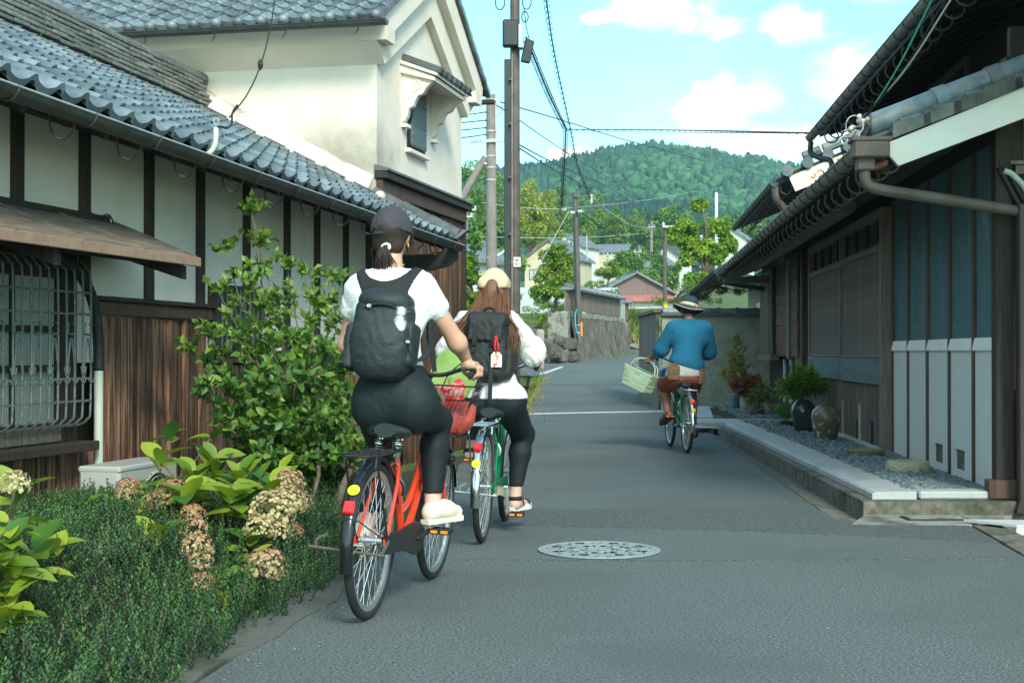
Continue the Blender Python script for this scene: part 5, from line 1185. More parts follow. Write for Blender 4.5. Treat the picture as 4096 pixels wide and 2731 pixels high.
# ================================================================== grass
def grass(name, label, pts, n, hgt, ml, seed, lean=.5, w=.012):
	g = np.random.default_rng(seed); Vs = []; T = []
	for x, y, sp in pts:
		m = max(1, int(n))
		X = x+g.normal(size=m)*sp; Y = y+g.normal(size=m)*sp
		for i in range(m):
			z = terrain(X[i], Y[i]); h = hgt*g.uniform(.4, 1.2); a = g.random()*6.28; lx, ly = math.cos(a)*lean*h*g.random(), math.sin(a)*lean*h*g.random(); b_ = g.random()*6.28; cx, cy = math.cos(b_)*w*hgt/.3, math.sin(b_)*w*hgt/.3
			Vs += [(X[i]-cx, Y[i]-cy, z), (X[i]+cx, Y[i]+cy, z), (X[i]+cx*.6+lx*.5, Y[i]+cy*.6+ly*.5, z+h*.65), (X[i]+lx*1.1, Y[i]+ly*1.1, z+h)]
			T += [g.random()**1.3]*4
	o = npmesh(name, Vs, np.arange(len(Vs)).reshape(-1, 4), MATS[ml], tint=T); kind(o, 'stuff', label); return o
g_ = random.Random(8)
grass('verge_grass', 'fresh grass along the left edge of the lane beyond the riders', [(rl(y)-g_.uniform(.1, 1.3), y, .14) for y in np.arange(20.5, 36.5, .12)], 26, .20, 'grass_blade', 1)
grass('verge_dry_grass', 'straw coloured grass fringe at the lane edge', [(rl(y)+g_.uniform(-.12, .10), y, .06) for y in np.arange(24, 37, .18)], 12, .10, 'grass_dry', 2, .9)
grass('bank_grass', 'tall pale grass on the bank past the slatted fence', [(g_.uniform(4.6, 7.5), g_.uniform(55, 64), .3) for _ in range(130)], 26, .55, 'grass_blade', 3, .6, .014)
grass('bank_dry_grass', 'yellow straw in the bank grass', [(g_.uniform(4.8, 7.0), g_.uniform(54.5, 58), .25) for _ in range(30)], 18, .5, 'grass_dry', 4, .7, .012)
grass('garden_grass', 'green grass on the terrace under the maple', [(g_.uniform(.2, 4.0), g_.uniform(46, 56), .35) for _ in range(90)], 26, .16, 'grass_blade', 5, .6, .016)
grass('gutter_weeds', 'tufts of weed in the right gutter', [(rr(y)+g_.uniform(-.05, .04), y, .035) for y in (10.6, 10.9, 11.2, 11.9, 12.2, 13.0, 13.4, 13.6, 14.4, 15.2)], 26, .055, 'grass_blade', 6, 1.2, .008)
# ================================================================== terrace wall, slatted fence, houses, poles and wires
def terrace():
	A, B = Vector((1.72, 44.5, 0)), Vector((4.02, 53.2, 0)); dr = (B-A).normalized(); nn = Vector((dr.y, -dr.x, 0)); L_ = (B-A).length
	TF = Frame(A, (dr.x, dr.y), (nn.x, nn.y))
	t = empty('retaining_wall', A+Vector((0, 0, .9)), label='dark battered stone retaining wall under the slatted fence', cat='stone wall')
	n = 30
	for i in range(n):
		u0, u1 = L_*i/n, L_*(i+1)/n-.02; zb = grade(A.y+dr.y*u0)-.15
		o = random.uniform(0, .05); b = MB(TF)
		h = (2.2-zb); k = 4; rows_ = []
		for j in range(k+1):
			z = zb+h*j/k; bt = .30*(1-j/k)+o+random.uniform(-.02, .02); rows_.append([(u0, .10+bt, z), ((u0+u1)/2, .15+bt+random.uniform(0, .05), z), (u1, .10+bt, z)])
		b.grid(rows_ if not TF.flip else rows_); b.add([(u0, 0, zb), (u1, 0, zb), (u1, 0, 2.2), (u0, 0, 2.2)], [(0, 1, 2, 3)]); b.obj('stone', MATS['stone_ribbed'], t)
	b = MB(TF); b.span((-.05, -.4, .6), (L_, .08, 2.19)); b.obj('core', MATS['stone_ribbed'], t)
	b = MB(TF); b.span((-.15, -.35, 2.20), (L_, .16, 2.38), bev=.02); b.obj('coping', MATS['concrete'], t)
	b = MB(TF); b.span((-.55, -.5, .9), (-.16, .14, 2.32), bev=.02); b.obj('end_pier', MATS['concrete'], t)
	f = empty('slat_fence', A+Vector((0, 0, 2.4)), label='weathered vertical slat fence with small tiled roof on the stone wall', cat='fence')
	sm = MB(); sm.box((0, 0, 0), (.085, .025, .66)); SL = sm.mesh('slat', MATS['wood_grey']); an = math.atan2(dr.y, dr.x)
	for i in range(64):
		u = .06+i*(L_-.12)/63; inst('slat', SL, f, Matrix.Translation(TF((u, .02, 2.76))) @ Matrix.Rotation(an, 4, 'Z'))
	for i in range(9):
		u = i*(L_)/8; b = MB(TF); b.span((u-.05, -.07, 2.38), (u+.05, .0, 3.16)); b.obj('post', MATS['wood_grey'], f)
	for z in (2.5, 2.98): b = MB(TF); b.span((0, -.03, z-.03), (L_, .005, z+.03)); b.obj('rail', MATS['wood_grey'], f)
	b = MB(TF); b.prism([(-.12, -.22, 3.10), (-.12, 0, 3.20), (-.12, .22, 3.10), (-.12, .22, 3.06), (-.12, -.22, 3.06)], (L_+.2, 0, 0)); b.obj('roof_bed', MATS['house_roof'], f)
	for i in range(34):
		u = -.08+i*(L_+.16)/34; b = MB(TF); b.tube([(u, .02, 3.21), (u, .25, 3.105)], .045, 6); b.obj('roof_tile', MATS['tile'], f)
	b = MB(TF); b.tube([(-.14, 0, 3.22), (L_+.1, 0, 3.22)], .055, 8); b.obj('ridge', MATS['tile'], f)
	C = B+dr*.15
	b = MB(TF)
	t2 = empty('block_wall', C+Vector((0, 0, 1.3)), label='tan concrete block wall at the far end of the stone wall', cat='wall')
	for r in range(6):
		for c in range(3):
			b = MB(TF); u = L_+.02+c*.36+(.0 if r % 2 else -.0); b.span((u, -.05, 1.25+r*.165), (u+.35, .10, 1.25+r*.165+.158), bev=.006); b.obj('block', MATS['block_tan'], t2)
	b = MB(TF); b.span((L_+1.12, -.1, 1.1), (L_+1.6, .16, 2.25), bev=.02); b.obj('stone_pier', MATS['stone_wall'], t2)
	g = empty('wire_gate', C+Vector((0, 0, 2.3)), label='thin wire mesh gate beside the slatted fence', cat='gate')
	b = MB(TF)
	for u in (L_+.1, L_+.55, L_+1.0): b.tube([(u, 0, 2.24), (u, 0, 2.95)], .018, 6)
	for z in (2.28, 2.93): b.tube([(L_+.1, 0, z), (L_+1.0, 0, z)], .016, 6)
	b.obj('gate_frame', MATS['galv'], g)
	b = MB(TF)
	for i in range(9): b.tube([(L_+.1+i*.1, 0, 2.28), (L_+.2+i*.1 if i < 8 else L_+1.0, 0, 2.93)], .005, 4)
	b.obj('mesh', MATS['galv'], g)
	f2 = empty('slat_fence', TF((L_+1.1, 0, 2.3)), label='short end piece of slat fence past the wire gate', cat='fence')
	for i in range(7): inst('slat', SL, f2, Matrix.Translation(TF((L_+1.12+i*.1, .02, 2.66))) @ Matrix.Rotation(an, 4, 'Z'))
	b = MB(TF); b.prism([(L_+1.0, -.22, 3.02), (L_+1.0, 0, 3.12), (L_+1.0, .22, 3.02), (L_+1.0, .22, 2.98), (L_+1.0, -.22, 2.98)], (.85, 0, 0)); b.obj('roof_bed', MATS['house_roof'], f2)
	g_ = random.Random(4)
	bo = empty('boulder_wall', (1.3, 43.6, .75), label='pile of dark boulders at the corner of the side lane', cat='boulders')
	for i, (x, z, r) in enumerate(((1.02, .95, .26), (1.28, 1.1, .34), (1.62, 1.0, .32), (1.78, 1.35, .22), (1.1, 1.38, .2), (1.45, 1.45, .22), (1.9, .95, .25), (1.72, .85, .2))):
		b = MB(); s0 = Vector((g_.uniform(.85, 1.15), .8, g_.uniform(.8, 1.1)))
		rows_ = []
		for a in range(7):
			th = math.pi*a/6; rows_.append([])
			for c in range(11):
				ph = 2*math.pi*(c % 10)/10; v = Vector((math.sin(th)*math.cos(ph), math.sin(th)*math.sin(ph), math.cos(th)))
				q = r*(1+.28*noise.noise(v*1.6+Vector((i*3, 0, 0)))); rows_[-1].append((x+v.x*q*s0.x, 43.75+v.y*q*s0.y+.05*(i % 3), z+v.z*q*s0.z))
		b.grid(rows_); b.obj('boulder', MATS['stone_wall'], bo, 'auto')
	b = MB(); b.box((.86, 43.3, 1.25), (.24, .2, 1.1), bev=.05); tag(b.obj('standing_stone', MATS['pot_stone']), 'pale upright stone marker at the corner of the side lane', 'stone')
	b = MB(); b.tube(bez([TF((.2, .3, 2.4)), TF((-.2, .35, 2.42)), TF((-.42, .35, 2.2)), TF((-.45, .4, 1.8)), TF((-.3, .5, 1.5))], 6), .018, 6); tag(b.obj('garden_hose', MATS['hose'], smooth=True), 'turquoise garden hose hanging over the corner pier', 'hose')
	b = MB(); b.prism([(4.7, 52.4, 1.12), (6.2, 55.5, 1.35), (5.3, 56.3, 1.4), (4.2, 53.9, 1.28)], (0, 0, .12)); tag(b.obj('concrete_ramp', MATS['concrete'], None), 'sloping concrete slab bridging to the grass bank', 'ramp')
	b = MB(); b.box((5.02, 53.9, 1.55), (.26, .2, .3), bev=.02); tag(b.obj('bucket', MATS['sign_white']), 'small white bucket at the foot of the grass bank', 'bucket')
	tt = empty('timber_terrace', (.8, 45.5, 1.8), label='grey timber terrace edge below the maple', cat='terrace')
	for i in range(4):
		b = MB(); b.span((-.2, 45.2+i*.35, 1.55+i*.11), (1.45, 45.5+i*.35, 1.64+i*.11), bev=.01); b.obj('plank', MATS['wood_grey'], tt)
terrace()

def gable_house(name, label, c, w, dp, hw, rise, rot, wall, roof, wins=(), over=.35, z0=None, cat='house', hip=False, gable_mat=None):
	'ridge runs along local x; wins: (face, x, z, w, h)'
	t = empty(name, c, (0, 0, rot), label=label, cat=cat)
	b = MB(); x, y = w/2, dp/2
	b.add([(-x, -y, -3), (x, -y, -3), (x, y, -3), (-x, y, -3), (-x, -y, hw), (x, -y, hw), (x, y, hw), (-x, y, hw)], [(0, 1, 5, 4), (1, 2, 6, 5), (2, 3, 7, 6), (3, 0, 4, 7)])
	if not hip: b.add([(-x, -y, hw), (-x, y, hw), (-x, 0, hw+rise), (x, -y, hw), (x, y, hw), (x, 0, hw+rise)], [(1, 0, 2), (3, 4, 5)])
	b.obj('wall', MATS[wall], t, local=True)
	b = MB(); o = over; zz = hw-.02-o*rise/y
	rx = x+o if not hip else x*.35
	th = .14
	for s in (-1, 1):
		P = [(-x-o, s*(y+o), zz), (x+o, s*(y+o), zz), (rx, 0, hw+rise), (-rx, 0, hw+rise)]
		b.prism([Vector(p) for p in P], (0, 0, th))
		if hip: b.prism([Vector((s*(x+o), -y-o, zz)), Vector((s*(x+o), y+o, zz)), Vector((s*rx, 0, hw+rise))], (0, 0, th))
	ro = b.obj('roof', MATS[roof], t, local=True)
	n = int((w+2*o)/.35) if not hip else 0
	rb = MB(); rb.tube([(0, 0, 0), (0, y+o, zz-hw-rise)], .05, 5); RB = rb.mesh('roof_roll', MATS[roof])
	for i in range(min(n, 40)):
		q = inst('roof_roll', RB, ro, Matrix.Translation((-x-o+.1+i*(w+2*o-.2)/max(1, n-1), 0, hw+rise+th)) @ Matrix.Scale(-1, 4, (0, 1, 0)), local=True)
	if hip:
		for i in range(14):
			xx = -x-o+.15+i*(w+2*o-.3)/13; k = min(1, (x+o-abs(xx))/(x+o-rx)) if abs(xx) > rx else 1
			b = MB(); b.tube([(xx, -y-o, zz+th), (xx, -(y+o)*(1-k), zz+(hw+rise-zz)*k+th)], .05, 5); b.obj('roof_roll', MATS[roof], ro, local=True)
	b = MB(); b.tube([(-rx, 0, hw+rise+th), (rx, 0, hw+rise+th)], .10, 8); b.obj('ridge', MATS[roof], ro, local=True)
	for f, wx, wz, ww, wh in wins:
		b = MB()
		if f == 'f': b.box((wx, -y-.02, wz), (ww, .06, wh))
		else: b.box((f*(x+.02), wx, wz), (.06, ww, wh))
		wo = b.obj('window', MATS['glass_pale'], t, local=True)
		b = MB()
		if f == 'f':
			for sx in (-1, 0, 1): b.box((wx+sx*ww/2, -y-.06, wz), (.06, .05, wh+.1))
			for sz in (-1, 1): b.box((wx, -y-.061, wz+sz*wh/2), (ww+.1, .05, .06))
		else:
			for sx in (-1, 0, 1): b.box((f*(x+.06), wx+sx*ww/2, wz), (.05, .06, wh+.1))
			for sz in (-1, 1): b.box((f*(x+.061), wx, wz+sz*wh/2), (.05, ww+.1, .06))
		b.obj('window_frame', MATS['house_brown'], wo, local=True)
	return t
def village():
	p = at(2430, 1130, 200); h = gable_house('village_house', 'long cream house with grey roof highest in the village', p, 6.0, 4.2, 4.2, .95, R(-14), 'house_cream', 'house_roof', [('f', -1.0, .6, 1.8, 1.2), ('f', 2.2, 2.6, .9, .8)])
	p = at(2235, 1140, 150); gable_house('village_house', 'cream gabled house with slanting dark eave left of the middle pole', p, 6.2, 5.4, 2.6, 1.9, R(70), 'house_cream', 'house_roof', [(-1, -1.2, 1.0, 1.5, 1.0), (-1, 1.7, 1.0, .9, 1.0)])
	p = at(2300, 1110, 190); gable_house('village_house', 'white gabled house with blue grey roof behind the middle pole', p, 5.5, 4.6, 4.0, 1.5, R(62), 'house_white', 'house_roof', [(-1, 0, 3.0, .9, .8)])
	p = at(2190, 1100, 230); gable_house('village_house', 'small red roofed house behind the maple', p, 5, 4, 3.0, 1.3, R(20), 'house_cream', 'roof_red', [])
	p = at(2515, 1245, 108); t = gable_house('brown_house', 'brown boarded gable house with red skirt roof', p, 6.0, 5.2, 1.35, 1.35, R(96), 'house_brown', 'house_roof', [], over=.4)
	b = MB(); b.prism([(-3.02, -2.9, 1.05), (-3.02, 2.9, 1.05), (-3.75, 2.9, .62), (-3.75, -2.9, .62)], (0, 0, .07)); b.obj('skirt_roof', MATS['roof_red'], t, local=True)
	b = MB(); b.span((-3.15, -2.7, -2.5), (-3.03, 2.7, .9)); b.obj('lower_wall', MATS['house_white'], t, local=True)
	b = MB(); b.span((-3.22, -2.2, -.6), (-3.16, -1.0, .55)); b.obj('door', MATS['glass_pale'], t, local=True)
	p = at(2645, 1150, 160); gable_house('village_house', 'cream house with blue grey hip roof right of the brown house', p, 3.7, 3.6, 2.35, .95, R(-12), 'house_cream', 'house_roof', [('f', -.55, 1.0, .75, 1.1), ('f', 1.3, 1.0, .6, 1.0)], hip=True)
	p = at(2690, 1090, 205); gable_house('village_house', 'dark tiled house behind the hip roof', p, 4.6, 4, 2.2, 1.4, R(60), 'house_white', 'tile_dark', [])
	p = at(2940, 1010, 190); gable_house('village_house', 'white gabled house seen through the bright tree', p, 4.6, 4.2, 1.6, 1.4, R(68), 'house_white', 'house_roof', [])
	p = at(1850, 1110, 62); gable_house('roof_house', 'grey tiled house roof between bushes left of the grey pole', p, 3.2, 2.6, .75, .75, R(62), 'house_white', 'house_roof', [])
	p = at(2230, 1255, 66); t = empty('greenhouse', p, (0, 0, R(6)), label='pale plastic greenhouse behind the maple', cat='greenhouse')
	b = MB(); b.prism([(-2.7, -1, -1), (-2.7, 1, -1), (-2.7, 1, .7), (-2.7, .5, 1.2), (-2.7, -.5, 1.2), (-2.7, -1, .7)], (5.4, 0, 0)); b.obj('cover', MATS['glass_pale'], t, local=True)
	for i in range(8): b = MB(); b.tube([(-2.7+i*.77, -1.02, -1), (-2.7+i*.77, -1.02, .7), (-2.7+i*.77, -.51, 1.22)], .03, 5); b.obj('hoop', MATS['galv'], t, local=True)
village()

def insulators(b, c, ax, n, sp):
	for i in range(n):
		p = Vector(c)+Vector(ax)*((i-(n-1)/2)*sp); b.lathe([(.0, .10), (.035, .09), (.05, .06), (.03, .045), (.05, .02), (.03, .0), (.03, -.04)], 8, p)
def poles():
	y = 24.; X = 0.0
	t = empty('utility_pole', (X, y, 0), label='tall dark steel pole with cable duct and junction boxes beside the lane', cat='utility pole')
	b = MB(); b.tube([(X+.055, y, -.2), (X+.048, y, 8.2)], [.088, .082], 14); b.obj('shaft', MATS['pole_steel'], t, 'auto')
	b = MB(); b.span((X-.132, y-.07, -.1), (X-.012, y+.06, 6.05), bev=.008); b.obj('cable_duct', MATS['pole_black'], t)
	b = MB(); b.span((X-.011, y-.085, 0), (X+.014, y-.06, 6.2), bev=.004); b.obj('cover_strip', MATS['pole_concrete'], t)
	for z in (1.15, 3.1, 4.05, 4.95, 5.7): b = MB(); b.tube([(X-.03, y-.10, z), (X-.03, y-.16, z)], .022, 8); b.obj('step_bolt', MATS['pole_steel'], t)
	b = MB(); b.box((X-.02, y-.15, 6.46), (.28, .18, .46), bev=.03); b.obj('junction_box', MATS['pole_black'], t)
	b = MB(); b.box((X+.145, y-.16, 6.40), (.08, .2, .40), bev=.01); b.obj('meter_box', MATS['galv'], t)
	b = MB(); b.beam((X+.30, y-.1, 6.36), (X+.22, y-.1, 5.98), .16, .10, up=(0, 1, 0), bev=.02); b.obj('splice_box', MATS['pole_black'], t)
	b = MB(); b.lathe([(.092, -.012), (.092, .012)], 14, (X+.043, y, 2.63)); b.obj('band', MATS['galv'], t)
	b = MB(); b.box((X+.085, y-.10, 2.63), (.12, .012, .165)); pl_ = b.obj('number_plate', MATS['sign_white'], t)
	b = MB()
	for i, (dx, dz, w) in enumerate(((-.02, .03, .012), (.004, .03, .03), (-.022, -.035, .012), (.0, -.035, .014), (.022, -.035, .008))): b.box((X+.085+dx, y-.108, 2.63+dz), (w, .003, .024))
	b.obj('plate_marks', MATS['black_ink'], pl_)
	for (c, r) in (((X+.25, y-.1, 7.0), .12), ((X+.22, y-.12, 6.75), .09), ((X-.2, y-.1, 7.0), .13)):
		b = MB(); b.tube([Vector(c)+Vector((r*.6*math.cos(a), .02*math.sin(2*a), r*math.sin(a))) for a in np.linspace(0, 6.28, 15)[:-1]], .010, 5, closed=True); b.obj('cable_loop', MATS['cable'], t)
	y = 35.; x0 = (1968-2048)/FP*y
	t = empty('utility_pole', (x0, y, .4), label='grey concrete pole with raking brace and cross arm beside the storehouse', cat='utility pole')
	b = MB(); b.tube([(x0, y, .2), (x0-.03, y, at(0, 378, y).z)], [.155, .115], 14); b.obj('shaft', MATS['pole_concrete'], t, 'auto')
	b = MB(); b.tube([at(1942, 628, y), at(1842, 800, y), at(1715, 1020, y)], [.085, .10, .115], 12); b.obj('brace', MATS['pole_concrete'], t, 'auto')
	for py in (400, 525, 560, 625, 670, 720, 1030): b = MB(); b.lathe([(.135, -.02), (.135, .02)], 14, (x0-.02, y, at(0, py, y).z)); b.obj('band', MATS['galv'], t)
	b = MB(); b.beam(at(1878, 566, y-.14), at(2060, 560, y-.14), .06, .07); b.obj('cross_arm', MATS['galv'], t)
	b = MB(); b.beam(at(1965, 612, y-.05), at(1930, 640, y-.05), .05, .05); b.beam(at(1930, 652, y-.05), at(1968, 655, y-.05), .05, .05); b.obj('brace_bracket', MATS['galv'], t)
	for i, py in enumerate((447, 480, 510, 537)):
		b = MB(); c = at(1945, py, y); b.tube([c, c+Vector((.12, 0, -.01))], .02, 6); b.lathe([(.0, .05), (.035, .03), (.02, .0), (.035, -.03), (.0, -.05)], 8, c, m=Matrix.Rotation(R(90), 3, 'Y')); b.obj('spool_insulator', MATS['insulator'], t)
	b = MB(); b.box(at(1995, 410, y-.1), (.3, .06, .05), m=Matrix.Rotation(R(35), 3, 'Y')); b.tube(bez([at(1990, 400, y), at(2010, 440, y), at(1985, 470, y)], 4), .01, 4); b.obj('dead_end_clamp', MATS['galv'], t)
	b = MB(); b.beam(at(1990, 1022, y), at(2018, 1003, y), .10, .05); tag(b.obj('lamp_arm', MATS['sign_white']), 'white lamp arm between the grey pole and the dark pole', 'lamp')
	y = 44.6; a = at(2318, 1432, y); z = at(2300, 772, y)
	t = empty('utility_pole', a, label='slim dark brown pole standing in front of the slatted fence', cat='utility pole')
	b = MB(); b.tube([a-Vector((0, 0, .3)), z], [.115, .082], 12); b.obj('shaft', MATS['pole_steel'], t, 'auto')
	b = MB(); b.beam(a+Vector((-.05, -.09, 0)), at(2298, 860, y-.1), .05, .04); b.obj('cable_duct', MATS['pole_black'], t)
	b = MB(); b.beam(at(2296, 784, y-.12), at(2372, 786, y-.12), .06, .06); b.obj('cross_arm', MATS['pole_steel'], t)
	b = MB(); insulators(b, at(2366, 800, y-.12), (0, 0, 1), 2, .14); b.obj('insulator', MATS['insulator'], t)
	for (px, py) in ((2255, 838), (2320, 845), (2290, 850)): b = MB(); b.box(at(px, py, y-.2), (.16, .12, .10), bev=.02); b.obj('clamp', MATS['galv'], t)
	b = MB(); b.box(at(2326, 1316, y-.13), (.06, .02, .44)); b.obj('marker_tape', MATS['sign_orange'], t)
	for py in (1300, 1330): b = MB(); b.lathe([(.122, -.015), (.122, .015)], 12, at(2311, py, y)); b.obj('band', MATS['galv'], t)
	def small(px, top, bot, Y, r, ml, lab, arms=()):
		t = empty('utility_pole', at(px, bot, Y), label=lab, cat='utility pole'); b = MB(); b.tube([at(px, bot, Y)-Vector((0, 0, 1.5)), at(px, top, Y)], r, 8); b.obj('shaft', MATS[ml], t)
		for x0_, x1_, py in arms:
			b = MB(); b.beam(at(x0_, py, Y-.2), at(x1_, py, Y-.2), .09, .09); b.obj('cross_arm', MATS['galv'], t)
			for xx in (x0_+4, x1_-4): b = MB(); b.lathe([(0, .16), (.07, .12), (.05, .0)], 7, at(xx, py-4, Y-.2)); b.obj('insulator', MATS['insulator'], t)
		return t
	t = small(2660, 900, 1260, 66, .10, 'pole_steel', 'brown pole with yellow tape behind the straw hat', [(2650, 2712, 906)])
	b = MB(); b.lathe([(.115, -.16), (.115, .16)], 10, at(2660, 1222, 66)); b.obj('yellow_tape', MATS['sign_yellow'], t)
	small(2606, 884, 1045, 150, .17, 'pole_concrete', 'pale pole standing right of the long cream house', [(2592, 2622, 908)])
	small(2556, 980, 1150, 140, .12, 'pole_concrete', 'thin pole right of the long cream house beside the dark shrub', [(2535, 2568, 1007)])
	small(1863, 830, 1000, 78, .13, 'pole_concrete', 'grey pole with white insulators against the trees by the storehouse', [(1836, 1905, 838), (1830, 1890, 866)])
	small(2866, 770, 1040, 120, .13, 'sign_white', 'white thin pole rising out of the bright tree', [])
	small(2805, 940, 1060, 110, .13, 'galv', 'short grey pole inside the bright tree', [])
	small(2347, 940, 1110, 150, .08, 'galv', 'thin grey pole right behind the middle pole', [])
	small(2430, 1010, 1060, 160, .10, 'galv', 'short pole with cross arms before the long cream house', [(2412, 2450, 1022), (2416, 2446, 1034)])
poles()

def wire(name, label, pts, r, spiral=None, ml='cable', cat='cable'):
	t = empty(name, pts[0], label=label, cat=cat)
	P = bez(pts, 10); b = MB(); b.tube(P, r, 5); b.obj('line', MATS[ml], t, True)
	if spiral:
		rad, pit, sr = spiral; b = MB(); Q = []; s = 0.; lp = P[0]
		for a_, c_ in zip(P, P[1:]):
			d = (c_-a_); n = max(2, int(d.length/pit*9)); u, v = perp(d)
			for i in range(n):
				s += d.length/n; w = 2*math.pi*s/pit; q = a_+d*(i/n); Q.append(q+u*rad*math.cos(w)+v*rad*math.sin(w)-Vector((0, 0, rad*.6)))
		b.tube(Q, sr, 4); b.obj('spiral_hanger', MATS[ml], t)
	return t
def wires():
	K = at(2264, 517, 37)
	wire('power_cable', 'thick black cable with spiral hangers from the dark pole to the junction', [at(2105, 150, 24), at(2150, 262, 27), at(2200, 385, 31), K], .018, (.06, .22, .005))
	wire('power_cable', 'spiral wrapped cable dropping from the junction to the brown pole', [K, at(2258, 640, 40.5), at(2246, 840, 44.5)], .02, (.07, .24, .006))
	wire('power_cable', 'second cable with ring hangers from the top of the frame to the brown pole', [at(2170, -120, 22), at(2188, 20, 25), at(2215, 200, 29), at(2250, 370, 33), at(2285, 530, 37), at(2310, 660, 41), at(2362, 790, 44.5)], .014, (.05, .5, .006))
	wire('wire', 'thin wire beside the thick cable near the dark pole', [at(2095, 30, 24), at(2130, 190, 27), at(2262, 505, 37)], .008)
	wire('wire', 'drop wire running level from the junction to the right eave', [K, at(2700, 520, 30), at(3272, 532, 18.6)], .012, (.012, .5, .006))
	wire('wire', 'thin lower drop wire beneath the level one', [K+Vector((0, 0, -.04)), at(2700, 529, 30), at(3275, 533, 18.7)], .006)
	wire('wire', 'wire descending from the grey pole rightwards across the sky', [at(1990, 405, 35), at(2240, 478, 42), at(2560, 575, 60), at(3000, 690, 105), at(3300, 770, 150)], .018)
	wire('wire', 'lower wire from the grey pole crossing the spiral cable', [at(1985, 420, 35), at(2080, 482, 39), at(2270, 612, 55), at(2560, 800, 110), at(2604, 900, 150)], .016)
	wire('wire', 'upper strand of the bundle from behind the dark pole toward the village', [at(2040, 560, 36), at(2250, 668, 60), at(2480, 775, 110), at(2606, 888, 150)], .022)
	wire('wire', 'lower strand of the bundle from behind the dark pole toward the village', [at(2040, 570, 36), at(2270, 705, 62), at(2500, 805, 115), at(2800, 800, 200)], .022)
	wire('wire', 'pale wire sagging from the brown pole to the pale pole', [at(2370, 790, 44.6), at(2450, 855, 75), at(2540, 905, 115), at(2606, 912, 150)], .022, None, 'cable_white')
	wire('wire', 'dark cable sagging from the brown pole toward the straw hat pole', [at(2325, 848, 44.6), at(2420, 915, 52), at(2520, 955, 58), at(2660, 950, 66)], .022)
	wire('wire', 'pale horizontal wire behind the dark and brown poles', [at(1862, 945, 78), at(2050, 950, 80), at(2340, 950, 85), at(2560, 935, 100)], .018, None, 'cable_white')
	wire('wire', 'pale wire against the hill left of the brown pole', [at(1840, 800, 90), at(2120, 832, 95), at(2300, 830, 100), at(2620, 795, 140), at(2800, 760, 200)], .02, None, 'cable_white')
	wire('wire', 'stay wire slanting from the brown pole to the maple', [at(2275, 845, 44.6), at(2190, 1000, 44), at(2095, 1180, 43.5)], .010, None, 'galv')
	for i, (py, e) in enumerate(((447, 462), (480, 492), (510, 522), (537, 552))):
		wire('wire', ['topmost', 'second', 'third', 'lowest'][i]+' of four short wires between storehouse and grey pole', [at(1800, e+2, 31), at(1870, e-4, 33), at(1945, py, 35)], .014)
wires()
# ================================================================== bicycles (local frame: rear tyre on the ground at the origin, +y ahead, +x right)
mat('paint_red', (.72, .055, .018), rough=.25, coat=.6, spec=.6)
mat('paint_green', (.0, .155, .062), rough=.25, coat=.6, spec=.6)
mat('paint_green_light', (.012, .20, .09), rough=.25, coat=.6, spec=.6)
mat('chrome', (.62, .64, .63), rough=.16, metal=1.)
mat('alloy', (.52, .54, .54), (.60, .62, .61), rough=.32, metal=.85, scale=20)
mat('spoke_steel', (.66, .68, .67), rough=.3, metal=.6)
mat('tyre', (.016, .018, .018), (.026, .027, .026), rough=.75, scale=60)
mat('black_gloss', (.010, .011, .012), rough=.2, coat=.4)
mat('black_satin', (.016, .018, .019), rough=.5)
mat('saddle_vinyl', (.014, .022, .024), (.02, .03, .032), rough=.42, scale=20)
mat('reflector_red', (.75, .01, .015), rough=.15, coat=.8, emit=.15)
mat('reflector_amber', (.85, .26, .02), rough=.2, coat=.5)
mat('sticker_yellow', (.72, .80, .02), rough=.5)
mat('reflector_clear', (.72, .74, .72), rough=.2)
WR = .33
def wheel_meshes():
	t = MB(); t.lathe([], 3) if False else None
	n = 48; b = MB(); rr_ = [(WR-.021+.021*math.cos(a), .019*math.sin(a)) for a in np.linspace(0, 2*math.pi, 11)[:-1]]
	def ring(b, prof, n, closed=True):
		m = len(prof); vs = []
		for k in range(n):
			w = 2*math.pi*k/n
			for r, x in prof: vs.append((x, r*math.cos(w), r*math.sin(w)))
		fs = [(k*m+i, k*m+(i+1) % m, ((k+1) % n)*m+(i+1) % m, ((k+1) % n)*m+i) for k in range(n) for i in range(m if closed else m-1)]
		b.add(vs, fs)
	ring(b, rr_, n); TY = b.mesh('tyre', MATS['tyre'], True)
	b = MB(); ring(b, [(WR-.036, -.012), (WR-.036, .012), (WR-.046, .0125), (WR-.060, .008), (WR-.060, -.008), (WR-.046, -.0125)], n); RI = b.mesh('rim', MATS['alloy'], 'auto')
	b = MB()
	for k in range(32):
		a = 2*math.pi*k/32; s = 1 if k % 2 else -1; a2 = a+(.5 if (k//2) % 2 else -.5)
		b.tube([(s*.028, .022*math.cos(a2), .022*math.sin(a2)), (0, (WR-.058)*math.cos(a), (WR-.058)*math.sin(a))], .0015, 4)
	SP = b.mesh('spokes', MATS['spoke_steel'])
	b = MB(); M_ = Matrix(((0, 0, 1), (0, 1, 0), (-1, 0, 0)))
	b.lathe([(.012, -.052), (.012, -.034), (.027, -.031), (.027, -.026), (.014, -.022), (.014, .022), (.027, .026), (.027, .031), (.012, .034), (.012, .052)], 16, m=M_); HU = b.mesh('hub', MATS['alloy'], 'auto')
	return TY, RI, SP, HU
WHEEL = wheel_meshes()
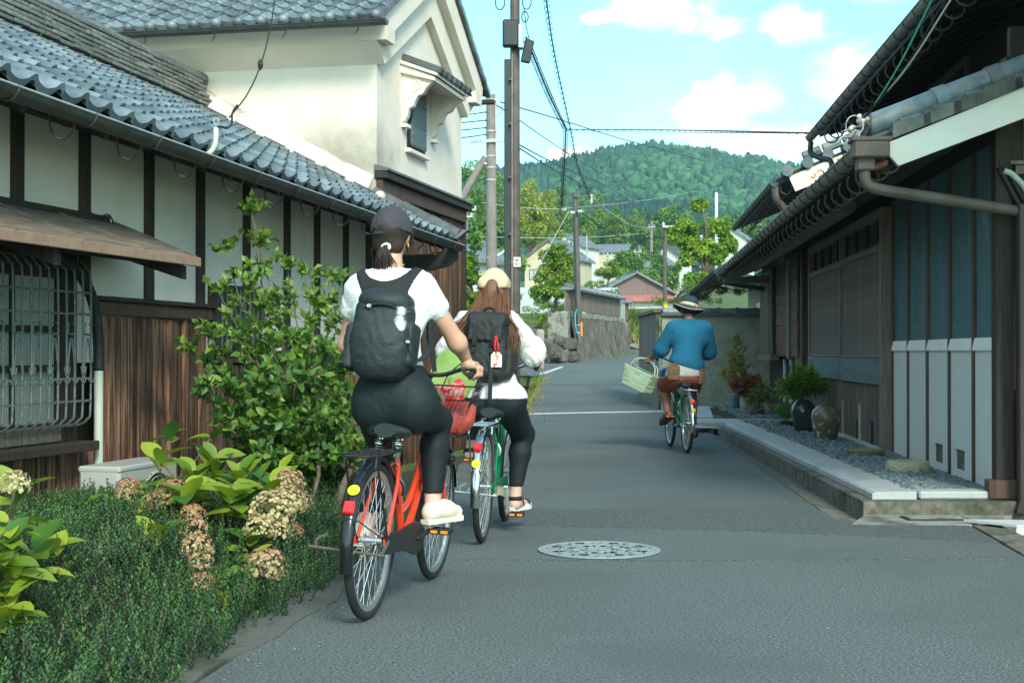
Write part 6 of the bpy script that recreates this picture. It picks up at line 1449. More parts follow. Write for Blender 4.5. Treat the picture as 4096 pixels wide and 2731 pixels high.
def add_wheel(root, y, steer=0, name='wheel'):
	w = empty(name, (0, y, WR), (R(11*y), 0, steer)); w.rotation_euler = (R(7+40*y), 0, 0); w.parent = root
	if steer: w.rotation_euler = (R(7+40*y), 0, steer); w.rotation_mode = 'XYZ'
	for nm, me in zip(('tyre', 'rim', 'spokes', 'hub'), WHEEL): inst(nm, me, w, local=True)
	b = MB(); b.box((.004, .13, .16), (.006, .022, .045), bev=.003); b.obj('spoke_reflector', MATS['reflector_clear'], w, local=True)
	return w
def bike(label, pos, yaw, lean, paint, fender, rackm, ang, basket=True, bar_w=.235, stand_x=(-.22, .14), detail=True, saddle_z=.80, mid='paint_red'):
	t = empty('bicycle', (*pos, 0), (0, R(lean), R(-yaw)), label=label, cat='bicycle', group='bicycles on the lane')
	O = lambda b, nm, ml, par=None, sm='auto': b.obj(nm, MATS[ml], par or t, sm, local=True)
	wb = 1.08
	add_wheel(t, 0); add_wheel(t, wb)
	bbk = Vector((0, .47, .285)); seat_c = Vector((0, .325, .66)); head_t = Vector((0, .865, .84)); head_b = Vector((0, .905, .70))
	b = MB()
	b.tube([bbk, seat_c], .0165, 12)
	b.tube(bez([head_b+Vector((0, -.01, .03)), (0, .80, .56), (0, .68, .41), (0, .56, .32), bbk], 5), .018, 12)          # down tube
	b.tube(bez([head_t+Vector((0, .01, -.03)), (0, .74, .60), (0, .60, .46), (0, .50, .415), (0, .425, .405)], 5), .015, 12)      # step-through tube
	b.tube([head_t+Vector((0, -.006, .02)), head_b+Vector((0, .008, -.025))], .021, 12)
	for s in (-1, 1):
		b.tube(bez([bbk+Vector((s*.03, -.01, 0)), (s*.045, .30, .30), (s*.062, .02, .33)], 4), .010, 8)
		b.tube([seat_c+Vector((s*.014, 0, -.03)), (s*.052, .18, .55), (s*.064, .01, .34)], .0085, 8)
		b.box((s*.064, .0, .33), (.008, .05, .035))
	b.lathe([(.028, -.04), (.028, .04)], 14, bbk, m=Matrix(((0, 0, 1), (0, 1, 0), (-1, 0, 0))))
	O(b, 'frame', paint)
	b = MB(); b.lathe([(.021, -.012), (.021, .012)], 12, seat_c+Vector((0, .0, .01))); b.tube([seat_c+Vector((0, -.03, .0)), seat_c+Vector((0, .03, .0))], .007, 8); O(b, 'seat_clamp', 'chrome')
	b = MB(); b.tube([head_b, (0, .93, .645)], .02, 10)
	for s in (-1, 1): b.tube(bez([(0, .93, .655), (s*.05, .935, .645), (s*.056, .95, .56), (s*.058, 1.0, .42), (s*.058, wb, .33)], 4), [.013]*17 if False else .011, 8)
	O(b, 'fork', paint)
	b = MB(); b.tube([seat_c+Vector((0, 0, -.06)), (0, .29, saddle_z-.06)], .0125, 10); O(b, 'seat_post', 'chrome')
	sd_ = empty('saddle', (0, .27, saddle_z)); sd_.parent = t
	rows_ = []
	for i in range(15):
		v = i/14; y = -.135+.27*v
		hw = (.100*math.sin(min(1, (v+.06)/.30)*math.pi/2) if v < .3 else .100-(.100-.024)*sstep(.28, .72, v)) if v < .93 else .018
		if v == 0: hw = .05
		zc = .012*math.cos(v*6)-.004; row = []
		for k in range(13):
			a = math.pi*2*k/12; x = hw*math.sin(a); z = zc+(.028*math.cos(a) if math.cos(a) > 0 else .034*math.cos(a)); row.append((x, y, z-.02))
		rows_.append(row)
	b = MB(); b.grid(rows_); n_ = len(b.v); b.add(rows_[0][:-1], [tuple(range(12))]); b.add(rows_[-1][:-1], [tuple(range(12))[::-1]]); O(b, 'cover', 'saddle_vinyl', sd_, True)
	for s in (-1, 1):
		b = MB(); P = [(s*.045+.017*math.cos(q), -.075+.017*math.sin(q), -.055-.045*q/25) for q in np.linspace(0, 25, 60)]; b.tube(P, .0028, 5); O(b, 'spring', 'chrome', sd_)
	b = MB()
	for s in (-1, 1): b.tube(bez([(s*.05, -.09, -.105), (s*.03, -.02, -.09), (s*.02, .06, -.06), (s*.015, .11, -.04)], 4), .004, 5)
	b.tube([(-.05, -.09, -.105), (.05, -.09, -.105)], .004, 5); O(b, 'rails', 'chrome', sd_)
	def guard(y0, a0, a1, nm, r=.352):
		b = MB(); rows_ = []
		for i in range(19):
			a = a0+(a1-a0)*i/18; c, s_ = math.cos(a), math.sin(a)
			rows_.append([(x, y0+(r+dz)*c, WR+(r+dz)*s_) for x, dz in ((-.027, -.020), (-.026, -.008), (-.016, .002), (0, .005), (.016, .002), (.026, -.008), (.027, -.020))])
		b.grid(rows_); q = O(b, nm, fender, None, True); return q
	gr = guard(0, R(20), R(195), 'rear_mudguard'); guard(wb, R(15), R(145), 'front_mudguard')
	b = MB()
	for s in (-1, 1): b.tube([(s*.058, .0, .335), (s*.03, -.30, WR+.12)], .0025, 5)
	b.tube(arc((0, -.33, WR+.10), .03, 0, math.pi, 6), .003, 5); O(b, 'mudguard_stay', 'chrome' if fender == 'chrome' else 'black_satin')
	def onguard(a, r=.362): return Vector((0, r*math.cos(a), WR+r*math.sin(a)))
	for nm, a, sz, ml in (('rear_reflector', R(152 if fender != 'chrome' else 137), (.044, .022, .052), 'reflector_red'),):
		b = MB(); p = onguard(a, .368); b.box(p, sz, m=Matrix.Rotation(a-math.pi, 3, 'X'), bev=.005); O(b, nm, ml)
	b = MB(); sa = R(139 if fender != 'chrome' else 154); p = onguard(sa, .360); M_ = Matrix.Rotation(sa-math.pi/2, 3, 'X'); b.lathe([(.025, 0), (.025, .003), (0, .003)], 16, p, m=M_); st = O(b, 'sticker', 'sticker_yellow')
	b = MB()
	for sx in (-1, 1): b.tube([p+M_ @ Vector((sx*.009+.0062*math.cos(q), -.005+.0062*math.sin(q), .004)) for q in np.linspace(0, 6.28, 11)[:-1]], .0009, 4, closed=True)
	b.tube([p+M_ @ Vector(q) for q in ((-.009, -.005, .004), (-.002, .006, .004), (.005, .005, .004), (.009, -.005, .004))], .0012, 4); O(b, 'bicycle_mark', 'black_ink', st)
	zk = .70; b = MB()
	b.tube([(-.065, .16, zk), (-.068, -.22, zk), (-.05, -.245, zk), (.05, -.245, zk), (.068, -.22, zk), (.065, .16, zk), (.03, .22, zk-.005), (-.03, .22, zk-.005)], .006, 6, closed=True)
	for y in (-.14, -.02, .10): b.tube([(-.066, y, zk), (.066, y, zk)], .004, 5)
	for x in (-.022, .022): b.tube([(x, -.245, zk), (x, .215, zk)], .004, 5)
	for s in (-1, 1):
		b.tube([(s*.067, -.20, zk), (s*.070, .0, .345)], .005, 6); b.tube([(s*.067, -.20, zk), (s*.067, -.21, zk-.05)], .006, 6)
	b.tube([(0, .22, zk-.005), (0, .30, .64)], .006, 6); O(b, 'rear_rack', rackm)
	b = MB(); x0, x1 = stand_x
	b.tube([(x0, -.115, .305), (x1, -.135, .29)], .007, 6); b.tube([(-.075, .0, .33), (-.085, -.11, .30)], .008, 6); b.tube([(.075, .0, .33), (.085, -.13, .295)], .008, 6)
	b.tube(bez([(x0+.03, -.11, .305), (x0+.02, -.07, .33), (x0+.06, -.05, .35)], 4), .006, 5); O(b, 'stand', 'alloy' if rackm == 'chrome' else 'pole_steel')
	b = MB(); rows_ = [(0, .0), (-.03, .055), (.02, .07), (.25, .075), (.42, .105), (.52, .105), (.59, .05), (.60, -.02), (.56, -.085), (.47, -.115), (.38, -.085), (.2, -.055), (.02, -.055), (-.04, -.02)]
	b.prism([(.052, y, .31-.025*(y/.5)+z*.66) for y, z in rows_], (.022, 0, 0)); O(b, 'chain_case', 'black_satin' if rackm != 'chrome' else mid)
	b = MB(); a = R(ang); L_ = .165; ends = {}
	for s in (1, -1):
		e = bbk+Vector((s*.09, s*L_*math.cos(a), s*L_*math.sin(a))); ends[s] = e
		b.beam(bbk+Vector((s*.075, 0, 0)), e, .018, .024, up=(1, 0, 0), bev=.004)
	b.tube([bbk-Vector((.085, 0, 0)), bbk+Vector((.085, 0, 0))], .011, 10); O(b, 'crank', 'black_satin' if rackm != 'chrome' else 'alloy')
	for s in (1, -1):
		pd = empty('pedal', ends[s]+Vector((s*.055, 0, 0))); pd.parent = t
		b = MB()
		for yy in (-.04, .04): b.box((0, yy, 0), (.09, .012, .026), bev=.003)
		for xx in (-.042, 0, .042): b.box((xx, 0, 0), (.01, .085, .022), bev=.002)
		O(b, 'cage', 'black_satin', pd)
		for yy in (-.048, .048):
			for xx in (-.024, .024): b = MB(); b.box((xx, yy, 0), (.032, .005, .013)); O(b, 'reflector', 'reflector_amber', pd)
	b = MB(); b.tube(arc((0, .29, .52), .055, R(-30), R(210), 12), .010, 6); O(b, 'ring_lock', 'black_satin' if rackm != 'chrome' else 'alloy')
	hb = empty('handlebar', (0, .855, .90)); hb.parent = t
	b = MB(); b.tube([(0, .01, -.06), (0, -.01, .10)], .0115, 10); b.tube([(0, -.01, .10), (0, .03, .11)], .014, 10); O(b, 'stem', 'chrome' if rackm == 'chrome' else 'black_satin', hb)
	b = MB(); P = []
	for s in (-1, 1):
		b.tube(bez([(0, .03, .11), (s*.06, .045, .115), (s*.15, .035, .145), (s*(bar_w-.012), -.02, .15), (s*bar_w, -.09, .135), (s*(bar_w+.008), -.20, .125)], 5), .011, 10)
	O(b, 'bar', 'chrome' if rackm == 'chrome' else 'black_satin', hb)
	for s in (-1, 1):
		b = MB(); b.tube([(s*bar_w, -.088, .135), (s*(bar_w+.002), -.12, .132), (s*(bar_w+.008), -.205, .125), (s*(bar_w+.008), -.212, .125)], [.0155, .0165, .0165, .012], 12); O(b, 'grip', 'rubber_black', hb)
		b = MB(); b.tube(bez([(s*(bar_w-.012), -.02, .14), (s*(bar_w+.01), -.035, .105), (s*(bar_w+.03), -.09, .085), (s*(bar_w+.035), -.17, .09)], 5), [.009]*6+[.006]*10, 6, flat=.6); O(b, 'brake_lever', 'chrome' if rackm == 'chrome' else 'black_satin', hb)
		b = MB(); b.tube(bez([(s*(bar_w-.012), -.01, .14), (s*.16, .12, .19), (s*.05, .16, .11), (s*.02, .10, -.02), (0, .08, -.10)], 6), .0032, 5); O(b, 'brake_cable', 'cable', hb)
	b = MB(); b.lathe([(.0, .045), (.02, .04), (.03, .02), (.032, -.02), (.022, -.035), (0, -.036)], 14, (.075, 1.0, .60), m=Matrix(((1, 0, 0), (0, 0, 1), (0, -1, 0)))); O(b, 'headlamp', 'black_gloss')
	if basket:
		bk = empty('basket', (0, 1.06, .715)); bk.parent = t; bk.scale = (1 if rackm != 'chrome' else .72, 1, 1)
		w0, w1, d0, d1, h = .13, .19, .09, .13, .245
		def rim(z, k): return [(x*(w0+(w1-w0)*k), y*(d0+(d1-d0)*k)+.03*k, z) for x, y in ((-1, -.8), (-.85, -1), (.85, -1), (1, -.8), (1, .8), (.85, 1), (-.85, 1), (-1, .8))]
		b = MB()
		for z, k in ((0, 0), (h*.72, .72), (h, 1)): b.tube(rim(z, k), .0042, 5, closed=True)
		O(b, 'rim_wire', 'black_satin', bk)
		b = MB()
		for i in range(16):                                   # diagonal mesh
			for f in range(4):
				A = {0: ((-.95, -1), (.95, -1)), 1: ((1, -.9), (1, .9)), 2: ((.95, 1), (-.95, 1)), 3: ((-1, .9), (-1, -.9))}[f]
				for dr in (-1, 1):
					u0 = i/15; u1 = u0+dr*.26
					za, zb_ = 0., h
					if u1 > 1: zb_ = h*(1-u0)/(u1-u0); u1 = 1
					if u1 < 0: zb_ = h*u0/(u0-u1); u1 = 0
					def pt(u, z): k = z/h; x = A[0][0]+(A[1][0]-A[0][0])*u; y = A[0][1]+(A[1][1]-A[0][1])*u; return (x*(w0+(w1-w0)*k), y*(d0+(d1-d0)*k)+.03*k, z)
					b.tube([pt(u0, 0), pt(u1, zb_)], .0013, 3, cap=False)
		for i in range(9): x = -w0+2*w0*i/8; b.tube([(x, -d0, 0), (x, d0, 0)], .0014, 3)
		for i in range(6): y = -d0+2*d0*i/5; b.tube([(-w0, y, 0), (w0, y, 0)], .0014, 3)
		O(b, 'wire_mesh', 'black_satin', bk)
		b = MB()
		for s in (-1, 1): b.tube([(s*.08, .0, 0), (s*.062, .03, -.38)], .004, 5)
		O(b, 'basket_stay', 'black_satin', bk)
	return t
bikeA = bike('red bicycle with black mudguards and rack ridden by the woman with dark cap', (-.606, 5.98), 11.4, 2.6, 'paint_red', 'black_gloss', 'black_satin', 6, stand_x=(-.235, .10), saddle_z=.80)
bikeB = bike('green bicycle with chrome mudguards ridden by the long-haired woman', (-.177, 8.37), 7.0, 1.6, 'paint_green', 'chrome', 'chrome', -86, bar_w=.215, stand_x=(-.15, .10), saddle_z=.775, mid='paint_green_light')
bikeC = bike('green bicycle with chrome mudguards ridden by the man in blue shirt', (1.936, 15.77), -3.5, 1.5, 'paint_green', 'chrome', 'chrome', -40, basket=False, bar_w=.24, stand_x=(-.08, .34), saddle_z=.78, mid='paint_green_light')
# ================================================================== people: each body is one continuous skin grown from a distance field
def cap_(a, b, ra, rb): return ('c', np.array(a, float), np.array(b, float), ra, rb)
def ell_(c, r, rot=None): return ('e', np.array(c, float), np.array(r, float), np.array(rot) if rot is not None else None)
def box_(c, h, r, rot=None): return ('b', np.array(c, float), np.array(h, float), r, np.array(rot) if rot is not None else None)
def evalp(p, P):
	if p[0] == 'c':
		ab = p[2]-p[1]; t = np.clip(((P-p[1])@ab)/max(1e-9, ab@ab), 0, 1); return np.linalg.norm(P-(p[1]+t[..., None]*ab), axis=-1)-(p[3]+(p[4]-p[3])*t)
	if p[0] == 'e':
		q = P-p[1]
		if p[3] is not None: q = q@p[3]
		k0 = np.linalg.norm(q/p[2], axis=-1); k1 = np.linalg.norm(q/p[2]**2, axis=-1)+1e-9; return k0*(k0-1)/k1
	q = P-p[1]
	if p[4] is not None: q = q@p[4]
	q = np.abs(q)-(p[2]-p[3]); return np.linalg.norm(np.maximum(q, 0), axis=-1)+np.minimum(q.max(-1), 0)-p[3]
def bb_(p):
	if p[0] == 'c': r = max(p[3], p[4]); return np.minimum(p[1], p[2])-r, np.maximum(p[1], p[2])+r
	r = np.linalg.norm(p[2]) if (p[3] is not None if p[0] == 'e' else p[4] is not None) else p[2]
	return p[1]-r, p[1]+r
def field_mesh(prims, h=.009, k=.03, grow=0., cut=None, carve=(), wob=0.):
	'smooth union -> surface nets; cut(P) > 0 is removed; carve: primitives taken away'
	lo = np.min([bb_(p)[0] for p in prims], 0)-grow-3*h; hi = np.max([bb_(p)[1] for p in prims], 0)+grow+3*h
	n = np.ceil((hi-lo)/h).astype(int)+1; ax = [lo[i]+h*np.arange(n[i]) for i in range(3)]
	D = np.full(n, .2)
	for p in prims:
		a, b = bb_(p); m = k+.03+grow
		i0 = np.clip(np.floor((a-m-lo)/h).astype(int), 0, n-1); i1 = np.clip(np.ceil((b+m-lo)/h).astype(int)+1, 1, n)
		sl = tuple(slice(i0[i], i1[i]) for i in range(3)); G = np.stack(np.meshgrid(*[ax[i][sl[i]] for i in range(3)], indexing='ij'), -1)
		d = evalp(p, G)-grow; c = D[sl]; q = np.maximum(k-np.abs(c-d), 0)/k; D[sl] = np.minimum(c, d)-q*q*k*.25
	if cut is not None or carve or wob:
		G = np.stack(np.meshgrid(*ax, indexing='ij'), -1)
		if wob: D = D+wob*(np.sin(G[..., 2]*60+7*np.sin(G[..., 0]*23))*np.sin(G[..., 1]*31+3*np.sin(G[..., 2]*17)))
		if cut is not None: D = np.maximum(D, cut(G))
		for p in carve: D = np.maximum(D, -evalp(p, G))
	S = D < 0; C = np.zeros(n-1, int)
	for dx in (0, 1):
		for dy in (0, 1):
			for dz in (0, 1): C += S[dx:n[0]-1+dx, dy:n[1]-1+dy, dz:n[2]-1+dz]
	act = np.argwhere((C > 0) & (C < 8)); idx = -np.ones(n-1, int); idx[tuple(act.T)] = np.arange(len(act))
	acc = np.zeros((len(act), 3)); cnt = np.zeros(len(act))
	cor = [np.array(c) for c in ((0, 0, 0), (1, 0, 0), (0, 1, 0), (1, 1, 0), (0, 0, 1), (1, 0, 1), (0, 1, 1), (1, 1, 1))]
	for a, b in ((0, 1), (2, 3), (4, 5), (6, 7), (0, 2), (1, 3), (4, 6), (5, 7), (0, 4), (1, 5), (2, 6), (3, 7)):
		da = D[tuple((act+cor[a]).T)]; db = D[tuple((act+cor[b]).T)]; m = (da < 0) != (db < 0)
		t = np.where(m, da/(da-db+1e-12), 0)[:, None]; acc += m[:, None]*(cor[a]+(cor[b]-cor[a])*t); cnt += m
	V = lo+h*(act+acc/cnt[:, None]); F = []
	for x in range(3):
		y, z = (x+1) % 3, (x+2) % 3; s0 = [slice(None)]*3; s1 = [slice(None)]*3; s0[x] = slice(0, -1); s1[x] = slice(1, None)
		E = np.argwhere(S[tuple(s0)] != S[tuple(s1)]); E = E[(E[:, y] > 0) & (E[:, z] > 0) & (E[:, y] < n[y]-1) & (E[:, z] < n[z]-1)]
		ey = np.zeros(3, int); ey[y] = 1; ez = np.zeros(3, int); ez[z] = 1
		q = np.stack([idx[tuple((E-ey-ez).T)], idx[tuple((E-ez).T)], idx[tuple(E.T)], idx[tuple((E-ey).T)]], 1)
		fl = S[tuple(E.T)]; q[~fl] = q[~fl][:, ::-1]; F.append(q)
	return V, np.concatenate(F)
def grown(name, ml, root, prims, **kw):
	V, F = field_mesh(prims, **kw); return npmesh(name, V, F, MATS[ml], root, smooth=True, local=True)
def merged(name, ml, root, parts):
	Vs, Fs, n = [], [], 0
	for V, F in parts: Vs.append(V); Fs.append(F+n); n += len(V)
	return npmesh(name, np.concatenate(Vs), np.concatenate(Fs), MATS[ml], root, smooth=True, local=True)
def hand(s, g, wrist, axis=(0, 1, 0), sc=1.):
	'closed round a grip through g along axis; s = +1 right hand'
	g = np.array(g, float); ax = np.array(axis, float); up = np.array((0, 0, 1.)); out = np.cross(ax, up)*s
	q = lambda o, a, z: tuple(g+(out*o+ax*a+up*z)*sc)
	P = [cap_(wrist, q(.0, -.045, .038), .026*sc, .024*sc), box_(q(.005, -.012, .033), np.array((.036, .044, .017))*sc, .013*sc, np.stack([out, ax, up], 1)), ell_(q(-.015, -.03, .03), np.array((.02, .03, .016))*sc)]
	for i, (a, ln) in enumerate(((.028, 1.), (.008, 1.08), (-.012, 1.), (-.031, .82))):
		c = [q(.026, a, .036), q(.026+.024*ln, a+.002, .018), q(.030+.018*ln, a+.002, -.012), q(.018, a, -.030*ln), q(.002, a-.001, -.030)]
		for j in range(4): P.append(cap_(c[j], c[j+1], (.0095-.0009*j)*sc, (.0092-.0011*j)*sc))
	for j, (a, b) in enumerate(zip([q(-.02, -.02, .03), q(-.034, .012, .018), q(-.034, .034, .0)], [q(-.034, .012, .018), q(-.034, .034, .0), q(-.024, .046, -.016)])): P.append(cap_(a, b, (.0125-.0015*j)*sc, (.0115-.002*j)*sc))
	return field_mesh(P, h=.0042*sc, k=.006)
def shoe(root, nm, heel, toe, ml, sole, w=.042, h=.075, part=None):
	heel, toe = Vector(heel), Vector(toe); d = (toe-heel); L_ = d.length; d.normalize(); sd = d.cross(Vector((0, 0, 1))).normalized(); up = sd.cross(d)
	q = lambda a, s, z: tuple(heel+d*a+sd*s+up*z)
	o = grown(nm, ml, root, [cap_(q(.038, 0, .03), q(.052, 0, h+.004), .032, .034), cap_(q(.06, 0, .06), q(.14, 0, .042), .036, .037), cap_(q(.03, 0, .035), q(L_*.5, 0, .038), .036, w*.92), cap_(q(L_*.5, 0, .036), q(L_-.045, 0, .022), w*.92, w*.8)], h=.007, k=.03)
	b = MB(); pts = []
	for a, s in ((0, .026), (.04, .036), (.10, .033), (.17, .044), (.22, .042), (L_-.008, .018)): pts.append((a, s))
	ring = [(a, s) for a, s in pts]+[(a, -s) for a, s in pts[::-1]]
	b.prism([q(a-.006, s, -.016) for a, s in ring], up*.022); so_ = b.obj('sole', MATS[sole], o, 'auto', local=True)
	return o, q
mat('skin_w', (.50, .28, .19), (.56, .33, .235), rough=.5, scale=6, bump=.05, bscale=160, bdist=.002)
mat('skin_pale', (.52, .31, .23), (.58, .37, .28), rough=.5, scale=6)
mat('skin_m', (.22, .092, .055), (.28, .125, .078), rough=.5, scale=6)
mat('tee_white', (.70, .75, .76), (.76, .80, .80), rough=.8, scale=8, bump=.6, bscale=9, bstretch=(1, 1, 1.6), bdist=.03)
mat('blouse_white', (.70, .70, .66), (.77, .77, .73), rough=.8, scale=8, bump=.8, bscale=11, bdist=.035)
mat('lilac', (.60, .54, .58), (.66, .60, .64), rough=.8, scale=8, bump=.3, bscale=9, bdist=.02)
mat('legging', (.0025, .008, .0105), (.005, .0125, .0155), rough=.72, scale=5, bump=.2, bscale=12, bdist=.01)
mat('cap_dark', (.040, .036, .046), (.056, .052, .062), rough=.85, scale=90, bump=.1, bscale=200, bdist=.002)
mat('cap_beige', (.54, .44, .28), (.60, .50, .33), rough=.85, scale=90)
mat('hair_dark', (.016, .010, .009), (.036, .022, .017), rough=.5, scale=5, stretch=(40, 40, 3), bump=.5, bscale=8, bstretch=(40, 40, 3), bdist=.006)
mat('hair_brown', (.085, .034, .018), (.19, .085, .045), rough=.45, scale=5, stretch=(40, 40, 3), bump=.5, bscale=8, bstretch=(40, 40, 3), bdist=.006, tint=(.15, .062, .033))
mat('pack_dark', (.012, .020, .022), (.022, .032, .034), rough=.62, scale=9, bump=.55, bscale=11, bstretch=(1, 1, 2.2), bdist=.022)
mat('pack_black', (.010, .014, .015), (.02, .025, .026), rough=.7, scale=12, bump=.5, bscale=14, bdist=.02)
mat('webbing', (.010, .013, .014), (.016, .02, .021), rough=.8, scale=120)
mat('steel_brushed', (.62, .60, .55), (.70, .68, .64), rough=.28, metal=.95, scale=40, stretch=(1, 1, 12))
mat('shoe_cream', (.66, .60, .47), (.71, .65, .53), rough=.7, scale=14, bump=.1, bdist=.004)
mat('sock_pink', (.62, .40, .36), rough=.9)
mat('sandal_white', (.66, .69, .70), rough=.6)
mat('linen_blue', (.005, .105, .20), (.012, .14, .245), rough=.9, scale=240, detail=2, bump=.5, bscale=8, bdist=.025)
mat('hat_teal', (.012, .052, .068), (.018, .065, .082), rough=.9, scale=90)
mat('hat_cream', (.62, .52, .33), rough=.85)
mat('shirt_grey', (.40, .40, .37), (.46, .46, .42), rough=.9, scale=30, bump=.4, bscale=14, bdist=.01)
mat('shorts_rust', (.27, .055, .035), (.33, .075, .048), rough=.85, scale=20, bump=.4, bscale=9, bdist=.02)
mat('pouch_tan', (.15, .09, .045), (.21, .13, .07), rough=.75, scale=12, bump=.3, bdist=.006)
mat('sandal_dark', (.035, .028, .024), rough=.7)
mat('lips', (.42, .12, .11), rough=.5); mat('eye', (.6, .6, .58), rough=.2)
mat('red_cord', (.70, .02, .025), rough=.6)
mat('charm_white', (.75, .73, .68), rough=.6); mat('charm_pink', (.75, .18, .22), rough=.6); mat('charm_rainbow', (.75, .50, .12), rough=.6)
mat('lotus_leaf', (.17, .33, .07), (.27, .42, .12), rough=.6, scale=6, trans=.2)
mat('net_red', (.50, .085, .06), (.36, .05, .04), rough=.5, scale=60); mat('bag_red', (.68, .03, .035), (.74, .30, .28), rough=.45, scale=14, stretch=(1, 1, 4), lo=.52, hi=.54)
mat('crate_mint', (.40, .53, .36), (.45, .58, .41), rough=.45, scale=6)
def head_prims(c, tilt=0., s=1.):
	c = np.array(c, float); q = lambda x, y, z: tuple(c+np.array((x, y*math.cos(tilt)-z*math.sin(tilt), y*math.sin(tilt)+z*math.cos(tilt)))*s)
	return [ell_(q(0, -.005, .02), np.array((.073, .092, .088))*s), ell_(q(0, .03, -.045), np.array((.052, .058, .065))*s), ell_(q(0, .055, -.085), np.array((.026, .026, .02))*s), cap_(q(0, .088, .0), q(0, .104, -.035), .009*s, .013*s), ell_(q(.072, -.005, -.01), np.array((.008, .02, .03))*s), ell_(q(-.072, -.005, -.01), np.array((.008, .02, .03))*s), ell_(q(0, .083, -.062), np.array((.022, .010, .010))*s)], q
def face(root, body, q, s=1.):
	for sx in (-1, 1):
		b = MB(); b.lathe([(0, -.011), (.008, -.008), (.011, 0), (.008, .008), (0, .011)], 10, q(sx*.030, .076, .008)); b.obj('eye', MATS['eye'], body, True, local=True)
		b = MB(); b.lathe([(0, -.005), (.005, -.002), (.005, .002), (0, .005)], 8, q(sx*.030, .086, .008)); b.obj('iris', MATS['black_ink'], body, True, local=True)
	b = MB(); b.tube([q(-.02, .090, -.062), q(0, .095, -.060), q(.02, .090, -.062)], .0045, 6); b.obj('mouth', MATS['lips'], body, True, local=True)
def strands(name, ml, root, paths, r=.004, n=5, spread=.012, per=10, seed=0, flat=1.):
	'locks of hair along guide paths'
	g = np.random.default_rng(seed); b = MB()
	for P in paths:
		P = [Vector(p) for p in P]
		for _ in range(per):
			o = Vector(g.normal(size=3)*spread); t2 = Vector(g.normal(size=3)*spread*1.6)
			Q = bez([p+o+(t2*(i/(len(P)-1))**2) for i, p in enumerate(P)], 4); m = len(Q)-1
			b.tube(Q, [r*(1-.75*(i/m)**2) for i in range(m+1)], n, cap=False); b.c += [float(g.random())]*(len(b.v)-len(b.c))
	return b.obj(name, MATS[ml], root, True, local=True)
def ribbon(name, ml, root, pts, w, th=.004, nrm=None):
	P = bez(pts, 5); b = MB(); rows_ = []
	for i, p in enumerate(P):
		t = (P[min(i+1, len(P)-1)]-P[max(i-1, 0)]).normalized(); n_ = Vector(nrm) if nrm else perp(t)[1]; s_ = t.cross(n_).normalized(); n2 = s_.cross(t)
		rows_.append([p+s_*w/2-n2*th, p+s_*w/2+n2*th, p-s_*w/2+n2*th, p-s_*w/2-n2*th, p+s_*w/2-n2*th])
	b.grid(rows_); b.add(rows_[0][:4], [(3, 2, 1, 0)]); b.add(rows_[-1][:4], [(0, 1, 2, 3)]); return b.obj(name, MATS[ml], root, 'auto', local=True)

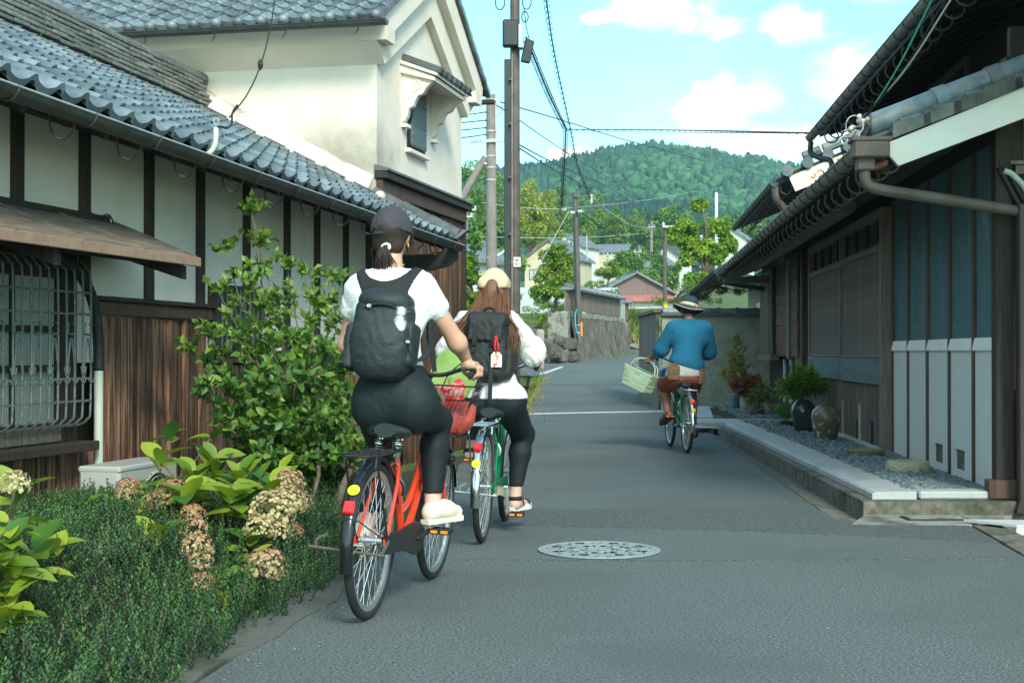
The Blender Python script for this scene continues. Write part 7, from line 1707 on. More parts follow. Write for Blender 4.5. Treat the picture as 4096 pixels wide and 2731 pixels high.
def rider_red():
	root = empty('person', bikeA.location, (0, 0, bikeA.rotation_euler.z), label='cyclist in white tee, black leggings and dark cap on the red bicycle', cat='person', group='cyclists')
	HC_ = (-.050, .535, 1.660); hp, q = head_prims(HC_, R(4))
	torso = [ell_((.030, .325, .915), (.176, .128, .15)), ell_((-.050, .292, .89), (.108, .100, .125)), ell_((.115, .292, .89), (.108, .100, .125)), cap_((.012, .335, .97), (-.010, .375, 1.09), .142, .120), cap_((-.012, .38, 1.08), (-.03, .43, 1.28), .118, .128), ell_((-.03, .435, 1.30), (.165, .105, .15)), cap_((-.14, .45, 1.405), (.08, .45, 1.405), .072, .072)]
	neck = [cap_((-.032, .462, 1.42), (-.045, .50, 1.57), .058, .050), cap_((-.03, .45, 1.43), (-.13, .452, 1.425), .055, .05), cap_((-.03, .45, 1.43), (.07, .452, 1.425), .055, .05)]
	aR = [(.118, .455, 1.405), (.245, .590, 1.160), (.262, .690, 1.085)]; aL = [(-.185, .455, 1.40), (-.272, .555, 1.155), (-.268, .69, 1.075)]
	arms = []
	for A in (aR, aL): arms += [cap_(A[0], A[1], .047, .039), cap_(A[1], A[2], .039, .026), ell_(A[0], (.055, .055, .055))]
	lR = [(.112, .345, .875), (.104, .760, .800), (.112, .650, .40)]; lL = [(-.065, .34, .875), (-.115, .675, .625), (-.115, .33, .33)]
	legs = []
	for A in (lR, lL):
		k_, a_ = np.array(A[1]), np.array(A[2]); cf = k_+(a_-k_)*.3+np.array((0, -.02, 0))
		legs += [cap_(A[0], A[1], .094, .062), ell_(A[1], (.058, .062, .062)), cap_(A[1], tuple(cf), .054, .056), cap_(tuple(cf), A[2], .060, .036)]
	gR, gL = (.272, .72, 1.025), (-.232, .72, 1.025)
	feet = []
	body = merged('body', 'skin_w', root, [field_mesh(hp+neck+torso+arms+legs, h=.009, k=.035), hand(1, gR, aR[2]), hand(-1, gL, aL[2])])
	face(root, body, q)
	tee = grown('tee_shirt', 'tee_white', root, torso[3:]+neck[1:]+[cap_(A[0], tuple(np.array(A[0])*.66+np.array(A[1])*.34), .055, .052) for A in (aR, aL)], h=.008, k=.035, grow=.011, wob=.0022, cut=lambda P: np.maximum(1.045-P[..., 2], P[..., 2]-1.502))
	lg = grown('leggings', 'legging', root, torso[:4]+legs, h=.008, k=.03, grow=.006, wob=.0012, cut=lambda P: np.maximum(P[..., 2]-1.085, np.where(P[..., 0] > .02, .465, .40)-P[..., 2]))
	b = MB(); b.lathe([(.006, 0), (.0085, .0015), (.0095, 0)], 16, (-.047, .375, 1.448), m=Matrix.Rotation(R(75), 3, 'X')); b.obj('collar_mark', MATS['shirt_grey'], tee, local=True)
	grown('waistband', 'legging', lg, [ell_((.004, .345, 1.035), (.158, .135, .05))], h=.009, cut=lambda P: np.abs(P[..., 2]-1.035)-.032)
	for nm, A, toe, hl in (('shoe', lR[2], (.212, .815, .348), (.092, .598, .343)), ('shoe', lL[2], (-.135, .49, .245), (-.115, .245, .285))):
		s_, qq = shoe(root, nm, hl, toe, 'shoe_cream', 'shoe_cream', h=.05)
		b = MB()
		for i in range(7): b.box(qq(.02+i*.035, 0, -.022), (.018, .018, .014), bev=.004)
		b.obj('tread', MATS['shoe_cream'], s_, local=True)
		b = MB()
		for i in range(4): b.tube([qq(.095+i*.02, -.022, .072-i*.008), qq(.105+i*.02, .022, .072-i*.008)], .003, 5)
		b.obj('laces', MATS['black_ink'], s_, local=True)
		a = np.array(A); grown('sock', 'sock_pink', root, [cap_(tuple(a+np.array((0, .004, .045))), tuple(a+np.array((0, -.004, .005))), .038, .037)], h=.007)
	c = Vector(HC_)
	grown('hair', 'hair_dark', root, [ell_((c.x, c.y-.02, c.z+.02), (.088, .098, .100)), ell_((c.x, c.y-.055, c.z-.055), (.070, .045, .060)), cap_((c.x+.062, c.y+.03, c.z+.01), (c.x+.068, c.y+.028, c.z-.085), .013, .006), cap_((c.x-.062, c.y+.03, c.z+.01), (c.x-.068, c.y+.028, c.z-.085), .013, .006)], h=.007, k=.02)
	tie = (c.x+.004, c.y-.112, c.z-.070)
	b = MB(); b.tube([Vector(tie)+Vector((.017*math.cos(a), .006*math.sin(a), .013*math.sin(a)+.002)) for a in np.linspace(0, 6.28, 13)[:-1]], .0075, 6, closed=True); b.obj('hair_tie', MATS['charm_white'], root, True, local=True)
	pt = [[(tie[0], tie[1]+.01, tie[2]+.005), (tie[0]+dx*.5, tie[1]-.022, tie[2]-.03), (tie[0]+dx, tie[1]-.012, tie[2]-.085-dz)] for dx, dz in ((-.045, .0), (-.032, .01), (-.018, .014), (-.004, .012), (.010, .012), (.024, .004), (.036, -.008))]
	strands('pony_tail', 'hair_dark', root, pt, .0042, 5, .005, 9, 2)
	strands('loose_strands', 'hair_dark', root, [[(c.x+.082, c.y+.03, c.z+.01), (c.x+.088, c.y+.03, c.z-.04), (c.x+.094, c.y+.02, c.z-.10)], [(c.x-.080, c.y+.02, c.z+.0), (c.x-.092, c.y+.01, c.z-.05), (c.x-.09, c.y+.0, c.z-.08)]], .002, 4, .007, 8, 4)
	cp = tag(empty('cap', (0, 0, 0)), 'dark grey baseball cap on the foremost woman', 'cap'); cp.matrix_basis = Matrix.Translation(root.location) @ Matrix.Rotation(root.rotation_euler.z, 4, 'Z')
	rimz = c.z-.005
	grown('crown', 'cap_dark', cp, [ell_((c.x, c.y-.008, c.z+.012), (.096, .112, .118))], h=.006, cut=lambda P: (rimz-.014*(P[..., 1]-c.y)/.1-P[..., 2]), carve=[ell_((c.x, c.y-.008, c.z+.008), (.089, .105, .110)), ell_((c.x-.010, c.y-.12, c.z-.010), (.041, .07, .040))])
	b = MB(); rows_ = []
	for i in range(7):
		v = i/6; rows_.append([(c.x+x*(1-.25*v*v), c.y+.085+.075*v*math.cos(x/.09*1.2)-.25*abs(x)*(1-v)*0, c.z-.012-.022*(x/.08)**2-.012*v) for x in np.linspace(-.078, .078, 9)])
	b.grid(rows_); b.grid([[(x, y, z-.004) for x, y, z in r][::-1] for r in rows_]); b.obj('brim', MATS['cap_dark'], cp, True, local=True)
	b = MB(); b.tube([(c.x-.010+.052*math.sin(a), c.y-.103+.018*(1-math.cos(a)), rimz+.004) for a in np.linspace(-1.1, 1.1, 9)], .008, 6, flat=.5); b.obj('strap', MATS['webbing'], cp, local=True)
	b = MB(); b.box((c.x-.028, c.y-.112, rimz+.003), (.050, .008, .016), bev=.003); b.obj('strap_slider', MATS['black_satin'], cp, local=True)
	b = MB(); b.lathe([(.008, 0), (.006, .006), (0, .008)], 10, (c.x, c.y-.008, c.z+.129)); b.obj('button', MATS['cap_dark'], cp, local=True)
	b = MB()
	for sx in (-1, 1):
		b = MB(); b.tube([(c.x+sx*.078, c.y-.004+.008*math.cos(a), c.z-.052+.010*math.sin(a)) for a in np.linspace(0, 6.28, 11)[:-1]], .0016, 5, closed=True); b.obj('earring', MATS['gilt'], root, local=True)
	b = MB(); b.tube([(-.036+.060*math.cos(a), .468+.052*math.sin(a), 1.512+.012*math.sin(a)) for a in np.linspace(0, 6.28, 25)[:-1]], .0016, 4, closed=True); b.obj('necklace', MATS['gilt'], root, local=True)
	bag = empty('backpack', (0, 0, 0), label='dark day pack with steel bottle on the foremost woman', cat='backpack'); bag.matrix_basis = cp.matrix_basis.copy()
	Rm = np.array(Matrix.Rotation(R(4), 3, 'Y') @ Matrix.Rotation(R(-10), 3, 'X'))
	C = np.array((.005, .205, 1.215)); w = lambda x, y, z: tuple(C+Rm@np.array((x, y, z)))
	main = [box_(w(0, .01, .02), (.128, .085, .120), .06, Rm), box_(w(.01, .0, -.10), (.125, .092, .115), .075, Rm), ell_(w(.012, -.02, -.07), (.128, .10, .15), Rm)]
	grown('main_compartment', 'pack_dark', bag, main, h=.0075, k=.05, wob=.0016)
	grown('lid', 'pack_dark', bag, [box_(w(0, .02, .125), (.112, .085, .05), .045, Rm), ell_(w(.0, -.02, .118), (.110, .08, .045), Rm)], h=.0075, k=.03)
	P = [w(x, y, z) for x, y, z in ((-.135, .05, .0), (-.118, -.03, .045), (-.06, -.082, .085), (.0, -.092, .097), (.06, -.084, .09), (.108, -.05, .06))]
	b = MB(); b.tube(bez(P, 5), .006, 6); b.obj('zip', MATS['webbing'], bag, True, local=True)
	b = MB(); b.tube(bez([w(-.135, .045, .04), w(-.142, .03, .0), w(-.138, .03, -.04)], 4), .006, 6); b.obj('zip_pull', MATS['webbing'], bag, local=True)
	for sx in (-1, 1): grown('side_pocket', 'pack_dark', bag, [box_(w(sx*.128, .01, -.085 if sx < 0 else -.06), (.026, .07, .10), .022, Rm)], h=.0075)
	b = MB(); b.tube(bez([w(.152, -.05, .02), w(.155, -.06, -.03), w(.14, -.08, -.06), (w(.152, -.055, -.11))], 4), .0025, 5); b.tube(bez([w(.14, -.08, -.06), w(.12, -.09, -.05), w(.09, -.10, -.02)], 4), .0025, 5); b.obj('elastic_cord', MATS['webbing'], bag, local=True)
	b = MB(); b.tube(bez([w(-.152, -.05, -.04), w(-.150, -.06, -.08), w(-.14, -.075, -.10)], 4), .0025, 5); b.obj('elastic_cord', MATS['webbing'], bag, local=True)
	b = MB(); b.box(w(.140, -.084, -.058), (.02, .008, .014), bev=.003); b.obj('cord_lock', MATS['alloy'], bag, local=True)
	b = MB(); b.lathe([(.006, 0), (.009, .0015), (.0105, 0)], 16, w(-.045, -.098, .085), m=Matrix([list(r) for r in Rm]) @ Matrix.Rotation(R(80), 3, 'X')); b.obj('round_mark', MATS['alloy'], bag, local=True)
	yk = grown('yoke', 'webbing', bag, torso[3:]+neck[1:], h=.008, k=.035, grow=.017, cut=lambda P: np.maximum(np.maximum(np.abs(P[..., 0]+.032)-.108-.5*np.maximum(P[..., 2]-1.39, 0), 1.36-P[..., 2]), np.maximum(P[..., 1]-.56, .128-np.linalg.norm((P-np.array((-.035, .44, 1.558)))*np.array((1., .5, 1.)), axis=-1))))
	for sx in (-1, 1):
		ribbon('shoulder_strap', 'webbing', bag, [(-.032+sx*.135, .50, 1.45), (-.03+sx*.13, .56, 1.36), (-.025+sx*.15, .545, 1.24), (-.02+sx*.165, .44, 1.13), (-.01+sx*.16, .32, 1.09), w(sx*.13, .06, -.12)], .03, .004, None)
	ribbon('strap_tail', 'webbing', bag, [(.150, .47, 1.30), (.152, .46, 1.2), (.165, .455, 1.10), (.172, .45, 1.03)], .022, .002, (0, 1, 0))
	bt = empty('water_bottle', (0, 0, 0), label='brushed steel bottle in the side pocket of the day pack', cat='bottle'); bt.matrix_basis = cp.matrix_basis.copy()
	M_ = Matrix([list(r) for r in Rm]); o = w(.088, -.062, .0)
	b = MB(); b.lathe([(.0, -.09), (.034, -.09), (.0355, -.08), (.0355, .025), (.034, .035), (.024, .055), (.022, .06)], 20, o, m=M_); b.obj('flask', MATS['steel_brushed'], bt, 'auto', local=True)
	b = MB(); b.lathe([(.026, .058), (.026, .066), (.0265, .088), (.025, .091), (0, .091)], 20, o, m=M_); b.obj('bottle_cap', MATS['steel_brushed'], bt, 'auto', local=True)
	b = MB(); b.tube([w(.088+.027*math.cos(a), -.062-.004*math.sin(a), .072+.008*math.sin(a)) for a in np.linspace(-.2, 3.3, 9)]+[w(.13, -.06, .078)], .002, 5); b.obj('carry_loop', MATS['steel_brushed'], bt, local=True)
	b = MB(); b.beam((.200, .40, .955), (.216, .455, .90), .045, .012, up=(1, 0, .2), bev=.005); tag(b.obj('phone', MATS['pouch_tan']), 'phone edge sticking out of the legging pocket', 'phone'); COL.objects[-1].matrix_basis = cp.matrix_basis.copy()
	MM = Matrix.Translation(bikeA.location) @ bikeA.rotation_euler.to_matrix().to_4x4()
	def place(o): o.matrix_basis = MM.copy(); return o
	V, T = [], []
	b = MB(); rows_ = []
	for i in range(7):
		r = .135*i/6; rows_.append([(.055+r*math.cos(a)*.95, 1.07+r*.42*math.sin(a)+.05, .985+r*.85*math.sin(a)+.02*math.cos(3*a)*(i/6)+.03*(i/6)**2) for a in np.linspace(0, 2*math.pi, 25)])
	b.grid(rows_); tag(place(b.obj('lotus_leaf', MATS['lotus_leaf'], None, True)), 'large pale green lotus leaf in the red bicycle basket', 'leaf')
	b = MB(); b.tube([(.04, 1.10, 1.0), (.02, 1.08, .73)], .006, 6); sk = b.obj('leaf_stem', MATS['lotus_leaf'], COL.objects['lotus_leaf'], local=True)
	nb = empty('net_bag', (0, 0, 0), label='red net bag of produce bulging in the red bicycle basket', cat='bag'); place(nb)
	grown('contents', 'net_red', nb, [ell_((.10, 1.04, .80), (.085, .085, .075)), ell_((.06, 1.02, .76), (.07, .07, .05)), ell_((.13, 1.06, .84), (.05, .05, .05))], h=.01, k=.04, wob=.004)
	sb = empty('plastic_bag', (0, 0, 0), label='red and white striped plastic bag behind the net bag', cat='bag'); place(sb)
	grown('sack', 'bag_red', sb, [box_((.03, 1.07, .87), (.085, .05, .09), .03), ell_((.09, 1.08, .945), (.03, .03, .05))], h=.01, k=.03, wob=.004)
rider_red()

def rider_green():
	root = empty('person', bikeB.location, (0, 0, bikeB.rotation_euler.z), label='cyclist with long brown hair, beige cap and white blouse on the green bicycle', cat='person', group='cyclists')
	c = Vector((.004, .52, 1.515)); hp, q = head_prims(c, R(2), .96)
	torso = [ell_((.050, .315, .835), (.172, .135, .115)), ell_((-.02, .265, .825), (.11, .11, .11)), ell_((.12, .265, .825), (.11, .11, .11)), cap_((.04, .335, .88), (.0, .38, 1.02), .128, .112), cap_((.0, .385, 1.02), (-.03, .43, 1.2), .112, .118), ell_((-.033, .43, 1.21), (.152, .10, .14)), cap_((-.13, .44, 1.30), (.065, .44, 1.30), .066, .066)]
	neck = [cap_((-.03, .455, 1.31), (-.005, .495, 1.43), .052, .046)]
	aR = [(.105, .445, 1.30), (.235, .585, 1.13), (.222, .725, 1.085)]; aL = [(-.165, .445, 1.30), (-.290, .56, 1.135), (-.225, .72, 1.06)]
	arms = []; sl = []
	for A in (aR, aL):
		arms += [cap_(A[0], A[1], .045, .036), cap_(A[1], A[2], .036, .024)]
		mid = tuple((np.array(A[1])+np.array(A[2]))/2); sl += [cap_(A[0], A[1], .058, .062), cap_(A[1], mid, .062, .054), ell_(tuple(np.array(A[1])+np.array((0, -.01, -.035))), (.056, .066, .058))]
	lR = [(.115, .335, .80), (.165, .66, .60), (.125, .585, .215)]; lL = [(-.02, .335, .80), (-.10, .78, .83), (-.14, .53, .52)]
	legs = []
	for A in (lR, lL):
		k_, a_ = np.array(A[1]), np.array(A[2]); cf = k_+(a_-k_)*.3+np.array((0, -.02, 0)); legs += [cap_(A[0], A[1], .098, .066), ell_(A[1], (.062, .064, .064)), cap_(A[1], tuple(cf), .058, .060), cap_(tuple(cf), A[2], .060, .033)]
	feet = []
	for A, toe in ((lR[2], (.175, .72, .155)), (lL[2], (-.16, .66, .475))): a = np.array(A); feet += [cap_(A, tuple(a+np.array((0, -.03, -.05))), .033, .030), cap_(tuple(a+np.array((0, -.03, -.05))), toe, .032, .030)]
	body = merged('body', 'skin_pale', root, [field_mesh(hp+neck+torso+arms+legs+feet, h=.0095, k=.03), hand(1, (.238, .725, 1.03), aR[2], sc=.92), hand(-1, (-.205, .725, 1.03), aL[2], sc=.92)])
	face(root, body, q, .96)
	bl = grown('blouse', 'blouse_white', root, torso[3:]+sl, h=.009, k=.035, grow=.016, wob=.004, cut=lambda P: np.maximum(P[..., 2]-1.375, np.where(np.abs(P[..., 0]+.03) < .155, .945, .6)-P[..., 2]))
	grown('under_shirt', 'lilac', root, torso[:5], h=.009, k=.03, grow=.009, wob=.002, cut=lambda P: np.maximum(P[..., 2]-.965, .835-P[..., 2]))
	grown('leggings', 'legging', root, torso[:4]+legs, h=.009, k=.03, grow=.006, wob=.0012, cut=lambda P: np.maximum(P[..., 2]-.90, np.where(P[..., 0] > .03, .275, .57)-P[..., 2]))
	for A, hl, toe in ((lR[2], (.105, .525, .125), (.195, .775, .125)), (lL[2], (-.15, .48, .455), (-.165, .735, .455))):
		hl, toe = Vector(hl), Vector(toe); d = (toe-hl).normalized(); s_ = d.cross(Vector((0, 0, 1))); sh = empty('sandal', tuple(hl)); sh.parent = root; sh.location = (0, 0, 0)
		b = MB(); ring = [(0, .022), (.04, .032), (.10, .030), (.17, .042), (.22, .04), (.255, .015)]; ring = ring+[(a, -w_) for a, w_ in ring[::-1]]
		b.prism([hl+d*a+s_*w_ for a, w_ in ring], (0, 0, .034)); b.obj('sole', MATS['sandal_white'], sh, 'auto', local=True)
		b = MB()
		for a, w_, h_ in ((.06, .04, .085), (.11, .042, .075), (.19, .044, .058)): b.tube(bez([hl+d*a+s_*w_+Vector((0, 0, .03)), hl+d*a+s_*w_*.6+Vector((0, 0, h_)), hl+d*a-s_*w_*.6+Vector((0, 0, h_)), hl+d*a-s_*w_+Vector((0, 0, .03))], 4), .011, 6, flat=.35)
		b.tube([Vector(A)+Vector((.040*math.cos(t), .044*math.sin(t)-.01, -.01)) for t in np.linspace(0, 6.28, 15)[:-1]], .010, 6, closed=True, flat=1.4); b.obj('straps', MATS['webbing'], sh, True, local=True)
	grown('hair', 'hair_brown', root, [ell_((c.x, c.y-.02, c.z+.012), (.084, .096, .098)), cap_((c.x-.01, c.y-.07, c.z-.03), (c.x-.03, c.y-.095, c.z-.19), .06, .05), cap_((c.x-.045, c.y-.05, c.z-.05), (c.x-.12, c.y-.06, c.z-.20), .045, .03), cap_((c.x+.045, c.y-.05, c.z-.05), (c.x+.085, c.y-.05, c.z-.20), .045, .03)], h=.009, k=.03)
	g = random.Random(9); pths = []
	for i in range(34):
		s = -1+2*i/33; wl = .235 if s < 0 else .19
		x0 = c.x+s*.072; ex = c.x-.015+s*wl*(.75+.25*g.random()); ln = .34+.05*g.random()-.09*(abs(s) > .8)*(s < 0)
		if -.35 < s < .15: ln = .20+.05*g.random()            # hangs over the pack top
		pths.append([(x0, c.y-.080+.05*abs(s), c.z+.01), (x0+s*.022, c.y-.125+.03*abs(s), c.z-.075), (c.x+(ex-c.x)*.70, c.y-.225+.03*abs(s), c.z-.19), (ex, c.y-.245+.03*abs(s), c.z-.27 if ln > .27 else c.z-ln*.9), (ex+s*.012, c.y-.235, c.z-ln)])
	strands('long_locks', 'hair_brown', root, pths, .0046, 4, .009, 20, 5)
	cp = empty('cap', (0, 0, 0), label='beige cap worn backwards-strap up by the long-haired woman', cat='cap'); cp['label'] = 'beige baseball cap on the long-haired woman'
	cp.matrix_basis = Matrix.Translation(root.location) @ Matrix.Rotation(root.rotation_euler.z, 4, 'Z'); rz = c.z+.0
	grown('crown', 'cap_beige', cp, [ell_((c.x, c.y-.006, c.z+.010), (.098, .112, .120)), box_((c.x, c.y-.006, c.z+.03), (.095, .105, .04), .035)], h=.0065, k=.02, cut=lambda P: rz-P[..., 2], carve=[ell_((c.x, c.y-.006, c.z+.005), (.090, .104, .110)), ell_((c.x-.002, c.y-.12, c.z-.0), (.040, .07, .052))])
	b = MB(); rows_ = []
	for i in range(7):
		v = i/6; rows_.append([(c.x+x*(1-.25*v*v), c.y+.085+.075*v*math.cos(x/.09*1.2), c.z-.004-.022*(x/.08)**2-.012*v) for x in np.linspace(-.078, .078, 9)])
	b.grid(rows_); b.obj('brim', MATS['cap_beige'], cp, True, local=True)
	b = MB(); b.tube([(c.x+.046*math.sin(a), c.y-.108+.018*(1-math.cos(a)), rz+.014) for a in np.linspace(-1.1, 1.1, 9)], .010, 6, flat=.5); b.tube([(c.x+.03, c.y-.112, rz+.01), (c.x+.045, c.y-.125, rz-.03)], .007, 5, flat=.4); b.obj('strap', MATS['webbing'], cp, local=True)
	bag = empty('backpack', (0, 0, 0), label='black rucksack with buckled flap and charm on the long-haired woman', cat='backpack'); bag.matrix_basis = cp.matrix_basis.copy()
	Rm = np.array(Matrix.Rotation(R(3), 3, 'Y') @ Matrix.Rotation(R(-9), 3, 'X')); C = np.array((.0, .225, 1.145)); w = lambda x, y, z: tuple(C+Rm@np.array((x, y, z)))
	grown('main_compartment', 'pack_black', bag, [box_(w(0, .0, .03), (.118, .075, .15), .05, Rm), box_(w(.0, -.005, -.11), (.132, .085, .10), .06, Rm)], h=.008, k=.05, wob=.003)
	grown('flap', 'pack_black', bag, [box_(w(0, -.005, .165), (.122, .088, .045), .035, Rm), box_(w(-.01, -.08, .10), (.105, .018, .075), .016, Rm)], h=.008, k=.03, wob=.003)
	for sx in (-1, 1): grown('side_pocket', 'pack_black', bag, [box_(w(sx*.135, .0, -.09), (.03, .06, .09), .028, Rm)], h=.008, wob=.003)
	for x in (-.065, .045):
		ribbon('compression_strap', 'webbing', bag, [w(x, -.085, .17), w(x, -.105, .10), w(x, -.100, .02), w(x, -.105, -.08), w(x+.0, -.09, -.17)], .022, .003, (0, -1, 0))
		b = MB(); b.box(w(x, -.112, .01), (.03, .012, .04), bev=.004); b.box(w(x, -.112, -.045), (.028, .012, .02), bev=.004); b.obj('buckle', MATS['black_gloss'], bag, local=True)
	ribbon('hanging_strap', 'webbing', bag, [w(.045, -.105, -.1), w(.05, -.11, -.2), w(.05, -.10, -.27), w(.052, -.09, -.33)], .026, .003, (0, -1, 0))
	ribbon('hanging_strap', 'webbing', bag, [(.135, .42, 1.08), (.160, .36, 1.0), (.172, .34, .92), (.175, .34, .76)], .03, .003, (.3, -1, 0))
	b = MB(); b.tube(bez([w(-.03, -.105, .08), w(-.05, -.108, 0), w(-.06, -.108, -.08), w(-.02, -.105, -.15)], 5), .002, 4); b.obj('cord', MATS['webbing'], bag, local=True)
	b = MB(); b.tube(bez([w(-.045, -.02, .20), w(-.02, -.03, .235), w(.02, -.03, .235), w(.045, -.02, .20)], 4), .010, 6); b.obj('grab_loop', MATS['webbing'], bag, True, local=True)
	for sx in (-1, 1): ribbon('shoulder_strap', 'webbing', bag, [w(sx*.07, .06, .16), (-.03+sx*.09, .44, 1.385), (-.03+sx*.11, .53, 1.30), (-.02+sx*.14, .52, 1.15), (.0+sx*.15, .36, 1.03), w(sx*.13, .05, -.15)], .045, .005)
	ch = empty('charm', (0, 0, 0), label='white shrine charm on a red cord hanging from the black rucksack', cat='charm'); ch.matrix_basis = cp.matrix_basis.copy()
	cx, cy, cz = .073, .093, 1.075
	b = MB(); b.tube([(cx-.004, cy+.012, cz+.14), (cx-.010, cy-.002, cz+.08), (cx-.002, cy-.004, cz+.043)], .005, 6); b.tube([(cx-.002, cy+.012, cz+.14), (cx+.012, cy-.002, cz+.08), (cx+.012, cy-.002, cz+.045)], .005, 6); b.obj('cord', MATS['red_cord'], ch, True, local=True)
	b = MB(); b.prism([(cx-.032, cy, cz-.045), (cx+.032, cy, cz-.045), (cx+.032, cy, cz+.025), (cx+.016, cy, cz+.045), (cx-.016, cy, cz+.045), (cx-.032, cy, cz+.025)], (0, .008, 0)); pk = b.obj('pouch', MATS['charm_white'], ch, local=True)
	b = MB(); b.tube([(cx+.022*math.cos(a), cy-.0015, cz+.002+.022*math.sin(a)) for a in np.linspace(.3, 2.84, 9)], .004, 5); b.obj('rainbow', MATS['charm_rainbow'], pk, local=True)
	b = MB(); b.lathe([(.008, 0), (.008, .002), (0, .002)], 10, (cx, cy-.001, cz+.034), m=Matrix.Rotation(R(90), 3, 'X'))
	for dx, dz in ((-.014, -.028), (-.006, -.033), (-.012, -.036), (.0, -.026)): b.lathe([(.007, 0), (.007, .002), (0, .002)], 8, (cx+dx, cy-.001, cz+dz), m=Matrix.Rotation(R(90), 3, 'X'))
	b.obj('blossom', MATS['charm_pink'], pk, local=True)
	for i, chx in enumerate('お守り'):
		fc = bpy.data.curves.new('lettering', 'FONT'); fc.body = chx; fc.size = .017; fc.align_x = 'CENTER'; fc.extrude = .0006
		q_ = bpy.data.objects.new('lettering', fc); COL.objects.link(q_); me = bpy.data.meshes.new_from_object(q_.evaluated_get(bpy.context.evaluated_depsgraph_get())); COL.objects.unlink(q_); bpy.data.objects.remove(q_); o = bpy.data.objects.new('lettering', me); COL.objects.link(o); me.materials.clear(); me.materials.append(MATS['red_cord']); o.parent = pk; o.location = (cx+.004, cy-.0015, cz+.008-i*.017); o.rotation_euler = (R(90), 0, 0)
rider_green()

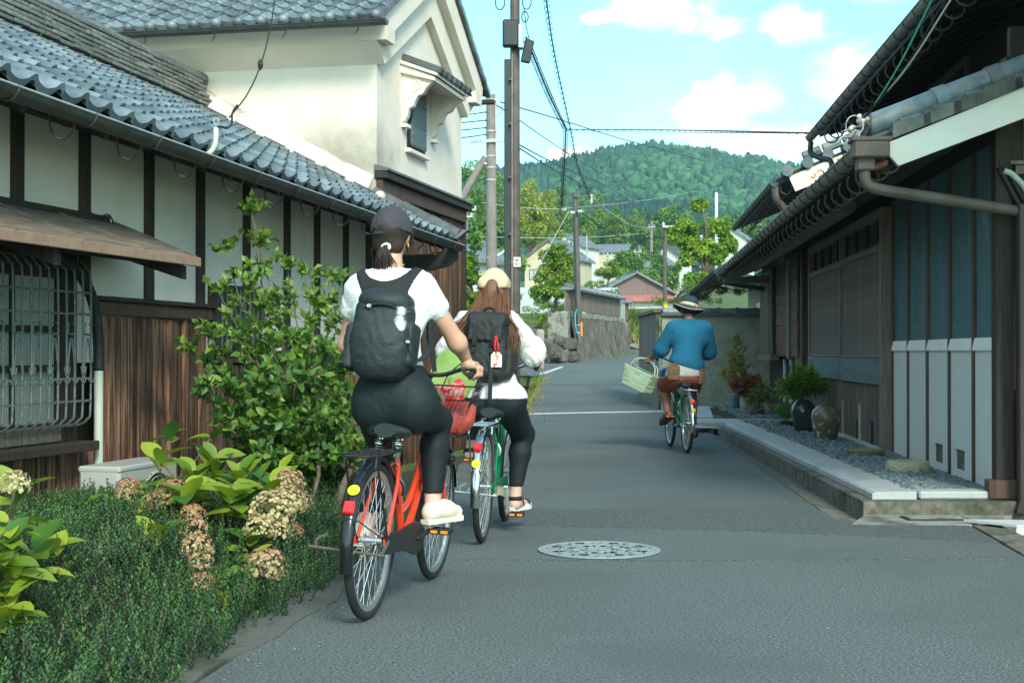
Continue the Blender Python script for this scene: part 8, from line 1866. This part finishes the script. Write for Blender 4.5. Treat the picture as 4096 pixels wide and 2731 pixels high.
def rider_man():
	root = empty('person', bikeC.location, (0, 0, bikeC.rotation_euler.z), label='man in loose blue shirt, rust shorts and brimmed hat riding away', cat='person', group='cyclists')
	c = Vector((.117, .52, 1.60)); hp, q = head_prims(c, R(-3))
	torso = [ell_((.02, .31, .86), (.195, .15, .125)), ell_((-.06, .27, .85), (.12, .12, .115)), ell_((.10, .27, .85), (.12, .12, .115)), cap_((.025, .33, .90), (.07, .37, 1.08), .155, .15), cap_((.07, .38, 1.08), (.105, .43, 1.28), .15, .155), ell_((.11, .43, 1.27), (.205, .125, .16)), cap_((-.03, .44, 1.40), (.25, .44, 1.40), .075, .075)]
	neck = [cap_((.115, .46, 1.42), (.117, .49, 1.53), .06, .056)]
	aR = [(.30, .445, 1.385), (.365, .55, 1.12), (.31, .72, 1.05)]; aL = [(-.075, .445, 1.385), (-.185, .55, 1.15), (-.285, .685, 1.065)]
	arms = []; sl = []
	for A in (aR, aL):
		arms += [cap_(A[0], A[1], .055, .044), cap_(A[1], A[2], .044, .031)]; e = tuple(np.array(A[1])+.25*(np.array(A[2])-np.array(A[1]))); sl += [cap_(A[0], A[1], .075, .074), cap_(A[1], e, .070, .066)]
	lR = [(.12, .335, .83), (.185, .70, .66), (.185, .575, .245)]; lL = [(-.075, .335, .83), (-.135, .73, .72), (-.13, .45, .40)]
	legs = []; sho = []
	for A in (lR, lL):
		k_, a_ = np.array(A[1]), np.array(A[2]); cf = k_+(a_-k_)*.3+np.array((0, -.025, 0)); legs += [cap_(A[0], A[1], .10, .066), ell_(A[1], (.062, .064, .064)), cap_(A[1], tuple(cf), .056, .060), cap_(tuple(cf), A[2], .060, .036)]; sho += [cap_(A[0], tuple(np.array(A[0])*.28+np.array(A[1])*.72), .118, .10)]
	feet = []
	FT = ((lR[2], (.175, .535, .165), (.235, .77, .17)), (lL[2], (-.12, .365, .385), (-.185, .575, .31)))
	for A, hl, toe in FT: feet += [cap_(A, hl, .036, .034), cap_(tuple(np.array(hl)+np.array((0, .02, .025))), tuple(np.array(toe)+np.array((0, -.03, .02))), .034, .032)]
	body = merged('body', 'skin_m', root, [field_mesh(hp+neck+torso+arms+legs+feet, h=.010, k=.03), hand(1, (.29, .75, 1.02), aR[2]), hand(-1, (-.29, .73, 1.02), aL[2], axis=(-.75, .66, 0))])
	face(root, body, q)
	sh = grown('shirt', 'linen_blue', root, torso[3:]+sl+[cap_((.115, .46, 1.43), (.116, .475, 1.475), .066, .06), ell_((.05, .33, 1.0), (.185, .16, .12)), ell_((.125, .33, .95), (.13, .15, .09))], h=.009, k=.04, grow=.012, wob=.0012, cut=lambda P: np.maximum(P[..., 2]-1.50, .955-(P[..., 0]-.02)*.38-P[..., 2]))
	grown('under_shirt', 'shirt_grey', root, torso[:4], h=.010, k=.03, grow=.009, wob=.002, cut=lambda P: np.maximum(P[..., 2]-.98, .845-P[..., 2]))
	grown('shorts', 'shorts_rust', root, torso[:4]+sho, h=.010, k=.03, grow=.010, wob=.003, cut=lambda P: P[..., 2]-.835)
	for A, hl, toe in FT:
		hl, toe = Vector(hl), Vector(toe); d = (toe-hl).normalized(); s_ = d.cross(Vector((0, 0, 1))).normalized(); up = s_.cross(d); sn = empty('sandal', (0, 0, 0)); sn.parent = root
		b = MB(); ring = [(-.03, .02), (.02, .034), (.09, .032), (.16, .045), (.21, .042), (.25, .015)]; ring = ring+[(a, -w_) for a, w_ in ring[::-1]]
		b.prism([hl+d*a+s_*w_-up*.03 for a, w_ in ring], up*.035); b.obj('sole', MATS['sandal_dark'], sn, 'auto', local=True)
		b = MB()
		for a, w_, h_ in ((.03, .044, .06), (.09, .046, .07), (.17, .048, .05)): b.tube(bez([hl+d*a+s_*w_, hl+d*a+s_*w_*.6+up*h_, hl+d*a-s_*w_*.6+up*h_, hl+d*a-s_*w_], 4), .014, 6, flat=.35)
		b.tube([Vector(A)+Vector((.044*math.cos(t), .046*math.sin(t)-.005, -.03)) for t in np.linspace(0, 6.28, 15)[:-1]], .012, 6, closed=True, flat=1.3); b.obj('straps', MATS['sandal_dark'], sn, True, local=True)
	grown('hair', 'hair_dark', root, [ell_((c.x, c.y-.015, c.z+.015), (.080, .097, .090))], h=.010)
	ht = empty('sun_hat', (0, 0, 0), label='teal brimmed hat with cream band on the man in blue', cat='hat'); ht.matrix_basis = Matrix.Translation(root.location) @ Matrix.Rotation(root.rotation_euler.z, 4, 'Z')
	T_ = Matrix.Rotation(R(14), 3, 'Y') @ Matrix.Rotation(R(-8), 3, 'X'); hc = Vector((c.x+.004, c.y-.005, c.z+.035));
	b = MB(); b.lathe([(.098, -.005), (.098, .035), (.096, .07), (.088, .10), (.065, .118), (.03, .123), (0, .123)], 28, hc, m=T_); b.obj('crown', MATS['hat_teal'], ht, True, local=True)
	b = MB(); b.lathe([(.101, .0), (.1015, .018), (.1005, .036), (.097, .037)], 28, hc, m=T_); b.obj('band', MATS['hat_cream'], ht, True, local=True)
	rows_ = []; edge = []
	for i in range(5):
		r = .097+.085*i/4; rows_.append([hc+T_ @ Vector((r*math.cos(a), r*1.02*math.sin(a), .002-.034*i/4+.026*(i/4)**1.5*math.cos(2*a+.4))) for a in np.linspace(0, 2*math.pi, 33)])
	b = MB(); b.grid(rows_); b.obj('brim', MATS['hat_teal'], ht, True, local=True)
	b = MB(); b.tube(rows_[-1][:-1], .0042, 6, closed=True); b.obj('brim_piping', MATS['hat_cream'], ht, True, local=True)
	b = MB(); b.lathe([(.006, 0), (.006, .003), (0, .003)], 10, hc+T_ @ Vector((.055, -.086, .018)), m=T_ @ Matrix.Rotation(R(90), 3, 'X')); b.obj('snap', MATS['black_ink'], ht, local=True)
	b = MB(); b.tube(bez([(c.x-.075, c.y+.01, c.z+.03), (c.x-.07, c.y+.03, c.z-.06), (c.x-.02, c.y+.06, c.z-.12)], 4), .005, 5); b.obj('chin_cord', MATS['black_ink'], ht, local=True)
	for i, (x, y, z, w_, h_, lab) in enumerate(((-.115, .165, .885, .135, .17, 'tan leather pouch at the left hip of the man in blue'), (.205, .20, .83, .085, .155, 'narrow tan leather sheath at the right hip of the man in blue'))):
		po = empty('belt_pouch', (0, 0, 0), label=lab, cat='pouch'); po.matrix_basis = ht.matrix_basis.copy(); rot = np.array(Matrix.Rotation(R(-28 if i == 0 else 30), 3, 'Z') @ Matrix.Rotation(R(3), 3, 'Y'))
		grown('pocket', 'pouch_tan', po, [box_((x, y, z), (w_/2, .028, h_/2), .02, rot)], h=.008)
		b = MB(); M_ = Matrix([list(r) for r in rot]); b.box(Vector((x, y, z))+M_ @ Vector((0, -.026, .02)), (w_*.8, .012, h_*.35), m=M_, bev=.004); b.box(Vector((x, y, z))+M_ @ Vector((0, -.010, h_/2+.01)), (w_*.7, .03, .03), m=M_, bev=.006); b.obj('pouch_flap', MATS['pouch_tan'], po, local=True)
	cr = empty('carry_basket', (0, 0, 0), label='mint plastic shopping basket tilted in the hand of the man in blue', cat='basket')
	cr.matrix_basis = ht.matrix_basis @ Matrix.Translation((-.405, .76, .80)) @ Matrix.Rotation(R(29), 4, 'Y') @ Matrix.Rotation(R(-38), 4, 'Z') @ Matrix.Rotation(R(12), 4, 'X')
	W0, W1, D0, D1, Hh = .155, .19, .095, .12, .20
	def side(name, A, B, n, fr):
		'a wall with rows of slots: horizontal bands and upright bars'
		b = MB()
		def pt(u, v, o=0.):
			lo = Vector(A[0]).lerp(Vector(A[1]), u); hi = Vector(B[0]).lerp(Vector(B[1]), u); return lo.lerp(hi, v)
		nr = (Vector(A[1])-Vector(A[0])).cross(Vector((0, 0, 1))).normalized()*.004
		def quad(u0, u1, v0, v1): P = [pt(u0, v0), pt(u1, v0), pt(u1, v1), pt(u0, v1)]; b.prism(P, nr)
		for v0, v1 in ((0, .08), (.27, .33), (.52, .58), (.86, 1)): quad(0, 1, v0, v1)
		for i in range(n+1):
			u = i/n; hw = .2/n; u0, u1 = max(0, u-hw), min(1, u+hw); quad(u0, u1, .081, .269); quad(u0, u1, .331, .519)
			if u < .24 or u > .76: quad(u0, u1, .581, .859)
		if fr: quad(.25, .75, .581, .70); quad(.25, .36, .701, .859); quad(.64, .75, .701, .859);
		else: quad(.25, .75, .581, .859)
		b.obj(name, MATS['crate_mint'], cr, local=True)
	lo = [(-W0, -D0, -Hh/2), (W0, -D0, -Hh/2), (W0, D0, -Hh/2), (-W0, D0, -Hh/2)]; hi = [(-W1, -D1, Hh/2), (W1, -D1, Hh/2), (W1, D1, Hh/2), (-W1, D1, Hh/2)]
	for i, n in ((0, 13), (1, 9), (2, 13), (3, 9)): j = (i+1) % 4; side('basket_wall', (lo[i], lo[j]), (hi[i], hi[j]), n, i in (0, 2))
	b = MB()
	for i in range(12): x = -W0+2*W0*i/11; b.box((x, 0, -Hh/2), (.008, 2*D0, .006))
	for i in range(8): y = -D0+2*D0*i/7; b.box((0, y, -Hh/2-.0065), (2*W0, .008, .006))
	b.obj('basket_floor', MATS['crate_mint'], cr, local=True)
	b = MB(); b.tube([Vector(h) for h in hi], .010, 6, closed=True); b.obj('basket_rim', MATS['crate_mint'], cr, local=True)
	for s in (-1, 1):
		b = MB(); b.tube(bez([(-W1+.01, s*.03, Hh/2), (-W1+.05, s*.03, Hh/2+.10), (-.05, s*.02, Hh/2+.145), (.05, s*.02, Hh/2+.145), (W1-.05, s*.03, Hh/2+.10), (W1-.01, s*.03, Hh/2)], 5), .008, 7); b.obj('handle', MATS['crate_mint'], cr, True, local=True)
	b = MB(); b.span((-.13, 1.0, .70), (.13, 1.22, .93), bev=.03); o = b.obj('blue_box', MATS['pot_blue'], bikeC, local=True)
rider_man()
# ================================================================== plants of the left-hand bed
def leaf5(P, T, N_, L, asp, fold=.12, curl=.15):
	'folded leaves: P base points, T directions, N_ normals, L lengths (numpy) -> V, F (5 verts, 2 quads each)'
	S = np.cross(N_, T); S /= np.linalg.norm(S, axis=1)[:, None]; L = L[:, None]; w = L*asp*.5
	V = np.stack([P, P+T*L*.45+S*w+N_*L*fold, P+T*L-N_*L*curl, P+T*L*.45-S*w+N_*L*fold, P+T*L*.5-N_*L*.01], 1).reshape(-1, 3)
	b = np.arange(len(P))[:, None]*5; F = np.concatenate([b+np.array([[0, 1, 2, 4]]), b+np.array([[0, 4, 2, 3]])], 1).reshape(-1, 4)
	return V, F
def leaf_meshes(name, ml, asp, tints=(.05, .3, .6, .95)):
	out = []
	for t in tints:
		n = 5; b = MB(); rows_ = []
		for i in range(n+1):
			v = i/n; w = asp*.5*math.sin(math.pi*min(1, v*.93+.07))**.8*(1 if v < .98 else .1); rows_.append([(-w, v, .10*w/asp*2-.16*v*v), (0, v, -.16*v*v), (w, v, .10*w/asp*2-.16*v*v)])
		b.grid(rows_, c=t); out.append(b.mesh(name, MATS[ml], True))
	return out
def orient(p, t, n, L):
	t = Vector(t).normalized(); n = Vector(n); x = t.cross(n).normalized(); z = x.cross(t); m = Matrix((x, t, z)).transposed().to_4x4()
	m = m @ Matrix.Scale(L, 4); m.translation = p; return m
def bush(name, label, root, stems, nleaf, L, asp, ml, seed, nsingle, mat_twig='twig', upt=.5, stem_r=.012, cat='shrub'):
	'stems: list of point lists; opposite leaves set along side twigs'
	g = np.random.default_rng(seed); t = empty(name, root, label=label, cat=cat); b = MB(); pts = []; dirs = []
	for s in stems:
		P = bez(s, 5); m = len(P)-1; b.tube(P, [stem_r*(1-.8*i/m) for i in range(m+1)], 6)
		for i in range(2, m+1):
			base = P[i]; d = (P[i]-P[i-1]).normalized()
			for _ in range(3 if i < m else 5):
				q = Vector(g.normal(size=3)); q.z = abs(q.z)*.6; q = (q.normalized()*.8+d*.6).normalized(); ln = g.uniform(.10, .26)*(1.15-.5*i/m); e = base+q*ln
				b.tube([base, base+q*ln*.5+Vector((0, 0, .01)), e], [.004, .003, .0015], 4, cap=False)
				for k in range(int(nleaf)):
					f = g.uniform(.15, 1.05); pts.append(base+q*ln*f); dirs.append(q)
	b.obj('stems', MATS[mat_twig], t, True)
	P = np.array(pts); D = np.array(dirs); n = len(P); T = g.normal(size=(n, 3))*.8+D*.9; T[:, 2] += .15; T /= np.linalg.norm(T, axis=1)[:, None]
	N_ = g.normal(size=(n, 3))*.5+np.array((.15, -.35, upt+.3)); N_ -= T*(N_*T).sum(1)[:, None]; N_ /= np.linalg.norm(N_, axis=1)[:, None]
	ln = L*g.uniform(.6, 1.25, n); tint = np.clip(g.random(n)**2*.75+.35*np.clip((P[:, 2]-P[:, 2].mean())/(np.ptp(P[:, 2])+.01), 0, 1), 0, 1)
	order = np.argsort(np.linalg.norm(P-np.array((0, 0, HC)), axis=1)-ln*4); si = order[:nsingle]; rest = order[nsingle:]
	LM = leaf_meshes('leaf', ml, asp)
	for i in si: inst('leaf', LM[min(3, int(tint[i]*4))], t, orient(P[i], T[i], N_[i], ln[i]))
	if len(rest):
		V, F = leaf5(P[rest], T[rest], N_[rest], ln[rest], asp); o = npmesh('foliage', V, F, MATS[ml], t, tint=np.repeat(tint[rest], 5)); o['kind'] = 'stuff'
	return t
def left_plants():
	g = random.Random(21); st = []
	r0 = Vector((-1.50, 10.2, -.1))
	for (px, py, Y) in ((1010, 860, 10.3), (900, 1010, 10.2), (1040, 1000, 10.6), (1150, 1080, 10.3), (1240, 1110, 10.0), (1330, 1130, 10.2), (880, 1180, 10.0), (1000, 1160, 9.8), (1120, 1220, 9.7), (1260, 1240, 9.7), (1370, 1300, 9.9), (760, 1400, 9.6), (850, 1360, 9.5), (970, 1380, 9.4), (1090, 1400, 9.3), (1200, 1380, 9.4), (1310, 1420, 9.5), (820, 1560, 9.4), (930, 1560, 9.2), (1060, 1560, 9.1), (1180, 1540, 9.2), (1290, 1560, 9.3), (1380, 1500, 9.7), (890, 1700, 9.2), (1010, 1720, 9.1), (1130, 1710, 9.1), (1250, 1710, 9.2), (1340, 1680, 9.4), (1100, 1840, 9.1), (1230, 1850, 9.2), (1340, 1830, 9.3), (1420, 1780, 9.5), (1010, 860, 10.35)):
		e = at(px, py, Y); b0 = r0+Vector((g.uniform(-.3, .35), g.uniform(-.2, .2), 0)); st.append([b0, b0.lerp(e, .45)+Vector((g.uniform(-.1, .1), g.uniform(-.1, .1), .10)), e])
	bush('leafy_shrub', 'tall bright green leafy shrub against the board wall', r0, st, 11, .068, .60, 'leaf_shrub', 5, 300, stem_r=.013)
	b = MB(); P0 = [at(1330, 2080, 9.0), at(1370, 1950, 9.1), at(1400, 1880, 9.2)]; b.tube(P0, [.03, .026, .02], 8); b.tube([at(1250, 2000, 9.0), at(1275, 1900, 9.1), at(1270, 1780, 9.3)], .014, 6); b.obj('stump', MATS['bark'], COL.objects['leafy_shrub'], True)
	def petals(tl, th, seed):
		q = np.random.default_rng(seed); n = 240; d = q.normal(size=(n, 3)); d /= np.linalg.norm(d, axis=1)[:, None]; d[:, 2] = np.where(d[:, 2] < -.55, -d[:, 2], d[:, 2])
		P = d*q.uniform(.75, 1.0, (n, 1))*np.array((1, 1, .85)); T = np.cross(d, q.normal(size=(n, 3))); T /= np.linalg.norm(T, axis=1)[:, None]; N_ = d+q.normal(size=(n, 3))*.35; N_ -= T*(N_*T).sum(1)[:, None]; N_ /= np.linalg.norm(N_, axis=1)[:, None]
		V, F = leaf5(P-T*.1, T, N_, q.uniform(.17, .26, n), .95, .14, -.05); o = npmesh('flower_head', V, F, MATS['petal'], tint=np.repeat(np.clip(q.uniform(tl, th, n)+.25*(d[:, 2] > .5), 0, 1), 5)); me = o.data; bpy.data.objects.remove(o); return me
	PM = [petals(0, .35, 1), petals(.25, .8, 2), petals(.6, 1, 3)]
	LM = leaf_meshes('leaf', 'leaf_hydrangea', .62)
	def hydr(label, base, heads, leafpts, L, seed):
		q = random.Random(seed); t = empty('hydrangea', base, label=label, cat='hydrangea', group='hydrangeas in the left bed'); bs = Vector(base)
		for (px, py, Y, r, v) in heads:
			c = at(px, py, Y-.45-(.35 if py > 2150 else 0)); inst('flower_head', PM[v], t, Matrix.Translation(c) @ Matrix.Rotation(q.random()*6, 4, 'Z') @ Matrix.Scale(r*1.22, 4))
			b = MB(); b.tube(bez([bs+Vector((q.uniform(-.1, .1), q.uniform(-.1, .1), 0)), bs.lerp(c, .5)+Vector((0, 0, .08)), c-Vector((0, 0, r*.3))], 4), .006, 5); b.obj('stem', MATS['twig'], t, True)
		for (px, py, Y, n, sp) in leafpts:
			c = at(px, py, Y-.35); b = MB(); b.tube(bez([bs, bs.lerp(c, .5)+Vector((0, 0, .06)), c], 4), .006, 5); b.obj('stem', MATS['twig'], t, True)
			for i in range(n):
				a = 2.4*i+q.random(); el = q.uniform(-.1, 1.05); d = Vector((math.cos(a)*math.cos(el), math.sin(a)*math.cos(el), math.sin(el))); nn = Vector((q.uniform(-.3, .3), q.uniform(-.5, .1), 1)); nn -= d*nn.dot(d)
				inst('leaf', LM[min(3, int(q.random()**.85*4))], t, orient(c+d*.01-Vector((0, 0, sp*i/n)), d, nn, L*q.uniform(.7, 1.15)))
	hydr('hydrangea with large spent cream and brown flower heads by the lane', (-1.55, 7.75, -.15),
		 [(1090, 2040, 7.5, .10, 0), (1150, 2010, 7.55, .085, 0), (1040, 2110, 7.4, .07, 0), (1110, 2120, 7.45, .06, 0), (1160, 1930, 7.7, .070, 1), (1195, 2010, 7.75, .068, 1), (1165, 2125, 7.6, .055, 2), (775, 2120, 7.2, .065, 1), (790, 2190, 7.15, .065, 1), (805, 2250, 7.1, .05, 1), (1065, 2265, 6.9, .082, 1), (810, 2335, 6.9, .055, 2), (770, 2060, 7.25, .055, 2)],
		 [(780, 1890, 7.7, 12, .14), (860, 1830, 7.8, 12, .14), (960, 1900, 7.6, 12, .12), (740, 1960, 7.4, 8, .1), (930, 1960, 7.4, 10, .12), (1080, 1930, 7.6, 8, .1), (620, 2150, 7.0, 5, .06), (950, 2330, 6.7, 6, .06), (1020, 1940, 7.6, 8, .08), (700, 1990, 7.5, 6, .1), (1120, 1890, 7.9, 6, .1), (1010, 2240, 6.95, 4, .03), (640, 1830, 8.0, 5, .1), (900, 2000, 7.5, 7, .1), (1000, 2150, 7.3, 6, .1), (830, 2330, 6.9, 5, .06), (890, 2420, 6.6, 6, .06), (760, 2010, 7.5, 6, .1)], .155, 4)
	hydr('hydrangea with rusty flower heads in front of the air conditioner', (-2.1, 8.0, -.15),
		 [(690, 1975, 7.6, .078, 2), (515, 1955, 7.8, .062, 2), (625, 2010, 7.5, .055, 2), (500, 1990, 7.75, .05, 1)], [(480, 2010, 7.7, 6, .08), (590, 1940, 7.9, 6, .08), (350, 2010, 7.7, 6, .12), (680, 1740, 8.2, 4, .06), (850, 1735, 8.1, 3, .05), (560, 2060, 7.5, 6, .1)], .13, 6)
	hydr('hydrangea with broad leaves cut by the left edge of the picture', (-2.0, 5.5, -.1),
		 [(60, 1935, 5.6, .05, 0)], [(40, 2080, 5.4, 8, .08), (20, 2180, 5.3, 8, .1), (60, 2290, 5.3, 8, .1), (30, 2400, 5.25, 8, .1), (10, 2480, 5.2, 6, .1), (130, 2200, 5.6, 6, .1), (210, 2190, 5.9, 5, .08), (60, 1970, 5.6, 6, .06), (-60, 2240, 5.2, 8, .1)], .135, 8)
	q = np.random.default_rng(12); Ps, Ts, Ns, Ls, Tt = [], [], [], [], []; stem = MB()
	for _ in range(9000):
		y = 3.6+7*q.random()**1.5; xl = rl(y); e = q.random()*2.4; x = xl-.06-e
		if x < WALLX(y)+.12: continue
		gz = terrain(x, y); hm = (.05+.44*sstep(.0, 1.1, e))*(1-.25*sstep(8.5, 10.5, y))+.05*noise.noise(Vector((x*2.2, y*2.2, 0))); h = q.uniform(.09, .20) if q.random() < .72 else q.uniform(.2, .36); gz += max(0, hm-h*.75); ln = Vector((q.normal()*.30+.12*(1-sstep(.2, 1., e)), q.normal()*.30-.1, 1)).normalized()
		nl = int(8+h*110); tt = q.random()**1.6
		for i in range(nl):
			f = .25+.78*i/nl; a = 2.4*i; p = Vector((x, y, gz))+ln*h*f; d = Vector((math.cos(a), math.sin(a), 1.1)); Ps.append(p); Ts.append(d.normalized()); Ns.append((-math.cos(a)*.6, -math.sin(a)*.6, 1.)); Ls.append(q.uniform(.014, .024)); Tt.append(min(1, tt*.6+.4*(f > .8)*q.random()))
		if q.random() < .2: stem.tube([Vector((x, y, gz)), Vector((x, y, gz))+ln*h*.9], .0022, 3, cap=False)
	Ps, Ts, Ns = map(np.array, (Ps, Ts, Ns)); Ns = Ns-Ts*(Ns*Ts).sum(1)[:, None]; Ns /= np.linalg.norm(Ns, axis=1)[:, None]
	Ss = np.cross(Ns, Ts); La = np.array(Ls)[:, None]; V = np.stack([Ps, Ps+Ts*La*.5+Ss*La*.24, Ps+Ts*La, Ps+Ts*La*.5-Ss*La*.24], 1).reshape(-1, 3); o = npmesh('ground_shrub', V, np.arange(len(V)).reshape(-1, 4), MATS['leaf_heath'], tint=np.repeat(Tt, 4)); kind(o, 'stuff', 'dense dark green low shrub cover in the left bed')
	kind(stem.obj('ground_shrub_stems', MATS['twig']), 'stuff', 'brown stems in the low shrub cover')
	b = MB(); b.grid([[(rl(y)-.06-w_*k, y, terrain(rl(y)-.06-w_*k, y)+.012) for k in range(5)] for y in np.arange(3, 21, .5) for w_ in ((rl(y)-WALLX(y)-.1)/4,)]); kind(b.obj('bed_soil', MATS['soil']), 'structure', 'dark soil of the planting bed')
	for i, (px, py, Y, n, L) in enumerate(((1240, 2240, 7.35, 6, .26), (1330, 2330, 7.0, 6, .24), (1150, 2430, 6.5, 7, .24), (1060, 2520, 6.0, 6, .2), (1350, 2150, 7.8, 6, .26), (880, 2560, 5.8, 6, .18))):
		fern(['fern arching over the kerb left of the red bicycle', 'fern nearest the rear wheel of the red bicycle', 'fern at the lane edge below the lone flower head', 'small fern low at the lane edge', 'fern in shade behind the red bicycle', 'seedling fern near the bottom edge'][i], at(px, py, Y)-Vector((.06, 0, .12)), n, L, 30+i)
def fern(label, base, n, L, seed, group='ferns'):
	q = random.Random(seed); t = empty('fern', base, label=label, cat='fern', group=group); base = Vector(base)
	for k in range(n):
		a = 6.28*k/n+q.random(); ln = L*q.uniform(.7, 1.2); d = Vector((math.cos(a), math.sin(a), 0)); b = MB(); P = bez([base, base+d*ln*.45+Vector((0, 0, ln*.55)), base+d*ln+Vector((0, 0, ln*.35))], 7)
		b.tube(P, [.003*(1-.7*i/(len(P)-1)) for i in range(len(P))], 4); b.c += [.3]*len(b.v)
		s = d.cross(Vector((0, 0, 1)))
		for i in range(2, len(P)):
			w = ln*.26*math.sin(math.pi*min(1, .15+.85*i/len(P)))**.8*(1.1-i/len(P)*.6)
			for sg in (-1, 1):
				v = s*sg*w+(P[i]-P[i-1]).normalized()*w*.5-Vector((0, 0, w*.2)); o = (P[i]-P[i-1])*.36; b.add([P[i]-o, P[i]+o, P[i]+v], [(0, 1, 2)], .2+.7*q.random())
		b.obj('frond', MATS['leaf_fern'], t)
left_plants()

# ================================================================== pots and stones along the right-hand house
def pots():
	def pot(name, label, px, py, Y, prof, ml, cat='pot'):
		b = MB(); c = at(px, py, Y); b.lathe(prof, 28, (c.x, c.y, .115)); return tag(b.obj(name, MATS[ml], None, 'auto'), label, cat), Vector((c.x, c.y, .115))
	jar = lambda r, h: [(r*.56, 0), (r*.60, .01), (r*.78, h*.28), (r*.97, h*.58), (r, h*.68), (r*.90, h*.82), (r*.62, h*.93), (r*.50, h*.955), (r*.52, h), (r*.44, h), (r*.42, h*.93), (r*.3, h*.9), (0, h*.88)]
	_, p1 = pot('glazed_jar', 'dark teal glazed jar planted with bamboo shoots', 3213, 1733, 17.3, jar(.15, .43), 'pot_teal')
	pot('stoneware_jar', 'olive stoneware jar with flaking pale glaze', 3305, 1767, 15.6, jar(.165, .44), 'pot_olive')
	pot('stone_bowl', 'shallow brown stone bowl on the pebbles', 3462, 1827, 13.4, [(.12, 0), (.17, .035), (.185, .085), (.175, .095), (.155, .07), (.10, .05), (0, .05)], 'stone_bowl', 'bowl')
	b = MB(); c = at(3630, 1891, 11.64); b.lathe([(.168, 0), (.176, .02), (.178, .06), (.175, .10), (.165, .118), (.08, .122), (0, .118)], 26, (c.x, c.y, .112)); ms = tag(b.obj('millstone', MATS['stone_tan'], None, 'auto'), 'squat round tan millstone on the pebbles near the kerb corner', 'millstone')
	b = MB(); b.tube([(c.x+.06, c.y-.172, .165), (c.x+.06, c.y-.15, .165)], .018, 8); b.obj('socket', MATS['stone_bowl'], ms)
	_, p2 = pot('plant_pot', 'blue glazed pot with a tall yellow-leaved plant', 2946, 1637, 24.3, [(.05, 0), (.06, .02), (.075, .23), (.065, .23), (.06, .2), (0, .2)], 'pot_blue')
	_, p3 = pot('plant_pot', 'rough pale stone pot of coleus', 2982, 1649, 23.2, [(.06, 0), (.085, .08), (.10, .2), (.095, .28), (.08, .28), (.07, .24), (0, .24)], 'pot_stone')
	_, p4 = pot('plant_pot', 'brown round pot in front of the stone pot', 3026, 1662, 22.0, [(.09, 0), (.115, .05), (.125, .15), (.115, .17), (.10, .14), (0, .13)], 'pot_brown')
	_, p5 = pot('bonsai_tray', 'low dark tray pot holding a fern', 3148, 1707, 18.8, [(.06, 0), (.065, .02), (.09, .08), (.10, .09), (.085, .085), (0, .075)], 'pot_brown', 'pot')
	def plant(label, nm, base, tips, n, L, asp, ml, seed, ns):
		q = random.Random(seed); st = [[base+Vector((q.uniform(-.02, .02), q.uniform(-.02, .02), 0)), base.lerp(base+Vector(t_), .5)+Vector((q.uniform(-.03, .03), 0, .03)), base+Vector(t_)] for t_ in tips]
		bush(nm, label, base, st, n, L, asp, ml, seed, ns, stem_r=.006, cat='plant')
	plant('bushy bamboo-like plant growing from the dark teal jar', 'potted_bamboo', p1+Vector((0, 0, .38)), [(x*.06, y_*.05, .22+.09*math.cos(x)) for x in (-3, -2, -1, 0, 1, 2, 3) for y_ in (-1, 1)], 5, .10, .22, 'leaf_bright', 71, 60)
	plant('yellow feathery leaved plant in the blue pot', 'yellow_plant', p2+Vector((0, 0, .2)), [(-.22, 0, .42), (.05, 0, .45), (-.1, 0, .72), (.08, 0, .74), (.02, 0, 1.0), (-.05, 0, .95)], 2, .13, .28, 'leaf_yellow', 72, 60)
	plant('red and yellow coleus over the stone pot', 'coleus', p3+Vector((0, 0, .25)), [(-.1, -.05, .14), (.0, -.08, .2), (.1, 0, .22), (.2, 0, .14), (.12, -.1, .08), (-.05, .05, .25)], 3, .14, .75, 'leaf_coleus', 73, 50)
	plant('small green plant in the brown round pot', 'pot_plant', p4+Vector((0, 0, .12)), [(-.05, 0, .15), (.06, 0, .2), (.1, 0, .12), (.2, .1, .3)], 2, .08, .6, 'leaf_shrub', 74, 30)
	fern('fern in the low dark tray pot', p5+Vector((0, 0, .07)), 9, .42, 77, 'ferns'); fern('fern standing between pot and entrance post', at(3120, 1665, 20.5), 7, .32, 78, 'ferns')
	fg = empty('clay_figure', at(3087, 1640, 23.4), label='small reddish clay figure by the entrance', cat='figurine'); c = at(3087, 1640, 23.4); c.z = .12
	V, F = field_mesh([ell_((c.x, c.y, c.z+.09), (.09, .07, .10)), ell_((c.x, c.y-.01, c.z+.235), (.06, .06, .065)), cap_((c.x-.07, c.y-.03, c.z+.15), (c.x+.0, c.y-.07, c.z+.09), .028, .024), cap_((c.x+.07, c.y-.03, c.z+.15), (c.x+.01, c.y-.07, c.z+.1), .028, .024), ell_((c.x-.05, c.y-.05, c.z+.03), (.05, .06, .035)), ell_((c.x+.05, c.y-.05, c.z+.03), (.05, .06, .035))], h=.012, k=.03); npmesh('body', V, F, MATS['clay_figure'], fg, smooth=True)
pots()
# ================================================================== air
def haze():
	b = MB(); b.span((-750, -40, -2), (760, 1010, 150)); m = bpy.data.materials.new('haze'); m.use_nodes = True; N = m.node_tree.nodes; L = m.node_tree.links; N.remove(N['Principled BSDF'])
	v = N.new('ShaderNodeVolumePrincipled'); v.inputs['Color'].default_value = (.55, .92, .95, 1); v.inputs['Density'].default_value = .00026; v.inputs['Anisotropy'].default_value = .0; L.new(v.outputs[0], N['Material Output'].inputs['Volume'])
	o = b.obj('haze', m); kind(o, 'stuff', 'thin blue green summer haze over the valley')
haze()
